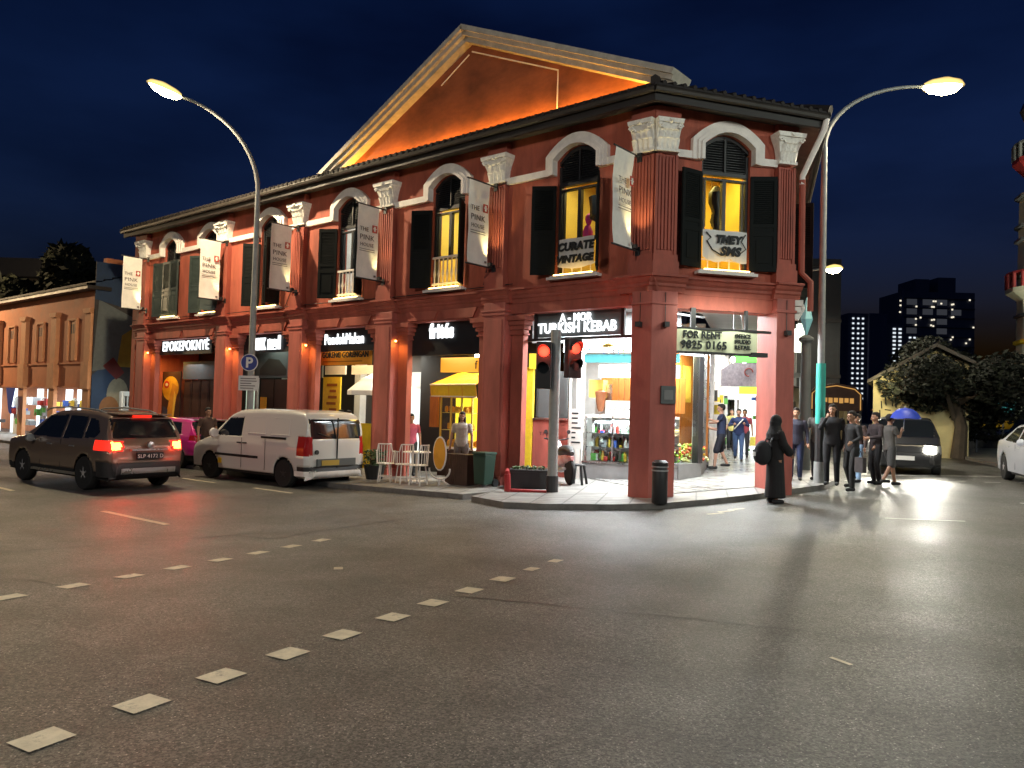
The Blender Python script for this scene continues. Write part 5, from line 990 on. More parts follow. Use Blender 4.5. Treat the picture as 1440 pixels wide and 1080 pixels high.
# garden umbrella blurred pale at the fried-food stall
p = T_L(9.5, -1.3, 0); z0 = gz(p[0], p[1]) + .11; t = thing('parasol', 'white parasol open inside the fried-food stall', 'umbrella', (p[0], p[1], z0)); mb = MB(); N = 8
vs = [(p[0], p[1], 2.65)]
for r_, zz in ((.4, 2.45), (.8, 2.1), (.8, 1.98)): vs += [(p[0] + r_ * math.cos(math.pi * 2 * k / N), p[1] + r_ * math.sin(math.pi * 2 * k / N), zz) for k in range(N)]
mb.add(vs, [(0, 1 + k, 1 + (k + 1) % N) for k in range(N)] + [(1 + j * N + k, 1 + j * N + (k + 1) % N, 1 + (j + 1) * N + (k + 1) % N, 1 + (j + 1) * N + k) for j in range(2) for k in range(N)]); mb.build('canopy', M['signw'], t); MB().tube([(p[0], p[1], z0), (p[0], p[1], 2.6)], .02, 6).build('pole', M['steel'], t)
# decorative finial pole + railings by the right lamp
x, y = 7.95, 21.2; z = gz(x, y) + .1
t = thing('sign_post', 'dark post topped by a pale turquoise spear-shaped finial, right of the arcade', 'post', (x, y, z)); mb = MB(); mb.tube([(x, y, z), (x, y, 3.75)], [.16, .13], 10); mb.lathe([(.14, 3.72), (.20, 3.78), (.2, 3.84), (.08, 3.92)], (x, y, 0), 12); mb.build('post', M['grey2'], t, smooth=True)
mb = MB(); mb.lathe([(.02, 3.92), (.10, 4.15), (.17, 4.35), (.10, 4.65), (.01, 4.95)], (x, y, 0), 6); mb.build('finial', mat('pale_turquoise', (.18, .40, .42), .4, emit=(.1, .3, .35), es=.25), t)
t = thing('railing', 'black pedestrian railing at the mouth of the arcade', 'railing', (7.4, 19.5, gz(7.4, 19.5))); mb = MB(); a, b_ = Vector((7.35, 19.9, 0)), Vector((8.25, 22.6, 0))
z = gz(7.5, 20) + .1
for zz in (.1, 1.0): mb.tube([(a.x, a.y, z + zz), (b_.x, b_.y, z + zz)], .025, 6)
for k in range(15): q = a.lerp(b_, k / 14); mb.tube([(q.x, q.y, z + (.0 if k % 7 == 0 else .1)), (q.x, q.y, z + 1.0)], .014 if k % 7 else .03, 5)
mb.build('bars', M['steel'], t)

# ------------------------------------------------------------------ vehicles
def catmull(P, x):
    X = [p[0] for p in P]
    if x <= X[0]: return P[0][1]
    if x >= X[-1]: return P[-1][1]
    for i in range(len(X) - 1):
        if x <= X[i + 1]:
            t = (x - X[i]) / (X[i + 1] - X[i]); h = X[i + 1] - X[i]
            m0 = (P[i + 1][1] - P[max(i - 1, 0)][1]) / max(1e-6, X[i + 1] - X[max(i - 1, 0)]) * h; m1 = (P[min(i + 2, len(P) - 1)][1] - P[i][1]) / max(1e-6, X[min(i + 2, len(P) - 1)] - X[i]) * h
            return (2 * t ** 3 - 3 * t * t + 1) * P[i][1] + (t ** 3 - 2 * t * t + t) * m0 + (-2 * t ** 3 + 3 * t * t) * P[i + 1][1] + (t ** 3 - t * t) * m1
def inpoly(x, y, P):
    c = False; j = len(P) - 1
    for i in range(len(P)):
        if (P[i][1] > y) != (P[j][1] > y) and x < (P[j][0] - P[i][0]) * (y - P[i][1]) / (P[j][1] - P[i][1]) + P[i][0]: c = not c
        j = i
    return c
def car(lab, cat, loc, rz, name, L, W, top, belt, clear, paint, wheels, rw, side_windows, front_win, rear_win, tumble=.80, group=None, trim=None, tailf=None, roof_round=.10, corner=.30, cabin=None, lowtrim=.0, extra=None, drop=()):
    """top: outline (x, z) from front bumper foot over the roof to the rear bumper foot, in driving direction +x = front."""
    t = thing(name, lab, cat, loc, rz, group)
    pts = []; seg = []
    for i in range(len(top) - 1):
        a, b_ = Vector(top[i]), Vector(top[i + 1]); n = max(1, int((b_ - a).length / .03)); pts += [a.lerp(b_, k / n) for k in range(n)]
    pts.append(Vector(top[-1]))
    for _ in range(6): pts = [pts[0]] + [(pts[i - 1] + pts[i] * 2 + pts[i + 1]) / 4 for i in range(1, len(pts) - 1)] + [pts[-1]]
    zmax = max(p.y for p in pts); zlo = clear; cab0, cab1 = cabin
    def cross(X, Z):
        e = min(L / 2 - X, X + L / 2); k = max(0, min(1, e / corner)); w_ = W / 2 * (.80 + .20 * math.sin(k * math.pi / 2))
        zb = min(belt, Z - .04); hfr = max(0, min(1, (Z - belt) / max(.05, zmax - belt))); wr = w_ * (1 - (1 - tumble) * hfr) - (0 if hfr > .1 else .05 * (1 - hfr * 10))
        rr = roof_round * (.6 + .4 * hfr)
        base = [(w_ * .86, zlo), (w_ * .97, zlo + .05), (w_ * .985, zlo + (zb - zlo) * .25), (w_ * 1.0, zlo + (zb - zlo) * .55), (w_ * .99, zlo + (zb - zlo) * .85), (w_ * .965, zb)]
        up_ = []
        zt = max(zb + .005, Z - rr)
        for k in range(1, 6): f = k / 5; up_.append((w_ * .965 + (wr - w_ * .965) * f, zb + (zt - zb) * f))
        rad = []
        for k in range(1, 7): a = math.pi / 2 * k / 6; rad.append((wr - rr * 1.6 * (1 - math.cos(a)), zt + (Z - zt) * math.sin(a)))
        y1 = rad[-1][0]; tp = [(y1 * (1 - k / 8), Z + .0) for k in range(1, 9)]
        return base + up_ + rad + tp
    def dense(c):
        out = []
        for i in range(len(c) - 1):
            n = max(1, int(round(math.hypot(c[i + 1][0] - c[i][0], c[i + 1][1] - c[i][1]) / .035))) if False else (4 if i < 5 else (5 if i < 10 else (1 if i < 16 else 2)))
            out += [(c[i][0] + (c[i + 1][0] - c[i][0]) * k / n, c[i][1] + (c[i + 1][1] - c[i][1]) * k / n) for k in range(n)]
        return out + [c[-1]]
    grid = [[(p.x, y, z) for y, z in dense(cross(p.x, p.y))] for p in pts]; m_ = len(grid[0])
    for gi in grid:
        for j, p in enumerate(gi):
            for wx in wheels:
                dx_, dz_ = p[0] - wx, p[2] - rw; rr_ = math.hypot(dx_, dz_)
                if p[1] > W * .3 and abs(rr_ - rw - .055) < .024: f_ = (rw + .055) / rr_; gi[j] = (wx + dx_ * f_, p[1], rw + dz_ * f_)
    cls = {}
    def put(key, quad): cls.setdefault(key, []).append(quad)
    for i in range(len(grid) - 1):
        for j in range(m_ - 1):
            q = [grid[i][j], grid[i + 1][j], grid[i + 1][j + 1], grid[i][j + 1]]; c = [sum(p[k] for p in q) / 4 for k in range(3)]
            u = Vector(q[1]) - Vector(q[0]); v = Vector(q[3]) - Vector(q[0]); nn = u.cross(v)
            if nn.length < 1e-9: nn = (Vector(q[2]) - Vector(q[1])).cross(Vector(q[3]) - Vector(q[2]))
            nn = nn.normalized() if nn.length > 1e-9 else Vector((0, 1, 0))
            side = abs(nn.y) > .55
            if c[1] > W * .3 and any(math.hypot(c[0] - wx, c[2] - rw) < rw + .05 for wx in wheels): continue
            key = 'body'
            if side and c[2] > belt + .0 and any(inpoly(c[0], c[2], w_) for w_ in side_windows): key = 'side_window'
            elif not side and front_win and front_win[0] < c[0] < front_win[1] and c[2] > belt + .02 and nn.x * (1 if nn.z > 0 else -1) > .2 and c[1] < W / 2 * .82: key = 'windscreen'
            elif not side and rear_win and rear_win[0] < c[2] < rear_win[1] and c[0] < cab1 and abs(nn.x) > .35 and c[1] < W / 2 * rear_win[2]: key = 'rear_window'
            elif lowtrim and c[2] < clear + lowtrim: key = 'lower_trim'
            if tailf:
                k2 = tailf(c, nn, side)
                if k2: key = k2
            put(key, q)
    matmap = {'body': paint, 'side_window': M['dglass'], 'windscreen': M['dglass'], 'rear_window': M['dglass'], 'lower_trim': trim or M['rubber'], 'tail_lamp': M['tail'], 'tail_core': M['tailhot'], 'tail_dark': mat('tail_lens_unlit', (.35, .01, .01), .2), 'bright': M['stainless'], 'dark': M['iron'], 'headlight': M['steel'], 'tail_panel': paint, 'white_panel': M['white']}
    for key, qs in cls.items():
        for sg in ((1, -1) if key in ('side_window', 'tail_lamp', 'tail_core', 'tail_dark', 'headlight') else (0,)):
            vs = []; ix = {}; fs = []
            for q in qs:
                for s_ in ((1, -1) if sg == 0 else (sg,)):
                    f = []
                    for p in (q if s_ == 1 else q[::-1]):
                        k = (round(p[0], 5), round(p[1] * s_, 5), round(p[2], 5))
                        if k not in ix: ix[k] = len(vs); vs.append(k)
                        if ix[k] not in f: f.append(ix[k])
                    if len(f) > 2: fs.append(tuple(f))
            if not fs: continue
            mb = MB(); mb.add(vs, fs); o = local(mb, key if key != 'tail_core' else 'tail_lamp_core', matmap[key], t, smooth=True)
            if key == 'body':
                me = o.data; s2 = o.modifiers.new('thickness', 'SOLIDIFY'); s2.thickness = .02; s2.offset = -1
    # underbody, arches, interior block
    mb = MB(); mb.box(-L / 2 + .2, L / 2 - .2, -W / 2 + .12, W / 2 - .12, clear - .02, clear + .06); 
    for wx in wheels:
        for s_ in (-1, 1): N = 16; r_ = rw + .06; v = [(wx + r_ * math.cos(math.pi * k / N - .25 + .5 * k / N), s_ * yy, rw + r_ * math.sin(math.pi * k / N - .25 + .5 * k / N)) for k in range(N + 1) for yy in (W / 2 - .03, W / 2 - .34)]; mb.add(v, [(2 * k, 2 * k + 2, 2 * k + 3, 2 * k + 1) for k in range(N)])
    mb.box(-L / 2 + .5, L / 2 - 1.1, -W / 2 + .2, W / 2 - .2, clear, belt - .08); local(mb, 'underbody', M['rubber'], t)
    for wx in wheels:
        for s_ in (-1, 1):
            yc = s_ * (W / 2 - .115); w0 = MB().lathe([(rw * .62, -.10), (rw * .93, -.11), (rw, -.075), (rw, .075), (rw * .93, .11), (rw * .62, .10)], (wx, yc, rw), 30, axis='y'); wo = local(w0, 'wheel', M['rubber'], t, smooth=True)
            mb = MB(); yo = s_ * .085; mb.lathe([(rw * .60, -.08), (rw * .66, -.09), (rw * .66, .09), (rw * .60, .08)], (wx, yc, rw), 28, axis='y'); mb.lathe([(.01, yo - .02), (.06, yo - .02), (.05, yo + .02), (.01, yo + .02)], (wx, yc, rw), 10, axis='y')
            for k in range(5):
                for dd in (-.13, .13): a = k * math.tau / 5 + .3; mb.tube([(wx + .05 * math.cos(a), yc + yo, rw + .05 * math.sin(a)), (wx + rw * .63 * math.cos(a + dd), yc + yo * .9, rw + rw * .63 * math.sin(a + dd))], .021, 5)
            local(mb, 'rim', ALLOY if name != 'delivery_van' else M['iron'], wo); local(MB().lathe([(.01, -.02), (rw * .6, -.02), (rw * .6, 0), (.01, 0)], (wx, yc, rw), 24, axis='y'), 'hub', M['rubber'], wo)
    if extra: extra(t, L, W)
    return t
ALLOY = mat('alloy_rim', (.5, .5, .5), .3, metal=.4)
def carpaint(name, c, metal=.0, rough=.3): return mat(name, c, rough, metal=metal, coat=.8)
# SUV ------------------------------------------------------------
def suv_tail(c, nn, side):
    x, y, z = c
    if x < -1.78 and .86 < z < 1.10 and y > .42 + (0 if z < 1.0 else .0) and (x > -2.36):
        if .60 < y < .80 and .90 < z < 1.07 and x < -2.0: return 'tail_core'
        if y > .55: return 'tail_lamp'
    if x < -2.1 and .40 < z < .52 and y < .62: return 'bright'
    if x < -1.9 and .30 < z < .62: return 'dark'
def suv_extra(t, L, W):
    for s_ in (-1, 1):
        local(MB().tube([(1.0, s_ * .60, 1.66), (.75, s_ * .62, 1.73), (-.2, s_ * .62, 1.775), (-1.3, s_ * .60, 1.73), (-1.6, s_ * .58, 1.67)], .018, 6), 'roof_rail', M['steel'], t, smooth=True)
        local(MB().tube([(.85, s_ * .88, .98), (.83, s_ * 1.0, 1.02)], .03, 6).lathe([(.01, -.05), (.09, -.04), (.1, .02), (.02, .07)], (.82, s_ * 1.04, 1.04), 10, axis='x'), 'wing_mirror', M['steel'], t, smooth=True)
        for x in (.15, -.85): local(MB().tube([(x + .1, s_ * .925, .93), (x - .1, s_ * .925, .93)], .015, 6), 'door_handle', M['steel'], t)
        local(MB().box(-1.2, 1.0, s_ * .90 - .012, s_ * .90 + .012, .30, .36), 'side_step', M['stainless'], t)
        local(MB().box(-1.3, .95, s_ * .875 - .01, s_ * .875 + .01, 1.062, 1.085), 'window_trim', M['stainless'], t)
        for x in (-.36, .58): local(MB().box(x - .006, x + .006, s_ * .917, s_ * .921, .4, 1.05), 'door_gap', M['rubber'], t)
        local(MB().box(-2.32, -2.27, s_ * .62 - .1, s_ * .62 + .1, .60, .64), 'reflector', M['tail'], t)
    p = local(MB().box(-2.42, -2.36, -.30, .30, .70, .84), 'number_plate', M['ink'], t); 
    Tp = lambda a, b_, z: (-2.425 - b_, -a, z)
    tx_ = text('SLP 4172 D', .115, Tp, M['signw'], None, z0=.725, ext=.003); tx_.parent = p
    local(MB().box(-2.41, -2.33, -.42, .42, .88, .92), 'chrome_strip', M['stainless'], t); local(MB().lathe([(.01, -2.43), (.075, -2.42), (.075, -2.38)], (0, 0, 1.0), 16, axis='x'), 'badge', M['stainless'], t)
    local(MB().box(-2.06, -1.98, -.2, .2, 1.59, 1.64), 'high_brake_lamp', M['tail'], t); [light('SPOT', Vector(t.location) + Matrix.Rotation(t.rotation_euler.z, 3, 'Z') @ Vector((-2.5, s_ * .72, .95)), 34, (1, .05, .02), .08, 'brake_light', t, rot=(Matrix.Rotation(t.rotation_euler.z, 3, 'Z') @ Vector((-1, .35, -.35))).to_track_quat('-Z', 'Y').to_euler(), angle=R(110), blend=1) for s_ in (-1, 1)]; [light('POINT', Vector(t.location) + Matrix.Rotation(t.rotation_euler.z, 3, 'Z') @ Vector((-2.55, s_ * .72, .95)), 4, (1, .06, .02), .08, 'brake_light', t) for s_ in (-1, 1)]; local(MB().box(-2.16, -1.72, -.62, .62, 1.645, 1.675), 'roof_spoiler', suvp, t, bevel=.01)
    local(MB().tube([(-2.18, -.1, 1.17), (-2.2, .35, 1.22)], .012, 5), 'wiper', M['iron'], t)
suvp = carpaint('bronze_grey_car_paint', (.24, .17, .125), .45, .30)
def at_ground(x, y): return (x, y, gz(x, y))
car('bronze-grey SUV braking at the left, tail lamps lit', 'suv', at_ground(-9.85, 18.55), R(145.5), 'suv', 4.72, 1.86,
    [(2.30, .28), (2.36, .5), (2.34, .82), (2.2, .98), (1.35, 1.10), (.55, 1.62), (.2, 1.69), (-.6, 1.72), (-1.5, 1.69), (-1.98, 1.62), (-2.22, 1.12), (-2.30, 1.0), (-2.32, .68), (-2.38, .6), (-2.38, .38), (-2.25, .28)],
    1.06, .27, suvp, (1.42, -1.38), .365, [[(1.05, 1.09), (.5, 1.56), (-.28, 1.60), (-.28, 1.09)], [(-.38, 1.09), (-.38, 1.60), (-1.15, 1.58), (-1.2, 1.10)], [(-1.28, 1.12), (-1.25, 1.57), (-1.6, 1.52), (-1.85, 1.25), (-1.7, 1.15)]], (.45, 1.4), (1.14, 1.56, .78), tumble=.76, cabin=(1.3, -1.7), lowtrim=.16, tailf=suv_tail, extra=suv_extra)
# van ------------------------------------------------------------
def van_tail(c, nn, side):
    x, y, z = c
    if x < -1.95 and .78 < z < 1.22 and y > .72: return 'tail_dark'
    if x < -1.9 and z < .40: return 'white_panel'
    if x < -2.0 and .42 < z < .52: return 'dark'
def van_extra(t, L, W):
    for s_ in (-1, 1):
        local(MB().box(-.52, 1.25, s_ * .915 - .012, s_ * .915 + .012, .62, .68), 'rubbing_strip', M['rubber'], t)
        local(MB().box(-1.55, -.62, s_ * .905 - .01, s_ * .905 + .012, 1.12, 1.17), 'door_runner', M['rubber'], t)
        for x in (.25, .02): local(MB().box(x - .07, x + .07, s_ * .92 - .012, s_ * .92 + .02, .96, .99), 'door_handle', M['iron'], t)
        local(MB().tube([(1.2, s_ * .86, 1.1), (1.18, s_ * 1.0, 1.14)], .03, 6).lathe([(.01, -.06), (.11, -.05), (.12, .02), (.02, .08)], (1.17, s_ * 1.03, 1.18), 12, axis='x'), 'wing_mirror', M['white'], t, smooth=True)
        for x in (.14, -.8): local(MB().box(x - .005, x + .005, s_ * .925 - .004, s_ * .925 + .001, .36, 1.1), 'door_gap', M['rubber'], t)
        for x0, x1 in ((-.72, .02), (-1.62, -.85)):          # blanked side window pressings
            v = [(x0, 1.22), (x1 - .06, 1.22), (x1 - .16, 1.62), (x0 + .04, 1.62)]; mb = MB(); mb.tube([(x, s_ * (.885 - (z - 1.1) * .17), z) for x, z in v + [v[0]]], .012, 5); local(mb, 'side_pressing', vanp, t)
    local(MB().box(-2.385, -2.36, -.02, .50, .55, .67), 'number_plate', mat('yellow_plate', (.45, .30, .05), .5), t)
    Tp = lambda a, b_, z: (-2.39 - b_, .24 - a, z); text('GBH 6150 K', .1, Tp, M['ink'], t, z0=.572, ext=.003)
    local(MB().box(-2.37, -2.33, -.55, .62, .53, .70), 'plate_recess', M['grey2'], t)
    local(MB().lathe([(.01, -2.35), (.055, -2.35), (.055, -2.32)], (0, .62, .86), 14, axis='x'), 'badge', M['iron'], t)
    local(MB().box(-2.34, -2.30, -.006, .006, .45, 1.66), 'door_gap', M['rubber'], t)
    local(MB().box(-2.10, -2.06, -.0, .04, 1.68, 1.72), 'high_brake_lamp', M['iron'], t)
    local(MB().tube([(-2.33, .2, 1.2), (-2.30, .55, 1.3)], .01, 5), 'wiper', M['iron'], t)
    local(MB().box(.95, 1.1, .925, .93, .42, .56), 'fuel_label', M['yellow'], t)
vanp = carpaint('white_van_paint', (.66, .64, .60), 0, .32)
car('white panel van with dark rear windows stopped beside the kerb', 'van', at_ground(-5.98, 20.05), R(143.6), 'delivery_van', 4.66, 1.84,
    [(2.24, .26), (2.33, .45), (2.31, .75), (2.15, .92), (1.45, 1.12), (.78, 1.68), (.45, 1.79), (-.4, 1.83), (-1.6, 1.82), (-2.08, 1.77), (-2.22, 1.60), (-2.30, 1.1), (-2.31, .5), (-2.36, .42), (-2.36, .30), (-2.25, .24)],
    1.08, .25, vanp, (1.50, -1.50), .33, [[(1.28, 1.12), (.78, 1.56), (.2, 1.60), (.2, 1.12)]], (.6, 1.45), (1.16, 1.62, .84), tumble=.86, cabin=(1.4, -1.7), lowtrim=.05, tailf=van_tail, extra=van_extra, roof_round=.12, corner=.12)
# magenta hatchback -----------------------------------------------
def hatch_extra(t, L, W):
    p = local(MB().box(-2.02, -1.98, -.28, .28, .78, .90), 'number_plate', M['ink'], t); local(MB().box(-2.02, -1.96, -.40, .40, .95, .985), 'chrome_strip', M['stainless'], t); local(MB().lathe([(.01, -2.05), (.06, -2.04), (.06, -2.0)], (0, 0, 1.04), 14, axis='x'), 'badge', M['stainless'], t)
    local(MB().box(-1.9, -1.5, -.55, .55, 1.40, 1.43), 'roof_spoiler', M['steel'], t)
    Tp = lambda a, b_, z: (-2.03 - b_, -a, z); text('SMB 2896 X', .1, Tp, M['signw'], t, z0=.80, ext=.003)
car('magenta hatchback with dark rear glass between the SUV and the van', 'hatchback', at_ground(-10.15, 24.3), R(143), 'hatchback', 4.0, 1.72,
    [(1.95, .25), (2.0, .5), (1.95, .72), (1.1, .92), (.4, 1.38), (-.2, 1.46), (-1.2, 1.44), (-1.6, 1.38), (-1.86, 1.05), (-1.96, .95), (-1.98, .5), (-1.9, .24)],
    .93, .22, carpaint('magenta_car_paint', (.55, .02, .22), .1, .3), (1.25, -1.25), .30, [[(.95, .96), (.4, 1.30), (-.1, 1.35), (-.1, .96)], [(-.2, .96), (-.2, 1.35), (-1.1, 1.33), (-1.3, 1.0)]], (.35, 1.1), (1.0, 1.36, .8), tumble=.78, cabin=(1, -1.5), lowtrim=.2, tailf=lambda c, nn, s_: 'tail_dark' if c[0] < -1.75 and .80 < c[2] < .98 and c[1] > .58 else None, extra=hatch_extra)
car('black car mostly hidden between the magenta hatchback and the van', 'car', at_ground(-9.6, 26.6), R(140), 'saloon_car', 4.4, 1.76,
    [(2.15, .25), (2.2, .5), (2.15, .78), (1.2, .95), (.5, 1.40), (-.2, 1.47), (-.9, 1.42), (-1.7, 1.02), (-2.15, .98), (-2.2, .5), (-2.1, .25)],
    .95, .22, carpaint('black_car_paint', (.01, .01, .012), 0, .25), (1.35, -1.35), .31, [[(1.0, .98), (.5, 1.33), (-.2, 1.38), (-.2, .98)], [(-.3, .98), (-.3, 1.37), (-.9, 1.33), (-1.4, 1.0)]], (.4, 1.2), (1.0, 1.36, .8), tumble=.76, cabin=(1, -1.4), lowtrim=.1)
# white saloon at the right edge ----------------------------------
def sal_tail(c, nn, side):
    x, y, z = c
    if x > 1.75 and .58 < z < .76 and y > .5: return 'headlight'
    if x > 2.0 and .3 < z < .56 and y < .6: return 'dark'
def sal_extra(t, L, W):
    for s_ in (-1, 1):
        local(MB().tube([(.75, s_ * .84, .95), (.73, s_ * .98, .98)], .025, 6).lathe([(.01, -.05), (.08, -.04), (.09, .02), (.02, .06)], (.72, s_ * 1.0, 1.0), 10, axis='x'), 'wing_mirror', whp, t, smooth=True)
        for x in (.05, -.95): local(MB().box(x - .1, x + .1, s_ * .885 - .01, s_ * .885 + .02, .84, .865), 'door_handle', M['steel'], t)
        for x in (-.25, .72): local(MB().box(x - .005, x + .005, s_ * .888, s_ * .893, .32, .93), 'door_gap', M['rubber'], t)
whp = carpaint('pearl_white_car_paint', (.72, .74, .80), .1, .25)
ca = R(157); wx, wy = 12.25, 18.05
car('white saloon car turning in from the side street, only its front quarter seen', 'car', at_ground(13.0, 18.5), R(250), 'saloon_car', 4.55, 1.80,
    [(2.2, .24), (2.27, .45), (2.22, .70), (1.25, .93), (.5, 1.38), (-.1, 1.46), (-.9, 1.42), (-1.7, 1.05), (-2.2, 1.0), (-2.27, .5), (-2.2, .24)],
    .94, .2, whp, (1.40, -1.38), .325, [[(1.05, .97), (.5, 1.31), (-.2, 1.38), (-.2, .97)], [(-.3, .97), (-.3, 1.37), (-.9, 1.33), (-1.45, 1.0)]], (.4, 1.25), (1.0, 1.38, .8), tumble=.76, cabin=(1, -1.4), lowtrim=.04, tailf=sal_tail, extra=sal_extra)
# oncoming dark car with headlamps on ------------------------------
def onc_tail(c, nn, side):
    x, y, z = c
    if x > 1.7 and .60 < z < .80 and y > .48: return 'headlight'
    if x > 2.0 and .28 < z < .58 and y < .62: return 'dark'
def onc_extra(t, L, W):
    local(MB().box(2.16, 2.24, .50, .76, .60, .78), 'lit_headlamp', M['headl'], t, bevel=.02)
    light('SPOT', Vector(t.location) + Matrix.Rotation(t.rotation_euler.z, 3, 'Z') @ Vector((2.35, .6, .72)), 330, (1, .97, .86), .07, 'headlamp_beam', t, rot=(Matrix.Rotation(t.rotation_euler.z, 3, 'Z') @ Vector((1, -.10, .03))).to_track_quat('-Z', 'Y').to_euler(), angle=R(80), blend=.6)
    light('SPOT', Vector(t.location) + Matrix.Rotation(t.rotation_euler.z, 3, 'Z') @ Vector((2.35, -.6, .72)), 170, (1, .97, .86), .07, 'headlamp_beam', t, rot=(Matrix.Rotation(t.rotation_euler.z, 3, 'Z') @ Vector((1, -.15, .02))).to_track_quat('-Z', 'Y').to_euler(), angle=R(70), blend=.6)
    local(MB().box(2.16, 2.21, -.74, -.52, .64, .76), 'lit_headlamp', emis('second_headlamp', (1, .95, .8), 30), t, bevel=.02)
    local(MB().box(2.2, 2.24, -.26, .26, .40, .51), 'number_plate', M['signw'], t)
car('dark car waiting at the stop line of the side street, headlamps glaring', 'car', at_ground(11.5, 22.9), R(243), 'saloon_car', 4.4, 1.80,
    [(2.15, .24), (2.22, .5), (2.15, .82), (1.2, 1.0), (.5, 1.46), (-.2, 1.54), (-1.2, 1.52), (-1.8, 1.3), (-2.15, 1.0), (-2.2, .5), (-2.1, .25)],
    .98, .2, carpaint('charcoal_car_paint', (.03, .03, .03), .3, .35), (1.35, -1.35), .32, [[(1.0, 1.0), (.5, 1.38), (-.2, 1.44), (-.2, 1.0)], [(-.3, 1.0), (-.3, 1.44), (-1.2, 1.42), (-1.5, 1.05)]], (.4, 1.2), (1.0, 1.4, .8), tumble=.78, cabin=(1, -1.6), lowtrim=.1, tailf=onc_tail, extra=onc_extra)
car('black boxy van parked on the far side, behind the white saloon', 'van', at_ground(23.4, 33.6), R(200), 'delivery_van', 4.4, 1.76,
    [(2.1, .26), (2.2, .5), (2.15, .95), (1.7, 1.1), (1.2, 1.75), (.8, 1.85), (-1.9, 1.85), (-2.12, 1.7), (-2.2, .5), (-2.1, .26)],
    1.1, .24, carpaint('black_van_paint', (.012, .012, .014), 0, .25), (1.35, -1.35), .32, [[(1.45, 1.14), (1.1, 1.62), (.5, 1.66), (.5, 1.14)], [(.4, 1.14), (.4, 1.66), (-.6, 1.66), (-.6, 1.14)], [(-.7, 1.14), (-.7, 1.66), (-1.8, 1.66), (-1.8, 1.14)]], (1.1, 1.75), (1.2, 1.66, .8), tumble=.88, cabin=(1.5, -1.9), lowtrim=.1)
# ------------------------------------------------------------------ people
def capsule(mb, p, q, r1, r2, n=10):
    p, q = Vector(p), Vector(q); d = q - p; L = d.length or 1e-4; u = d / L; P = []; Rr = []
    for k in range(4): a = math.pi / 2 * k / 4; P.append(p - u * r1 * math.cos(a)); Rr.append(max(.0008, r1 * math.sin(a)))
    P += [p, q]; Rr += [r1, r2]
    for k in range(3, -1, -1): a = math.pi / 2 * k / 4; P.append(q + u * r2 * math.cos(a)); Rr.append(max(.0008, r2 * math.sin(a)))
    mb.tube([tuple(v) for v in P], Rr, n)
def blob(mb, c, rx, ry, rz_, n=14, m=9, tilt=None):
    vs = []
    for i in range(m + 1):
        a = math.pi * i / m - math.pi / 2
        for k in range(n): b_ = 2 * math.pi * k / n; v = Vector((rx * max(.01, math.cos(a)) * math.cos(b_), ry * max(.01, math.cos(a)) * math.sin(b_), rz_ * math.sin(a))); v = (tilt @ v) if tilt else v; vs.append((c[0] + v.x, c[1] + v.y, c[2] + v.z))
    mb.add(vs, [(i * n + k, i * n + (k + 1) % n, (i + 1) * n + (k + 1) % n, (i + 1) * n + k) for i in range(m) for k in range(n)] + [tuple(range(n - 1, -1, -1)), tuple(range(m * n, m * n + n))])
def loft(mb, rows, n=18):
    rows = [(z, cx, rx, ry) for z, cx, rx, ry in rows]; out = []
    for i in range(len(rows) - 1):
        for k in range(4): f = k / 4; f = f * f * (3 - 2 * f) * .5 + f * .5; out.append([rows[i][j] + (rows[i + 1][j] - rows[i][j]) * f for j in range(4)])
    out.append(list(rows[-1])); z0, c0, a0, b0 = out[0]; z1, c1, a1, b1 = out[-1]; s_ = 1 if z1 > z0 else -1
    out = [[z0 - s_ * .03, c0, a0 * .3, b0 * .3], [z0 - s_ * .02, c0, a0 * .8, b0 * .8]] + out + [[z1 + s_ * .02, c1, a1 * .8, b1 * .8], [z1 + s_ * .03, c1, a1 * .3, b1 * .3]]
    vs = [(c_ + rx * math.cos(math.tau * k / n), ry * math.sin(math.tau * k / n), z) for z, c_, rx, ry in out for k in range(n)]; m = len(out)
    mb.add(vs, [(i * n + k, i * n + (k + 1) % n, (i + 1) * n + (k + 1) % n, (i + 1) * n + k) for i in range(m - 1) for k in range(n)] + [tuple(range(n - 1, -1, -1)), tuple(range((m - 1) * n, m * n))])
def fused(mb, name, m, parent, vox, smooth=4):
    me = bpy.data.meshes.new('tmp'); me.from_pydata(mb.v, [], mb.f); bm = bmesh.new(); bm.from_mesh(me); bmesh.ops.recalc_face_normals(bm, faces=bm.faces); bm.to_mesh(me); bm.free()
    ob = bpy.data.objects.new('tmp', me); COL.objects.link(ob); r_ = ob.modifiers.new('r', 'REMESH'); r_.mode = 'VOXEL'; r_.voxel_size = vox; r_.use_smooth_shade = True
    if smooth: s_ = ob.modifiers.new('s', 'SMOOTH'); s_.iterations = smooth; s_.factor = .5
    dg = bpy.context.evaluated_depsgraph_get(); dg.update(); out = bpy.data.meshes.new_from_object(ob.evaluated_get(dg)); bpy.data.objects.remove(ob); bpy.data.meshes.remove(me)
    out.name = name; out.materials.clear(); out.materials.append(m); out.polygons.foreach_set('use_smooth', [True] * len(out.polygons)); o = bpy.data.objects.new(name, out); return link(o, parent)
SKIN = [mat('skin_light', (.50, .28, .19), .55), mat('skin_tan', (.33, .17, .10), .55)]
CLOTH = {}
def cloth(c):
    k = tuple(c); CLOTH[k] = CLOTH.get(k) or mat('cloth', c, .85, var=.2, vscale=9, bump=.2, bscale=30); return CLOTH[k]
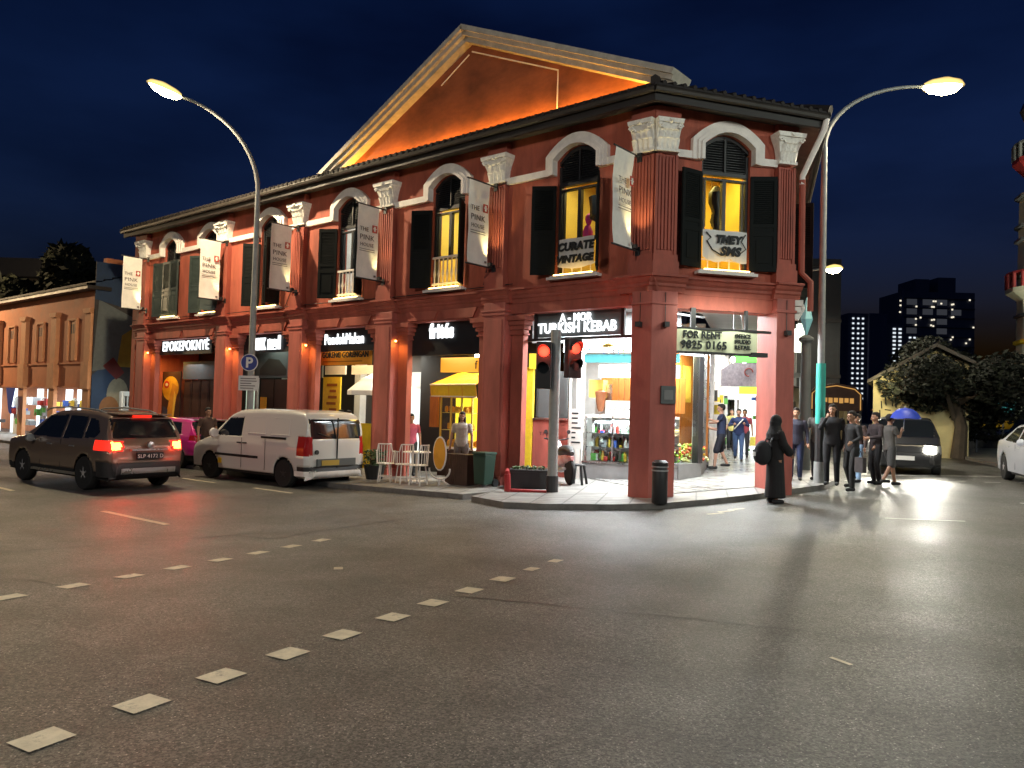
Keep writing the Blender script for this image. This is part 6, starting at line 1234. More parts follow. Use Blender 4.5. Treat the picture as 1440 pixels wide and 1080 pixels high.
def person(lab, x, y, rz, H=1.68, shirt=(.02, .02, .025), legs=(.02, .02, .03), hairc=(.012, .009, .008), skin=0, stride=.0, armL=None, armR=None, sleeve='short', bottom='trousers', hair='short', build=1.0, bend=0, headturn=0, group=None, dz=.11, shoes=(.02, .02, .02), extra=None, hood=False, lean=0, cover=None):
    t = thing('person', lab, 'person', (x, y, gz(x, y) + dz), R(rz), group); k = H / 1.70; B = build
    S = lambda a, b_, c: (a * k + lean * c * k, b_ * k, c * k)
    hip = .90; sh = 1.40
    foot = {}
    jl = {}
    for sd, ph in ((1, 1), (-1, -1)):
        fx = stride * ph; lift = .07 if (stride and ph < 0) else 0; hp = (0, sd * .095, hip); an = (fx * 1.0 - (.03 if not stride else 0), sd * .10, .085 + lift); kn = (fx * .5 + (.09 if ph < 0 and stride else .04), sd * .10, .49 + lift * .3); jl[sd] = (hp, kn, an)
    def arm(sd, spec):
        shd = (0, sd * .185 * (1 if B < 1.1 else 1.06), sh - .03)
        e, w_ = spec or ((-.02, sd * .25, 1.13), (.06, sd * .27, .88)); return shd, e, w_
    aL, aR = arm(1, armL), arm(-1, armR)
    mb = MB(S)
    # trunk, neck, head, face
    trunk = [(.86, 0, .10, .155), (.96, 0, .105, .155), (1.08, .0, .095, .138), (1.20, .0, .108, .150), (1.32, 0, .110, .172), (1.39, -.005, .085, .165), (1.43, -.005, .06, .10)]
    loft(mb, [(z, c_, rx * B, ry * B) for z, c_, rx, ry in trunk])
    capsule(mb, (-.005, 0, 1.38), (.01, 0, 1.50), .058, .052)
    ht = Matrix.Rotation(R(headturn), 3, 'Z'); hc = Vector((.02, 0, 1.595)); hp_ = lambda a, b_, c: tuple(hc + ht @ Vector((a, b_, c)))
    blob(mb, hp_(-.005, 0, .015), .092, .074, .108); blob(mb, hp_(.03, 0, -.055), .055, .052, .05); capsule(mb, hp_(.088, 0, .012), hp_(.108, 0, -.025), .009, .014, 6); blob(mb, hp_(.075, 0, -.058), .018, .024, .008); blob(mb, hp_(.078, 0, .03), .02, .05, .009)
    for sd in (1, -1): blob(mb, hp_(-.005, sd * .076, -.005), .018, .010, .03); blob(mb, hp_(.075, sd * .032, -.04), .02, .02, .02)
    for sd in (1, -1):
        h_, kn, an = jl[sd]; capsule(mb, h_, kn, .085 * B, .058); capsule(mb, kn, an, .055, .036); capsule(mb, (an[0] - .03, an[1], an[2] - .045), (an[0] + .13, an[1] + sd * .01, an[2] - .055), .036, .030)
    for sd, (a, e, w_) in ((1, aL), (-1, aR)):
        capsule(mb, a, e, .050 * B, .038); capsule(mb, e, w_, .038, .026); d = (Vector(w_) - Vector(e)).normalized(); o = d.orthogonal().normalized(); sidev = Vector((1, 0, 0)) if abs(d.z) > .6 else Vector((0, 0, 1)); sidev = (sidev - d * sidev.dot(d)).normalized(); inn_ = d.cross(sidev) * -sd
        pw = Vector(w_); pm = pw + d * .075; capsule(mb, pw, pm, .026, .034, 8)
        for j, (off, ln) in enumerate(((-.026, .062), (-.009, .074), (.009, .07), (.026, .055))): r0 = pm + sidev * off; r1 = r0 + d * ln * .5 + inn_ * .008; r2 = r1 + d * ln * .45 + inn_ * .026; capsule(mb, r0, r1, .0095, .0088, 6); capsule(mb, r1, r2, .0088, .0075, 6)
        th0 = pw + d * .02 + sidev * .022; th1 = th0 + d * .035 + sidev * .028 + inn_ * .01; capsule(mb, th0, th1, .012, .010, 6); capsule(mb, th1, th1 + d * .028 + inn_ * .008, .010, .008, 6)
    body = fused(mb, 'body', SKIN[skin], t, .0085 * k, 2)
    eb = MB(S)
    for sd in (1, -1): blob(eb, hp_(.082, sd * .031, .012), .008, .011, .006, 8, 6)
    local_t = lambda m_, n_, mt: local(m_, n_, mt, t, smooth=True)
    local_t(eb, 'eyes', M['ink'])
    # shirt
    mb = MB(S); gw = .014 if sleeve != 'robe' else .03
    loft(mb, [(z, c_, rx * B + gw + (.006 if z < 1.1 else 0), ry * B + gw + (.008 if z < 1.1 else 0)) for z, c_, rx, ry in trunk])
    for sd, (a, e, w_) in ((1, aL), (-1, aR)):
        ev = Vector(a).lerp(Vector(e), 1.0 if sleeve in ('long', 'robe') else .62); capsule(mb, a, ev, .058 * B + gw * .5, .05 if sleeve != 'robe' else .075)
        if sleeve in ('long', 'robe'): capsule(mb, e, Vector(e).lerp(Vector(w_), .95), .048 if sleeve == 'long' else .075, .036 if sleeve == 'long' else .085)
    fused(mb, 'shirt' if sleeve != 'robe' else 'robe_top', cloth(shirt), t, .012 * k, 3)
    mb = MB(S)
    if bottom in ('skirt', 'robe'):
        zb = .12 if bottom == 'robe' else .35; r0 = .125 * B + gw
        loft(mb, [(1.0, 0, r0 - .01, .16 * B), (.85, .0, r0 + .01, .175 * B), (.5, .01, r0 + .02 + abs(stride) * .4, .18 * B + .01), (zb, .01, r0 + .045 + abs(stride) * .7, .185 * B + .03)])
    else:
        blob(mb, (0, 0, .93), .118 * B, .165 * B, .085)
        for sd in (1, -1):
            h_, kn, an = jl[sd]; capsule(mb, (h_[0], h_[1], h_[2]), kn, .098 * B, .072 if bottom == 'trousers' else .09)
            if bottom == 'trousers': capsule(mb, kn, Vector(kn).lerp(Vector(an), .96), .07, .056)
    fused(mb, {'trousers': 'trousers', 'shorts': 'shorts', 'skirt': 'skirt', 'robe': 'robe'}[bottom], cloth(legs), t, .012 * k, 3)
    for sd in (1, -1):
        an = jl[sd][2]; mb = MB(S); capsule(mb, (an[0] - .035, an[1], an[2] - .04), (an[0] + .135, an[1] + sd * .01, an[2] - .048), .046, .038); fused(mb, 'shoe', cloth(shoes), t, .012, 1)
    mb = MB(S)
    if hood: blob(mb, hp_(-.015, 0, .02), .118, .102, .13); loft(mb, [(1.25, 0, .16, .23), (1.36, -.01, .15, .215), (1.44, -.01, .125, .16), (1.52, -.01, .11, .11), (1.60, -.012, .11, .10)])
    else:
        blob(mb, hp_(-.028, 0, .035), .092, .086, .102)
        blob(mb, hp_(.0, 0, .085), .09, .072, .045)
        if hair == 'long': [blob(mb, hp_(-.06, 0, -.03 - .07 * i), .05, .085, .07) for i in range(4)]; [blob(mb, hp_(-.01, sd * .078, -.05 - .06 * i), .04, .022, .06) for sd in (1, -1) for i in range(3)]
        if hair == 'bun': blob(mb, hp_(-.1, 0, .07), .045, .045, .045)
    fused(mb, 'headscarf' if hood else 'hair', cloth(hairc), t, .011, 1)
    if extra: extra(t, S)
    return t
def shopping_bag(col, sd=1, z=.62): return lambda t, S: local(MB(S).box(.02, .12, sd * .32 - .12, sd * .32 + .12, z - .2, z + .12).tube([(.07, sd * .32 - .06, z + .12), (.07, sd * .32, z + .26), (.07, sd * .32 + .06, z + .12)], .006, 4), 'bag', cloth(col), t, bevel=.01)
def backpack(t, S):
    mb = MB(S); blob(mb, (-.27, .0, .98), .17, .17, .25); blob(mb, (-.38, 0, .93), .07, .12, .15); fused(mb, 'backpack', cloth((.015, .015, .018)), t, .014, 3)
    for sd in (1, -1): local(MB(S).tube([(-.16, sd * .1, 1.2), (-.05, sd * .14, 1.43), (.1, sd * .13, 1.36), (.13, sd * .12, 1.15)], .018, 6), 'strap', M['iron'], t)
    local(MB(S).box(-.46, -.44, -.04, .03, .92, 1.0), 'reflector_patch', M['signw'], t)
person('hooded figure in long dark robe with a big backpack, standing at the kerb', 5.05, 14.95, 12, 1.64, (.012, .011, .012), (.012, .011, .012), (.010, .010, .011), 1, 0, sleeve='robe', bottom='robe', hood=True, dz=0, extra=backpack, armL=((.05, .24, 1.15), (.2, .18, 1.0)), armR=((.05, -.24, 1.15), (.2, -.18, 1.0)))
person('man in navy T-shirt and black shorts holding the red-haired woman', 5.75, 21.4, 165, 1.76, (.02, .03, .07), (.015, .016, .025), skin=0, stride=.16, bottom='shorts', armL=((.12, .25, 1.25), (.38, .14, 1.32)), armR=((.12, -.25, 1.22), (.36, -.1, 1.2)), headturn=10)
person('red-haired woman in pale top held by the man in navy at the arcade mouth', 5.33, 21.55, -10, 1.60, (.55, .50, .46), (.10, .13, .16), (.35, .09, .02), 0, .05, hair='long', armL=((.12, .22, 1.2), (.36, .12, 1.18)), armR=((.12, -.22, 1.2), (.36, -.1, 1.15)))
person('dark-haired woman in cream top and long black skirt walking out of the arcade', 6.95, 26.0, 253, 1.60, (.60, .55, .42), (.02, .022, .03), skin=0, hair='long', stride=.12, bottom='skirt', armL=((-.02, .25, 1.14), (.14, .2, 1.05)), armR=((-.02, -.25, 1.14), (.14, -.2, 1.05)))
person('woman in navy long-sleeved top and blue jeans walking towards the camera in the arcade', 7.15, 24.6, 253, 1.62, (.02, .035, .11), (.06, .11, .24), skin=0, hair='bun', stride=.17, sleeve='long', build=1.05, armL=((.0, .3, 1.17), (.14, .2, 1.22)), armR=((.0, -.3, 1.17), (.14, -.16, 1.2)), shoes=(.02, .02, .02), extra=lambda t, S: local(MB(S).tube([(.125, .14, 1.38), (.15, 0, 1.22), (.12, -.14, 1.05)], .018, 6), 'bag_strap', M['signw'], t))
person('person in maroon top at the edge of the arcade behind the woman in jeans', 7.9, 26.5, 250, 1.6, (.30, .05, .07), (.02, .02, .03), skin=1, stride=.1, extra=shopping_bag((.7, .6, .1)))
person('person in pale yellow top far back in the arcade', 8.3, 29.5, 250, 1.6, (.6, .55, .2), (.02, .02, .03), skin=0, stride=.1)
# group waiting at the crossing
person('person in dark jacket and navy jeans nearest the arcade in the waiting group', 6.62, 17.3 + .9, 250, 1.66, (.03, .03, .05), (.02, .03, .08), skin=1, sleeve='long', hair='short')
person('tall person in black, one hand raised to the face, by the turquoise post', 6.98, 17.02, 240, 1.74, (.012, .012, .014), (.012, .012, .014), skin=1, sleeve='long', hair='long', armR=((.14, -.22, 1.2), (.16, -.1, 1.42)))
person('person in black long coat at the front of the waiting group', 7.28, 16.72, 200, 1.68, (.014, .013, .013), (.012, .012, .012), skin=1, sleeve='long', stride=.08, dz=.02, armL=((.0, .25, 1.15), (.2, .22, 1.05)), extra=shopping_bag((.05, .04, .04), 1))
person('bearded-looking dark figure with grey T-shirt behind the front of the waiting group', 7.15, 18.2, 230, 1.72, (.07, .065, .06), (.014, .014, .018), skin=1)
person('person in dark brown top and pale blue jeans in the waiting group', 8.35, 18.9, 210, 1.62, (.06, .035, .03), (.28, .42, .60), skin=1, stride=.06, sleeve='long', dz=.0)
person('dark figure at the right of the waiting group, hands in front', 8.55, 18.35, 190, 1.66, (.03, .02, .022), (.02, .018, .02), skin=1, sleeve='long', dz=0, armL=((.05, .24, 1.15), (.22, .1, 1.1)), armR=((.05, -.24, 1.15), (.22, -.1, 1.1)))
def brolly(t, S):
    mb = MB(S); vs = [(.25, .2, 1.98)]; N = 10
    for r_, z in ((.22, 1.93), (.42, 1.80), (.52, 1.66)): vs += [(.25 + r_ * math.cos(math.tau * k / N), .2 + r_ * math.sin(math.tau * k / N), z) for k in range(N)]
    return vs, N
wk = person('person in grey shirt and shorts striding across the road under a blue umbrella', 8.72, 18.05, 10, 1.62, (.09, .08, .07), (.07, .065, .06), skin=1, stride=.22, bottom='shorts', armR=((.1, -.22, 1.18), (.22, -.14, 1.32)), armL=((-.1, .25, 1.15), (-.2, .25, .95)), dz=0)
t = thing('umbrella', 'small blue umbrella held by the person striding across the road', 'umbrella', (8.95, 17.95, gz(8.9, 18) + 1.2)); z = gz(8.9, 18) + 1.25; mb = MB(); N = 10; vs = [(9.02, 17.95, z + .54)]
for r_, dz_ in ((.16, .51), (.27, .42), (.34, .30)): vs += [(9.02 + r_ * math.cos(math.tau * k / N), 17.95 + r_ * math.sin(math.tau * k / N), z + dz_ - (.0 if k % 2 else .02)) for k in range(N)]
mb.add(vs, [(0, 1 + k, 1 + (k + 1) % N) for k in range(N)] + [(1 + j * N + k, 1 + j * N + (k + 1) % N, 1 + (j + 1) * N + (k + 1) % N, 1 + (j + 1) * N + k) for j in range(2) for k in range(N)]); mb.build('canopy', mat('blue_cloth', (.02, .05, .40), .5), t, smooth=True); MB().tube([(9.02, 17.95, z + .58), (8.98, 17.93, z + .05)], .01, 5).build('shaft', M['steel'], t)
# people at the stalls and beyond the cars
for (s, d, lab, kw) in ((12.2, 2.3, 'dark-haired person whose head shows over the van bonnet', dict(shirt=(.06, .03, .02), skin=1)), (9.15, -.1, 'person in black serving at the fried-food stall beside the arcade pier', dict(shirt=(.02, .02, .02), skin=1, sleeve='long')), (10.9, -1.2, 'dark figure in the fried-food stall, seen over the van roof', dict(shirt=(.02, .02, .02), skin=1)), (7.15, -.55, 'person in pink top seated height at the table before the fries shop', dict(shirt=(.45, .08, .12), legs=(.03, .03, .03), skin=1, H=1.6)), (5.05, -.25, 'person in pale top beside the display case, against the pier', dict(shirt=(.42, .36, .30), legs=(.2, .17, .15), skin=1, hair='long', H=1.66))):
    p = T_L(s, d, 0); person(lab, p[0], p[1], 230 + s * 7, **kw)
# riders with their motorcycles at far left
for k, (x, y, lab) in enumerate(((-17.2, 25.2, 'black motorcycle with dark rider at the far left behind the SUV'), (-18.2, 25.6, 'second motorcycle at the far left edge, with an orange delivery box'))):
    motorcycle(lab, at_ground(x, y), R(-30), M['iron']); person('helmeted rider in black ' + ('nearest the SUV at the far left' if k == 0 else 'at the left edge beside the orange box'), x + .05, y - .25, -30, 1.68, (.015, .015, .018), (.012, .012, .014), (.01, .01, .012), 1, sleeve='long', dz=0, armL=((.2, .22, 1.15), (.42, .2, 1.05)), armR=((.2, -.22, 1.15), (.42, -.2, 1.05)))
mb = MB(); x, y = -18.9, 25.9; z = gz(x, y); mb.box(x - .3, x + .3, y - .3, y + .3, z + .85, z + 1.4); o = mb.build('delivery_box', mat('orange_plastic', (.8, .25, .02), .4), None, bevel=.03); tag(o, 'orange delivery box on the motorcycle at the left edge', 'box')

# ------------------------------------------------------------------ buildings at the left
T_A = frame(*T_L(25.4, 0, 0)[:2], AL, -1)
org = mat('orange_render', (.55, .20, .09), .8, var=.2, vscale=1.2, bump=.2, bscale=15); org2 = mat('pale_orange_render', (.66, .32, .16), .8, var=.12, vscale=3)
row = thing('shophouse_row', 'orange two-storey shophouse at the far left with bright white shops below', 'building', T_A(0, 0, 0))
mb = MB(T_A); mb.box(0, 24, -.4, -.1, 2.1, 6.05); mb.box(0, .3, -8, -.4, -.5, 7.4); mb.box(0, 24, -2.9, -2.8, -.5, 2.6); mb.build('wall', org, row)
MB(T_A).box(.2, 24, -.4, -.05, 2.05, 2.12).box(.2, 24, -.1, -.04, 3.05, 3.12).build('string_band', org, row)
MB(T_A).box(-.1, 24, -.6, .35, 6.05, 6.2).build('eave', M['fascia'], row)
mb = MB(T_A)
for k in range(16): a, b_ = .4 - .34 * k, .4 - .34 * (k + 1); z = 6.2 + .12 * k; mb.add([(-.15, a, z + .05), (24, a, z + .05), (24, b_, z + .12), (-.15, b_, z + .12), (-.15, a, z - .02), (24, a, z - .02)], [(0, 1, 2, 3), (0, 4, 5, 1)])
mb.build('roof', M['roof'], row)
for k in range(8):
    s = .45 + 3.0 * k * 1.17
    mb = MB(T_A); mb.box(s - .28, s + .28, -.1, .06, 3.12, 5.1); mb.ex([(s - .28, 5.1), (s + .28, 5.1), (s + .42, 5.3), (s - .42, 5.3)], -.1, .12); mb.box(s - .36, s + .36, -.1, .12, 2.0, 3.12); mb.box(s - .3, s + .3, -.1, .05, -.4, 2.0); mb.build('pilaster', org2, row)
    if k < 6:
        c = s + 1.75; mb = MB(T_A); mb.box(c - .45, c - .36, -.1, .0, 3.2, 4.9); mb.box(c + .36, c + .45, -.1, .0, 3.2, 4.9); mb.box(c - .45, c + .45, -.1, .0, 4.9, 4.98); mb.build('window_surround', org2, row)
        wd = MB(T_A).box(c - .36, c + .36, -.12, -.07, 3.2, 4.9).build('window', org if k else org2, row); mb = MB(T_A); [mb.box(c - .25 + .18 * j, c - .15 + .18 * j, -.07, -.065, 4.35, 4.75) for j in range(3)]; mb.build('vent', M['ink'], wd)
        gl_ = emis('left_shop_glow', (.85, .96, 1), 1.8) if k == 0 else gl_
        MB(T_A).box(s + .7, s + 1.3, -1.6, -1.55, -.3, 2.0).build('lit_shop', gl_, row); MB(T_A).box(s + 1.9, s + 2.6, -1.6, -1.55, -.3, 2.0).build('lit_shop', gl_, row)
        mb = MB(T_A); N = 8; mb.ex([(s + .3, -.3), (s + 1.0, -.3), (s + 1.0, 1.3)] + [(s + .65 + .35 * math.cos(math.pi * j / N), 1.3 + .3 * math.sin(math.pi * j / N)) for j in range(1, N)] + [(s + .3, 1.3)], -1.2, -1.15); mb.build('rounded_door', mat('pale_door', (.55, .55, .5), .6), row)
        light('AREA', T_A(s + 1.8, -.9, 2.0), 60, (.85, .95, 1), 1.6, 'shop_light', row, rot=(0, 0, 0))
rnd = random.Random(8); mb = MB(T_A)
for k in range(60): s = rnd.uniform(.8, 20); z = rnd.choice((.2, .7, 1.2)); mb.box(s, s + rnd.uniform(.1, .4), -1.3, -1.0, z, z + rnd.uniform(.15, .4), rnd.randrange(7))
tag(mb.build('shop_goods', cols, None), 'coloured goods in the bright white shops at the far left', 'goods', kind='stuff')
MB(T_A).box(11.0, 12.4, -.05, .06, 3.5, 4.9).build('dark_window', M['dglass'], row)
t = thing('shop_awning', 'blue cloth hanging in front of the white shop at the far left', 'cloth', T_A(7.6, .2, 1)); MB(T_A).ex([(7.4, 2.0), (8.5, 2.0), (8.1, .9), (7.9, .8)], .3, .33).build('cloth', mat('blue_awning', (.02, .06, .45), .7), t)
# painted side wall facing the alley: generic coloured shapes
T_W = frame(*T_A(0, 0, 0)[:2], AL - 90, -1)
blu, red_, yel, gry, cre = (.02, .045, .10), (.14, .025, .025), (.30, .20, .03), (.12, .14, .145), (.24, .22, .16)
T_W = lambda a, b_, z: T_A(-b_ - .0, -a, z)
mural(T_W, .0, 8.0, .02, -.5, 7.2, [([(0, 0), (.22, 0), (.16, .35), (.05, .45), (0, .4)], blu), ([(.0, .42), (.14, .45), (.2, .72), (.02, .8)], gry), (oval(.13, .30, .055, .09), cre), (oval(.09, .22, .05, .07), (.22, .10, .04)), ([(.12, .45), (.2, .45), (.24, .7), (.14, .62)], yel), ([(.0, .8), (.25, .75), (.3, 1), (0, 1)], blu), ([(.28, .1), (.5, .2), (.6, .6), (.35, .55)], red_), (oval(.5, .6, .12, .13), (.12, .06, .04)), ([(.05, .45), (.12, .38), (.16, .42), (.1, .5)], red_), ([(.6, .1), (.9, .1), (.85, .5), (.65, .45)], (.05, .06, .05))], 'mural_wall', row, mat('mural_ground', (.05, .045, .045), .8, var=.3))
# alley gate
t = thing('white_gate', 'white barred hoarding closing the alley between the two shophouses', 'gate', T_L(23.6, -1, 0)); mb = MB(T_L)
mb.box(22.6, 25.1, -1.1, -1.05, 1.75, 1.95); mb.box(22.6, 25.1, -1.1, -1.05, .9, 1.35); mb.box(22.6, 22.75, -1.1, -1.0, -.5, 1.95); mb.box(24.9, 25.1, -1.1, -1.0, -.5, 1.95)
for k in range(7): mb.box(22.95 + .3 * k, 23.05 + .3 * k, -1.08, -1.06, -.3, 1.75)
mb.build('bars', M['signw'], t); MB(T_L).box(22.6, 25.1, -1.3, -1.25, -.5, .9).build('lower_panel', M['signw'], t)
light('AREA', T_L(23.8, -.3, 2.6), 14, (.9, 1, .95), .6, 'alley_light', t, rot=(R(20), 0, 0))
# dark block and trees behind
bk = thing('apartment_block', 'dark flat-roofed block behind the orange shophouse at the far left', 'building', (-45, 64, 0)); mb = MB(); mb.box(-70, -36.5, 60, 72, -1, 10.6); mb.build('wall', M['fascia'], bk); MB().box(-70, -35.6, 59, 73, 10.6, 12.0).build('roof', M['black'], bk); mb = MB(); mb.box(-69, -37, 59.8, 60, 9.2, 9.7); mb.build('parapet_band', M['gutter'], bk)
def leafy(mb, c, r, n, size, rnd, squash=.8):
    for _ in range(n):
        v = Vector((rnd.gauss(0, 1), rnd.gauss(0, 1), rnd.gauss(0, 1))).normalized() * r * (rnd.random() ** .35); p = Vector(c) + Vector((v.x, v.y, v.z * squash)); a = Vector((rnd.gauss(0, 1), rnd.gauss(0, 1), rnd.gauss(0, .6))).normalized(); b_ = a.orthogonal().normalized(); b_ = (b_ + a.cross(b_) * rnd.uniform(-1, 1)).normalized(); s = size * rnd.uniform(.6, 1.4)
        mb.add([tuple(p - a * s), tuple(p + b_ * s * .45), tuple(p + a * s), tuple(p - b_ * s * .45)], [(0, 1, 2, 3)], rnd.choice((0, 0, 1)))
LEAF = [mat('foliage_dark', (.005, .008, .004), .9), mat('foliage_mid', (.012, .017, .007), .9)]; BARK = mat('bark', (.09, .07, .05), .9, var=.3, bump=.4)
def tree(lab, x, y, H, Rr, n, seed, size=.28, group=None, droop=0, low=.45):
    z = gz(x, y); t = thing('tree', lab, 'tree', (x, y, z), 0, group); rnd = random.Random(seed); tb = MB(); tb.tube([(x, y, z), (x + .1, y, z + H * .25), (x - .1, y + .1, z + H * .5)], [.28, .22, .14], 9); cb = MB()
    nc = 9 if low > .4 else 15
    for k in range(nc):
        a = rnd.uniform(0, 6.3); rr = Rr * rnd.uniform(.25, .75); c = (x + rr * math.cos(a), y + rr * math.sin(a), z + H * rnd.uniform(low, .82)); tb.tube([(x - .1, y + .1, z + H * rnd.uniform(.3, .48)), ((x + c[0]) / 2, (y + c[1]) / 2, c[2] - H * .1), c], [.1, .06, .02], 6); leafy(cb, c, Rr * rnd.uniform(.35, .55), n // nc, size, rnd)
        if droop:
            for _ in range(5): q = (c[0] + rnd.uniform(-1, 1) * Rr * .4, c[1] + rnd.uniform(-1, 1) * Rr * .4, c[2]); [leafy(cb, (q[0], q[1], q[2] - .5 * j), .25, 12, size, rnd) for j in range(1, int(H * .10 / .2))]
    tb.build('trunk', BARK, t, smooth=True); cb.build('crown', LEAF, t); return t
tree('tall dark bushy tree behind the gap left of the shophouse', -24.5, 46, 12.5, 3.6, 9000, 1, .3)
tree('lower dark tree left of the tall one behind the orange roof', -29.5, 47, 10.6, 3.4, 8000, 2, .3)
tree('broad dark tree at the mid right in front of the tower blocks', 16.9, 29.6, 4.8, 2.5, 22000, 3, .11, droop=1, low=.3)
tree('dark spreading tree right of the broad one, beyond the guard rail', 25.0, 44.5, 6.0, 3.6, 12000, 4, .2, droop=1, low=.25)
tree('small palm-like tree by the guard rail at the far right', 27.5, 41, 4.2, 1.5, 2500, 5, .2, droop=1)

# ------------------------------------------------------------------ the side street beyond the corner
T_D = frame(*T_S(40, .4, 0)[:2], 66, 1)
dk = thing('office_block', 'near-black tall block rising behind the right end of the shophouse', 'building', (14, 39, 0)); mb = MB(); mb.box(11.5, 15.9, 38, 52, 0, 9.4); mb.build('wall', M['black'], dk); mb = MB(); [mb.box(11.5, 15.93, 37.95, 38, .9 + 2.7 * k, 1.05 + 2.7 * k) for k in range(1, 4)]; mb.each('ledge', M['fascia'], dk)
side = thing('shophouse_row', 'low old shophouses lit yellow down the left of the side street', 'building', (11, 33, 0))
T_R = frame(10.95, 30.6, 62, 1)
mb = MB(T_R); mb.box(0, 24, -4.2, 0, 2.3, 2.85); mb.box(23.8, 24, -4.2, 0, -.5, 2.8); mb.box(0, 24, -2.2, -2.1, -.5, 2.6); mb.build('wall', M['inner'], side)
mb = MB(T_R)
for k in range(12): mb.add([(-.3, .9 - .35 * k, 2.66 + .08 * k + .04), (24, .9 - .35 * k, 2.66 + .08 * k + .04), (24, .55 - .35 * k, 2.66 + .08 * (k + 1)), (-.3, .55 - .35 * k, 2.66 + .08 * (k + 1)), (-.3, .9 - .35 * k, 2.66 + .08 * k), (24, .9 - .35 * k, 2.66 + .08 * k)], [(0, 1, 2, 3), (0, 4, 5, 1)])
mb.build('roof', M['roof'], side)
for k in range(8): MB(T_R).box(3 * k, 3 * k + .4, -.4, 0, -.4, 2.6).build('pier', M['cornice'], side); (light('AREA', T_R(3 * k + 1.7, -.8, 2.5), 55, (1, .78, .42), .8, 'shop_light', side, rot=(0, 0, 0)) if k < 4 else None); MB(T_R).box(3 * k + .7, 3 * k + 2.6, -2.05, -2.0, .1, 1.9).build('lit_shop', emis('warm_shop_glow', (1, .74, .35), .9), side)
t = thing('arched_sign', 'arched lit signboard over a stall in the side street, amber writing', 'sign', (12.2, 30.4, 2)); Tg = frame(11.4, 30.0, 8, 1); mb = MB(Tg); mb.ex([(0, 1.95), (2.2, 1.95), (2.2, 2.6), (1.9, 2.9), (1.1, 3.02), (.3, 2.9), (0, 2.6)], -.06, 0); mb.build('panel', M['dwood'], t)
mb = MB(Tg); mb.tube([(.1, .03, 2.0), (.1, .03, 2.6), (.35, .03, 2.8), (1.1, .03, 2.92), (1.85, .03, 2.8), (2.1, .03, 2.6), (2.1, .03, 2.0)], .02, 5); [mb.box(.35 + .22 * k, .5 + .22 * k, 0, .03, 2.25 + .03 * (k % 2), 2.45) for k in range(7)]; mb.build('amber_writing', emis('amber_glow', (1, .5, .12), .45), t); MB(Tg).box(.03, .1, -.06, 0, 0, 2).box(2.1, 2.17, -.06, 0, 0, 2).build('sign_leg', M['iron'], t)
t = thing('shop_hoarding', 'yellow and white lit hoarding beyond the arcade corner', 'sign', (9.2, 25.8, 3)); Th_ = frame(9.15, 26.6, 20, 1); MB(Th_).box(0, .34, -.1, 0, 2.6, 4.9).build('yellow_panel', emis('yellow_hoarding_glow', (1, .72, .05), 1.6), t); MB(Th_).box(.34, .95, -.1, 0, 3.9, 4.9).build('white_panel', emis('pale_hoarding_glow', (.95, 1, .8), 1.7), t); MB(Th_).box(.0, .2, -.12, -.1, 0, 4.9).build('post', M['iron'], t)
t = thing('lit_kiosk', 'glaring white lit kiosk seen past the arcade corner', 'kiosk', (9.4, 27.5, 1)); Tk = frame(9.0, 27.6, 20, 1)
MB(Tk).box(0, 1.5, -1.6, -1.5, 0, 3.1).build('back_panel', emis('kiosk_glow', (.92, 1, .97), 1.5), t); MB(Tk).box(0, 1.5, -1.6, .1, 3.1, 3.25).build('roof', M['steel'], t); mb = MB(Tk); rnd = random.Random(2)
for k in range(40): s = rnd.uniform(0, 1.4); z = rnd.uniform(.3, 2.7); mb.box(s, s + rnd.uniform(.05, .3), -1.2, -1.1, z, z + rnd.uniform(.05, .3), rnd.randrange(7))
mb.build('goods', cols, t); MB(Tk).box(0, 1.5, -.5, 0, 0, 1.0).build('counter', M['stainless'], t); MB(Tk).box(.0, .06, -.06, 0, 1.0, 3.1).box(1.44, 1.5, -.06, 0, 1.0, 3.1).build('frame_post', M['steel'], t)
# cream building with tall dark marks on its wall
T_M = frame(14.35, 31.1, -27, 1); ml = thing('gabled_house', 'cream gabled house with tall dark painted marks, half hidden by the broad tree', 'building', T_M(0, 0, 0))
crm = mat('cream_render', (.62, .54, .28), .8, var=.15, vscale=1.5, bump=.1)
MB(T_M).ex([(0, -.5), (3.3, -.5), (3.3, 3.85), (2.2, 4.4), (0, 3.2)], -7, 0).build('wall', crm, ml); mb = MB(T_M)
for a, b_ in (((-.2, 3.08), (2.2, 4.5)), ((2.2, 4.5), (3.5, 3.8))): mb.ex([a, b_, (b_[0], b_[1] + .14), (a[0], a[1] + .14)], -7.3, .4)
mb.build('roof', mat('grey_roof', (.13, .12, .10), .8, var=.3), ml); rnd = random.Random(6); mb = MB(T_M)
for c in range(2):
    for r_ in range(3):
        x0, z0 = .22 + .42 * c, 2.35 - .72 * r_
        for k in range(5): a = (x0 + rnd.uniform(0, .3), z0 + rnd.uniform(.05, .5)); hv = rnd.random() < .5; mb.tube([(a[0], .01, a[1]), (a[0] + (.22 if hv else .02), .01, a[1] - (.02 if hv else .3))], .022, 4)
mb.build('wall_writing', M['ink'], ml)
MB(T_M).box(1.0, 1.42, .0, .03, 1.1, 2.1).build('yellow_poster', M['yellow'], ml)
light('SPOT', T_M(.3, 1.6, 3.2), 110, (1, .86, .5), .2, 'wall_light', ml, rot=Vector(Vector(T_M(1.2, 0, 2.2)) - Vector(T_M(.3, 1.6, 3.2))).to_track_quat('-Z', 'Y').to_euler(), angle=R(120))
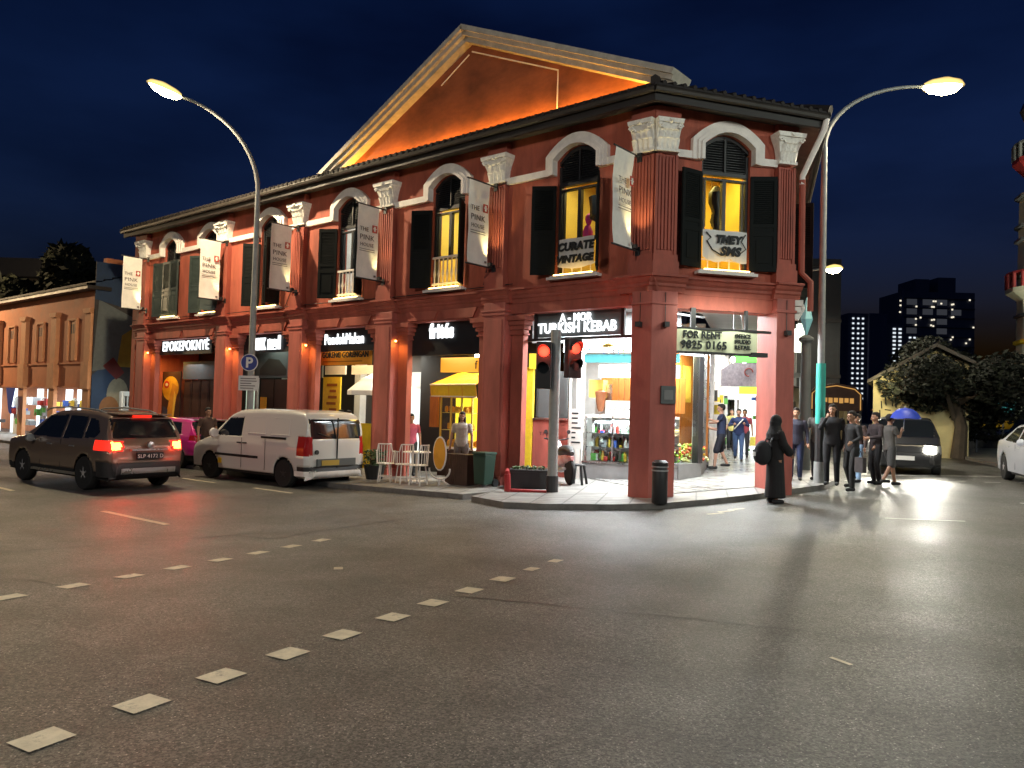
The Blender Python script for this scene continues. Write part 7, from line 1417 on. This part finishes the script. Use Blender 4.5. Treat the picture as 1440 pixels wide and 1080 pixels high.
# low walls, guard rail and signs at the far right
t = thing('kerb_wall', 'low brownish wall and hedge along the far side of the road', 'wall', (24, 40, 0)); mb = MB(); Tb2 = frame(17.5, 36.2, 20, 1); mb.box(0, 16, -.3, 0, 0, .75, T=Tb2); mb.build('masonry', M['kerb'], t)
mb = MB(); rnd = random.Random(12)
for k in range(2600): a = rnd.uniform(0, 16); p = Tb2(a, rnd.uniform(-.5, .2), .7 + rnd.uniform(0, .35)); leafy(mb, p, .1, 1, .11, rnd)
tag(mb.build('hedge', LEAF, None), 'scrubby hedge growing on the low wall across the road', 'hedge', kind='stuff')
t = thing('guard_rail', 'yellow guard rail at the far side of the road', 'railing', (28, 41.5, 0)); Tg2 = frame(24.2, 41, 14, 1); mb = MB(Tg2); mb.box(0, 7, -.05, 0, 1.3, 1.75); mb.build('rail', mat('yellow_guard', (.65, .42, .03), .5), t); [MB(Tg2).tube([(a, -.1, 0), (a, -.1, 1.5)], .05, 6).build('post', M['steel'], t) for a in (.5, 2.5, 4.5, 6.5)]
light('POINT', (25.5, 39.4, 3.2), 240, (1, .85, .5), .2, 'guard_rail_lamp', t)
t = thing('orange_stall', 'small glowing orange-roofed stall beyond the broad tree', 'stall', (25.5, 50, 0)); MB().box(24.4, 27.2, 50, 52, .3, 2.2).build('wall', M['wood'], t); MB().ex([(24.0, 2.2), (27.6, 2.2), (25.8, 3.2)], 49.6, 52.4).build('roof', M['orange'], t); MB().box(24.6, 26.9, 49.92, 49.98, 1.9, 2.15).build('light', M['lampw'], t)
t = thing('road_sign', 'small turquoise square sign on a post by the right edge', 'sign', (24.1, 38.5, .3)); MB().box(23.7, 24.75, 38.45, 38.5, 2.15, 2.9).build('plate', mat('turquoise_sign', (.10, .45, .45), .4, emit=(.05, .3, .3), es=.35), t); MB().tube([(24.2, 38.55, .3), (24.2, 38.55, 2.5)], .05, 6).build('post', M['steel'], t); mb = MB(); mb.tube([(24.0, 38.43, 2.3), (24.2, 38.43, 2.75), (24.45, 38.43, 2.35)], .03, 4); mb.tube([(24.05, 38.43, 2.5), (24.4, 38.43, 2.5)], .03, 4); mb.build('symbol', M['signblue'], t)
t = thing('road_sign', 'dark diamond road sign seen from behind on a tall thin post at the right', 'sign', (19.9, 33.5, .3)); MB().tube([(19.9, 33.5, .3), (19.9, 33.5, 3.3)], .035, 6).build('post', M['steel'], t); Tq = lambda a, b_, z: (19.75 + a, 33.45 - b_, 2.9 + z); MB(Tq).ex([(-.4, 0), (0, .4), (.4, 0), (0, -.4)], 0, .02).build('plate', M['grey'], t)
# pale banded tower at the right edge
tw = thing('banded_tower', 'pale slim tower with dark bands and red-edged balconies at the right edge', 'tower', (27.2, 38.5, 0)); X, Y = 26.4, 38.5; DRED = mat('dull_red', (.22, .02, .02), .6)
pale = mat('pale_tower_render', (.50, .52, .40), .7, var=.15, vscale=.8)
MB().lathe([(1.75, 0), (1.70, 8), (1.62, 13.2)], (X + .4, Y, 0), 10).build('shaft', pale, tw); mb = MB()
MB().lathe([(1.28, 13.2), (1.25, 16.6)], (X + .4, Y, 0), 10).build('upper_shaft', pale, tw)
for z in (1.1, 4.6, 6.9, 8.9, 10.7, 11.4, 12.9): mb.lathe([(1.72, z), (1.84, z + .03), (1.84, z + .16), (1.7, z + .2)], (X + .4, Y, 0), 10)
mb.each('band', M['grey2'], tw); MB().lathe([(1.74, 5.55), (1.85, 5.6), (1.85, 5.75), (1.74, 5.8)], (X + .4, Y, 0), 10).build('yellow_band', M['yellow'], tw)
for z, r_ in ((7.6, 2.2), (14.1, 1.95)):
    bo = MB().lathe([(1.5, z), (r_, z + .55), (r_, z + .75), (1.5, z + .75)], (X + .4, Y, 0), 12).build('balcony', pale if z < 10 else DRED, tw); mb = MB()
    for k in range(24): a = k * math.tau / 24; mb.tube([(X + .4 + r_ * .97 * math.cos(a), Y + r_ * .97 * math.sin(a), z + .75), (X + .4 + r_ * .97 * math.cos(a), Y + r_ * .97 * math.sin(a), z + 1.5)], .09, 5)
    mb.lathe([(r_ * .94, z + 1.45), (r_ * 1.0, z + 1.45), (r_, z + 1.55), (r_ * .94, z + 1.55)], (X + .4, Y, 0), 24); mb.build('balustrade', DRED if z < 10 else M['grey2'], bo)
MB().lathe([(1.2, 16.4), (1.4, 16.7), (1.65, 17.4), (1.5, 17.8), (1.0, 18.4), (.3, 19.6), (.02, 20.6)], (X + .4, Y, 0), 12).build('cupola', M['gutter'], tw, smooth=True)
for zz in (2.5, 8.5, 15.2): light('SPOT', (X - 2.6, Y - 4.5, zz - 2), 900, (1, .95, .72), .3, 'tower_floodlight', tw, rot=Vector((3.2, 4.5, 4.5)).to_track_quat('-Z', 'Y').to_euler(), angle=R(75), blend=.8)

# ------------------------------------------------------------------ tower blocks on the skyline
conc = mat('tower_concrete', (.12, .12, .17), .85, var=.1, vscale=.05); cdk = mat('tower_dark', (.11, .12, .16), .85)
lw = emis('tower_window_glow', (.85, .93, 1), .75); lw2 = emis('tower_window_warm', (1, .9, .7), .8); ldim = emis('tower_window_dim', (.4, .42, .5), .06)
def tower(lab, x0, x1, y, h, parts, body=cdk, depth=14):
    t = thing('apartment_tower', lab, 'tower block', ((x0 + x1) / 2, y, 0)); MB().box(x0, x1, y, y + depth, 0, h).build('wall', body, t)
    parts(t); return t
def grid_windows(t, xs, zs, y, w_, h, m):
    first = None; n = 0
    for x in xs:
        for z in zs:
            n += 1
            if first is None: first = MB().box(x - w_ / 2, x + w_ / 2, y - .12, y - .02, z, z + h).build('lit_window', m, t); fx, fz = x, z
            else: c = first.copy(); COL.objects.link(c); c.parent = t; c.location = (x - fx, 0, z - fz)
def tp(t): MB().box(90.6, 95.2, 199, 201, 0, 28.2).build('blank_panel', conc, t); grid_windows(t, (86.9, 88.2, 89.4), [6.2 + 1.28 * k for k in range(17)], 200, .5, .42, lw)
tower('narrow tower block with three columns of white lit windows beside a blank panel', 85.6, 95.2, 200, 28.2, tp)
tower('narrow dark tower block with two columns of lit landings, second from the left', 95.6, 102.5, 205, 26.5, lambda t: grid_windows(t, (99.9, 101.4), [8 + 1.05 * k for k in range(17)], 205, .75, .45, lw))
tower('slim dark block with one lit stair column close against the big tower', 103.2, 108.2, 210, 24.5, lambda t: grid_windows(t, (106.6, 107.8), [10.5 + 1.15 * k for k in range(12)], 210, .6, .45, lw))
def big(t):
    MB().box(114, 118, 222, 232, 37.5, 41.4).box(120.5, 125.5, 222, 232, 37.5, 42).build('lift_room', cdk, t); mb = MB()
    for k in range(13): mb.box(109.5, 129.8, 219.7, 219.9, 3 + 2.7 * k, 3.25 + 2.7 * k)
    mb.build('floor_edge', mat('floor_edge', (.045, .045, .06), .8), t); MB().box(109.0, 109.6, 219.4, 220, 10, 37.8).build('corner_strip', conc, t); rnd = random.Random(21); mb = MB()
    for x in (112, 116.5, 120.5, 124.5): [MB().box(x - 1.4, x + 1.4, 219.75, 219.92, 4 + 2.7 * k, 5.6 + 2.7 * k).build('window', ldim, t) for k in range(12) if rnd.random() < .6]
    first = None
    for x, z in ((113.2, 33), (113.1, 29.5), (114.4, 29.9), (113.1, 27.8), (113.2, 22), (113.3, 21.1), (118, 34.6), (118.6, 34.6), (118.1, 33), (117.6, 33), (118.2, 29.4), (117.6, 29.3), (118, 27.6), (117.4, 27.8), (118.1, 22.3), (120.2, 34), (123.2, 33.8), (123.6, 33.9), (123.2, 30.2), (123.6, 30.3), (123.5, 24.6), (123, 23.9), (128.2, 35.2), (128.3, 24.1), (127.3, 23), (129.3, 27.5), (128.6, 19), (108.7, 34.5), (108.7, 33.2), (108.6, 31.3), (123.3, 32.4)):
        if first is None: first = MB().box(x - .22, x + .22, 219.6, 219.72, z, z + .42).build('lit_window', lw2, t); fx, fz = x, z
        else: c = first.copy(); COL.objects.link(c); c.parent = t; c.location = (x - fx, 0, z - fz)
tower('big broad dark tower block with scattered lit windows and two rooftop lift rooms', 109.4, 129.8, 220, 37.5, big)
tower('low distant flat block with a row of lights beyond the trees at the right', 128, 152, 190, 17, lambda t: grid_windows(t, (131, 136, 139, 145), (13.2,), 190, 2.2, .35, lw2))
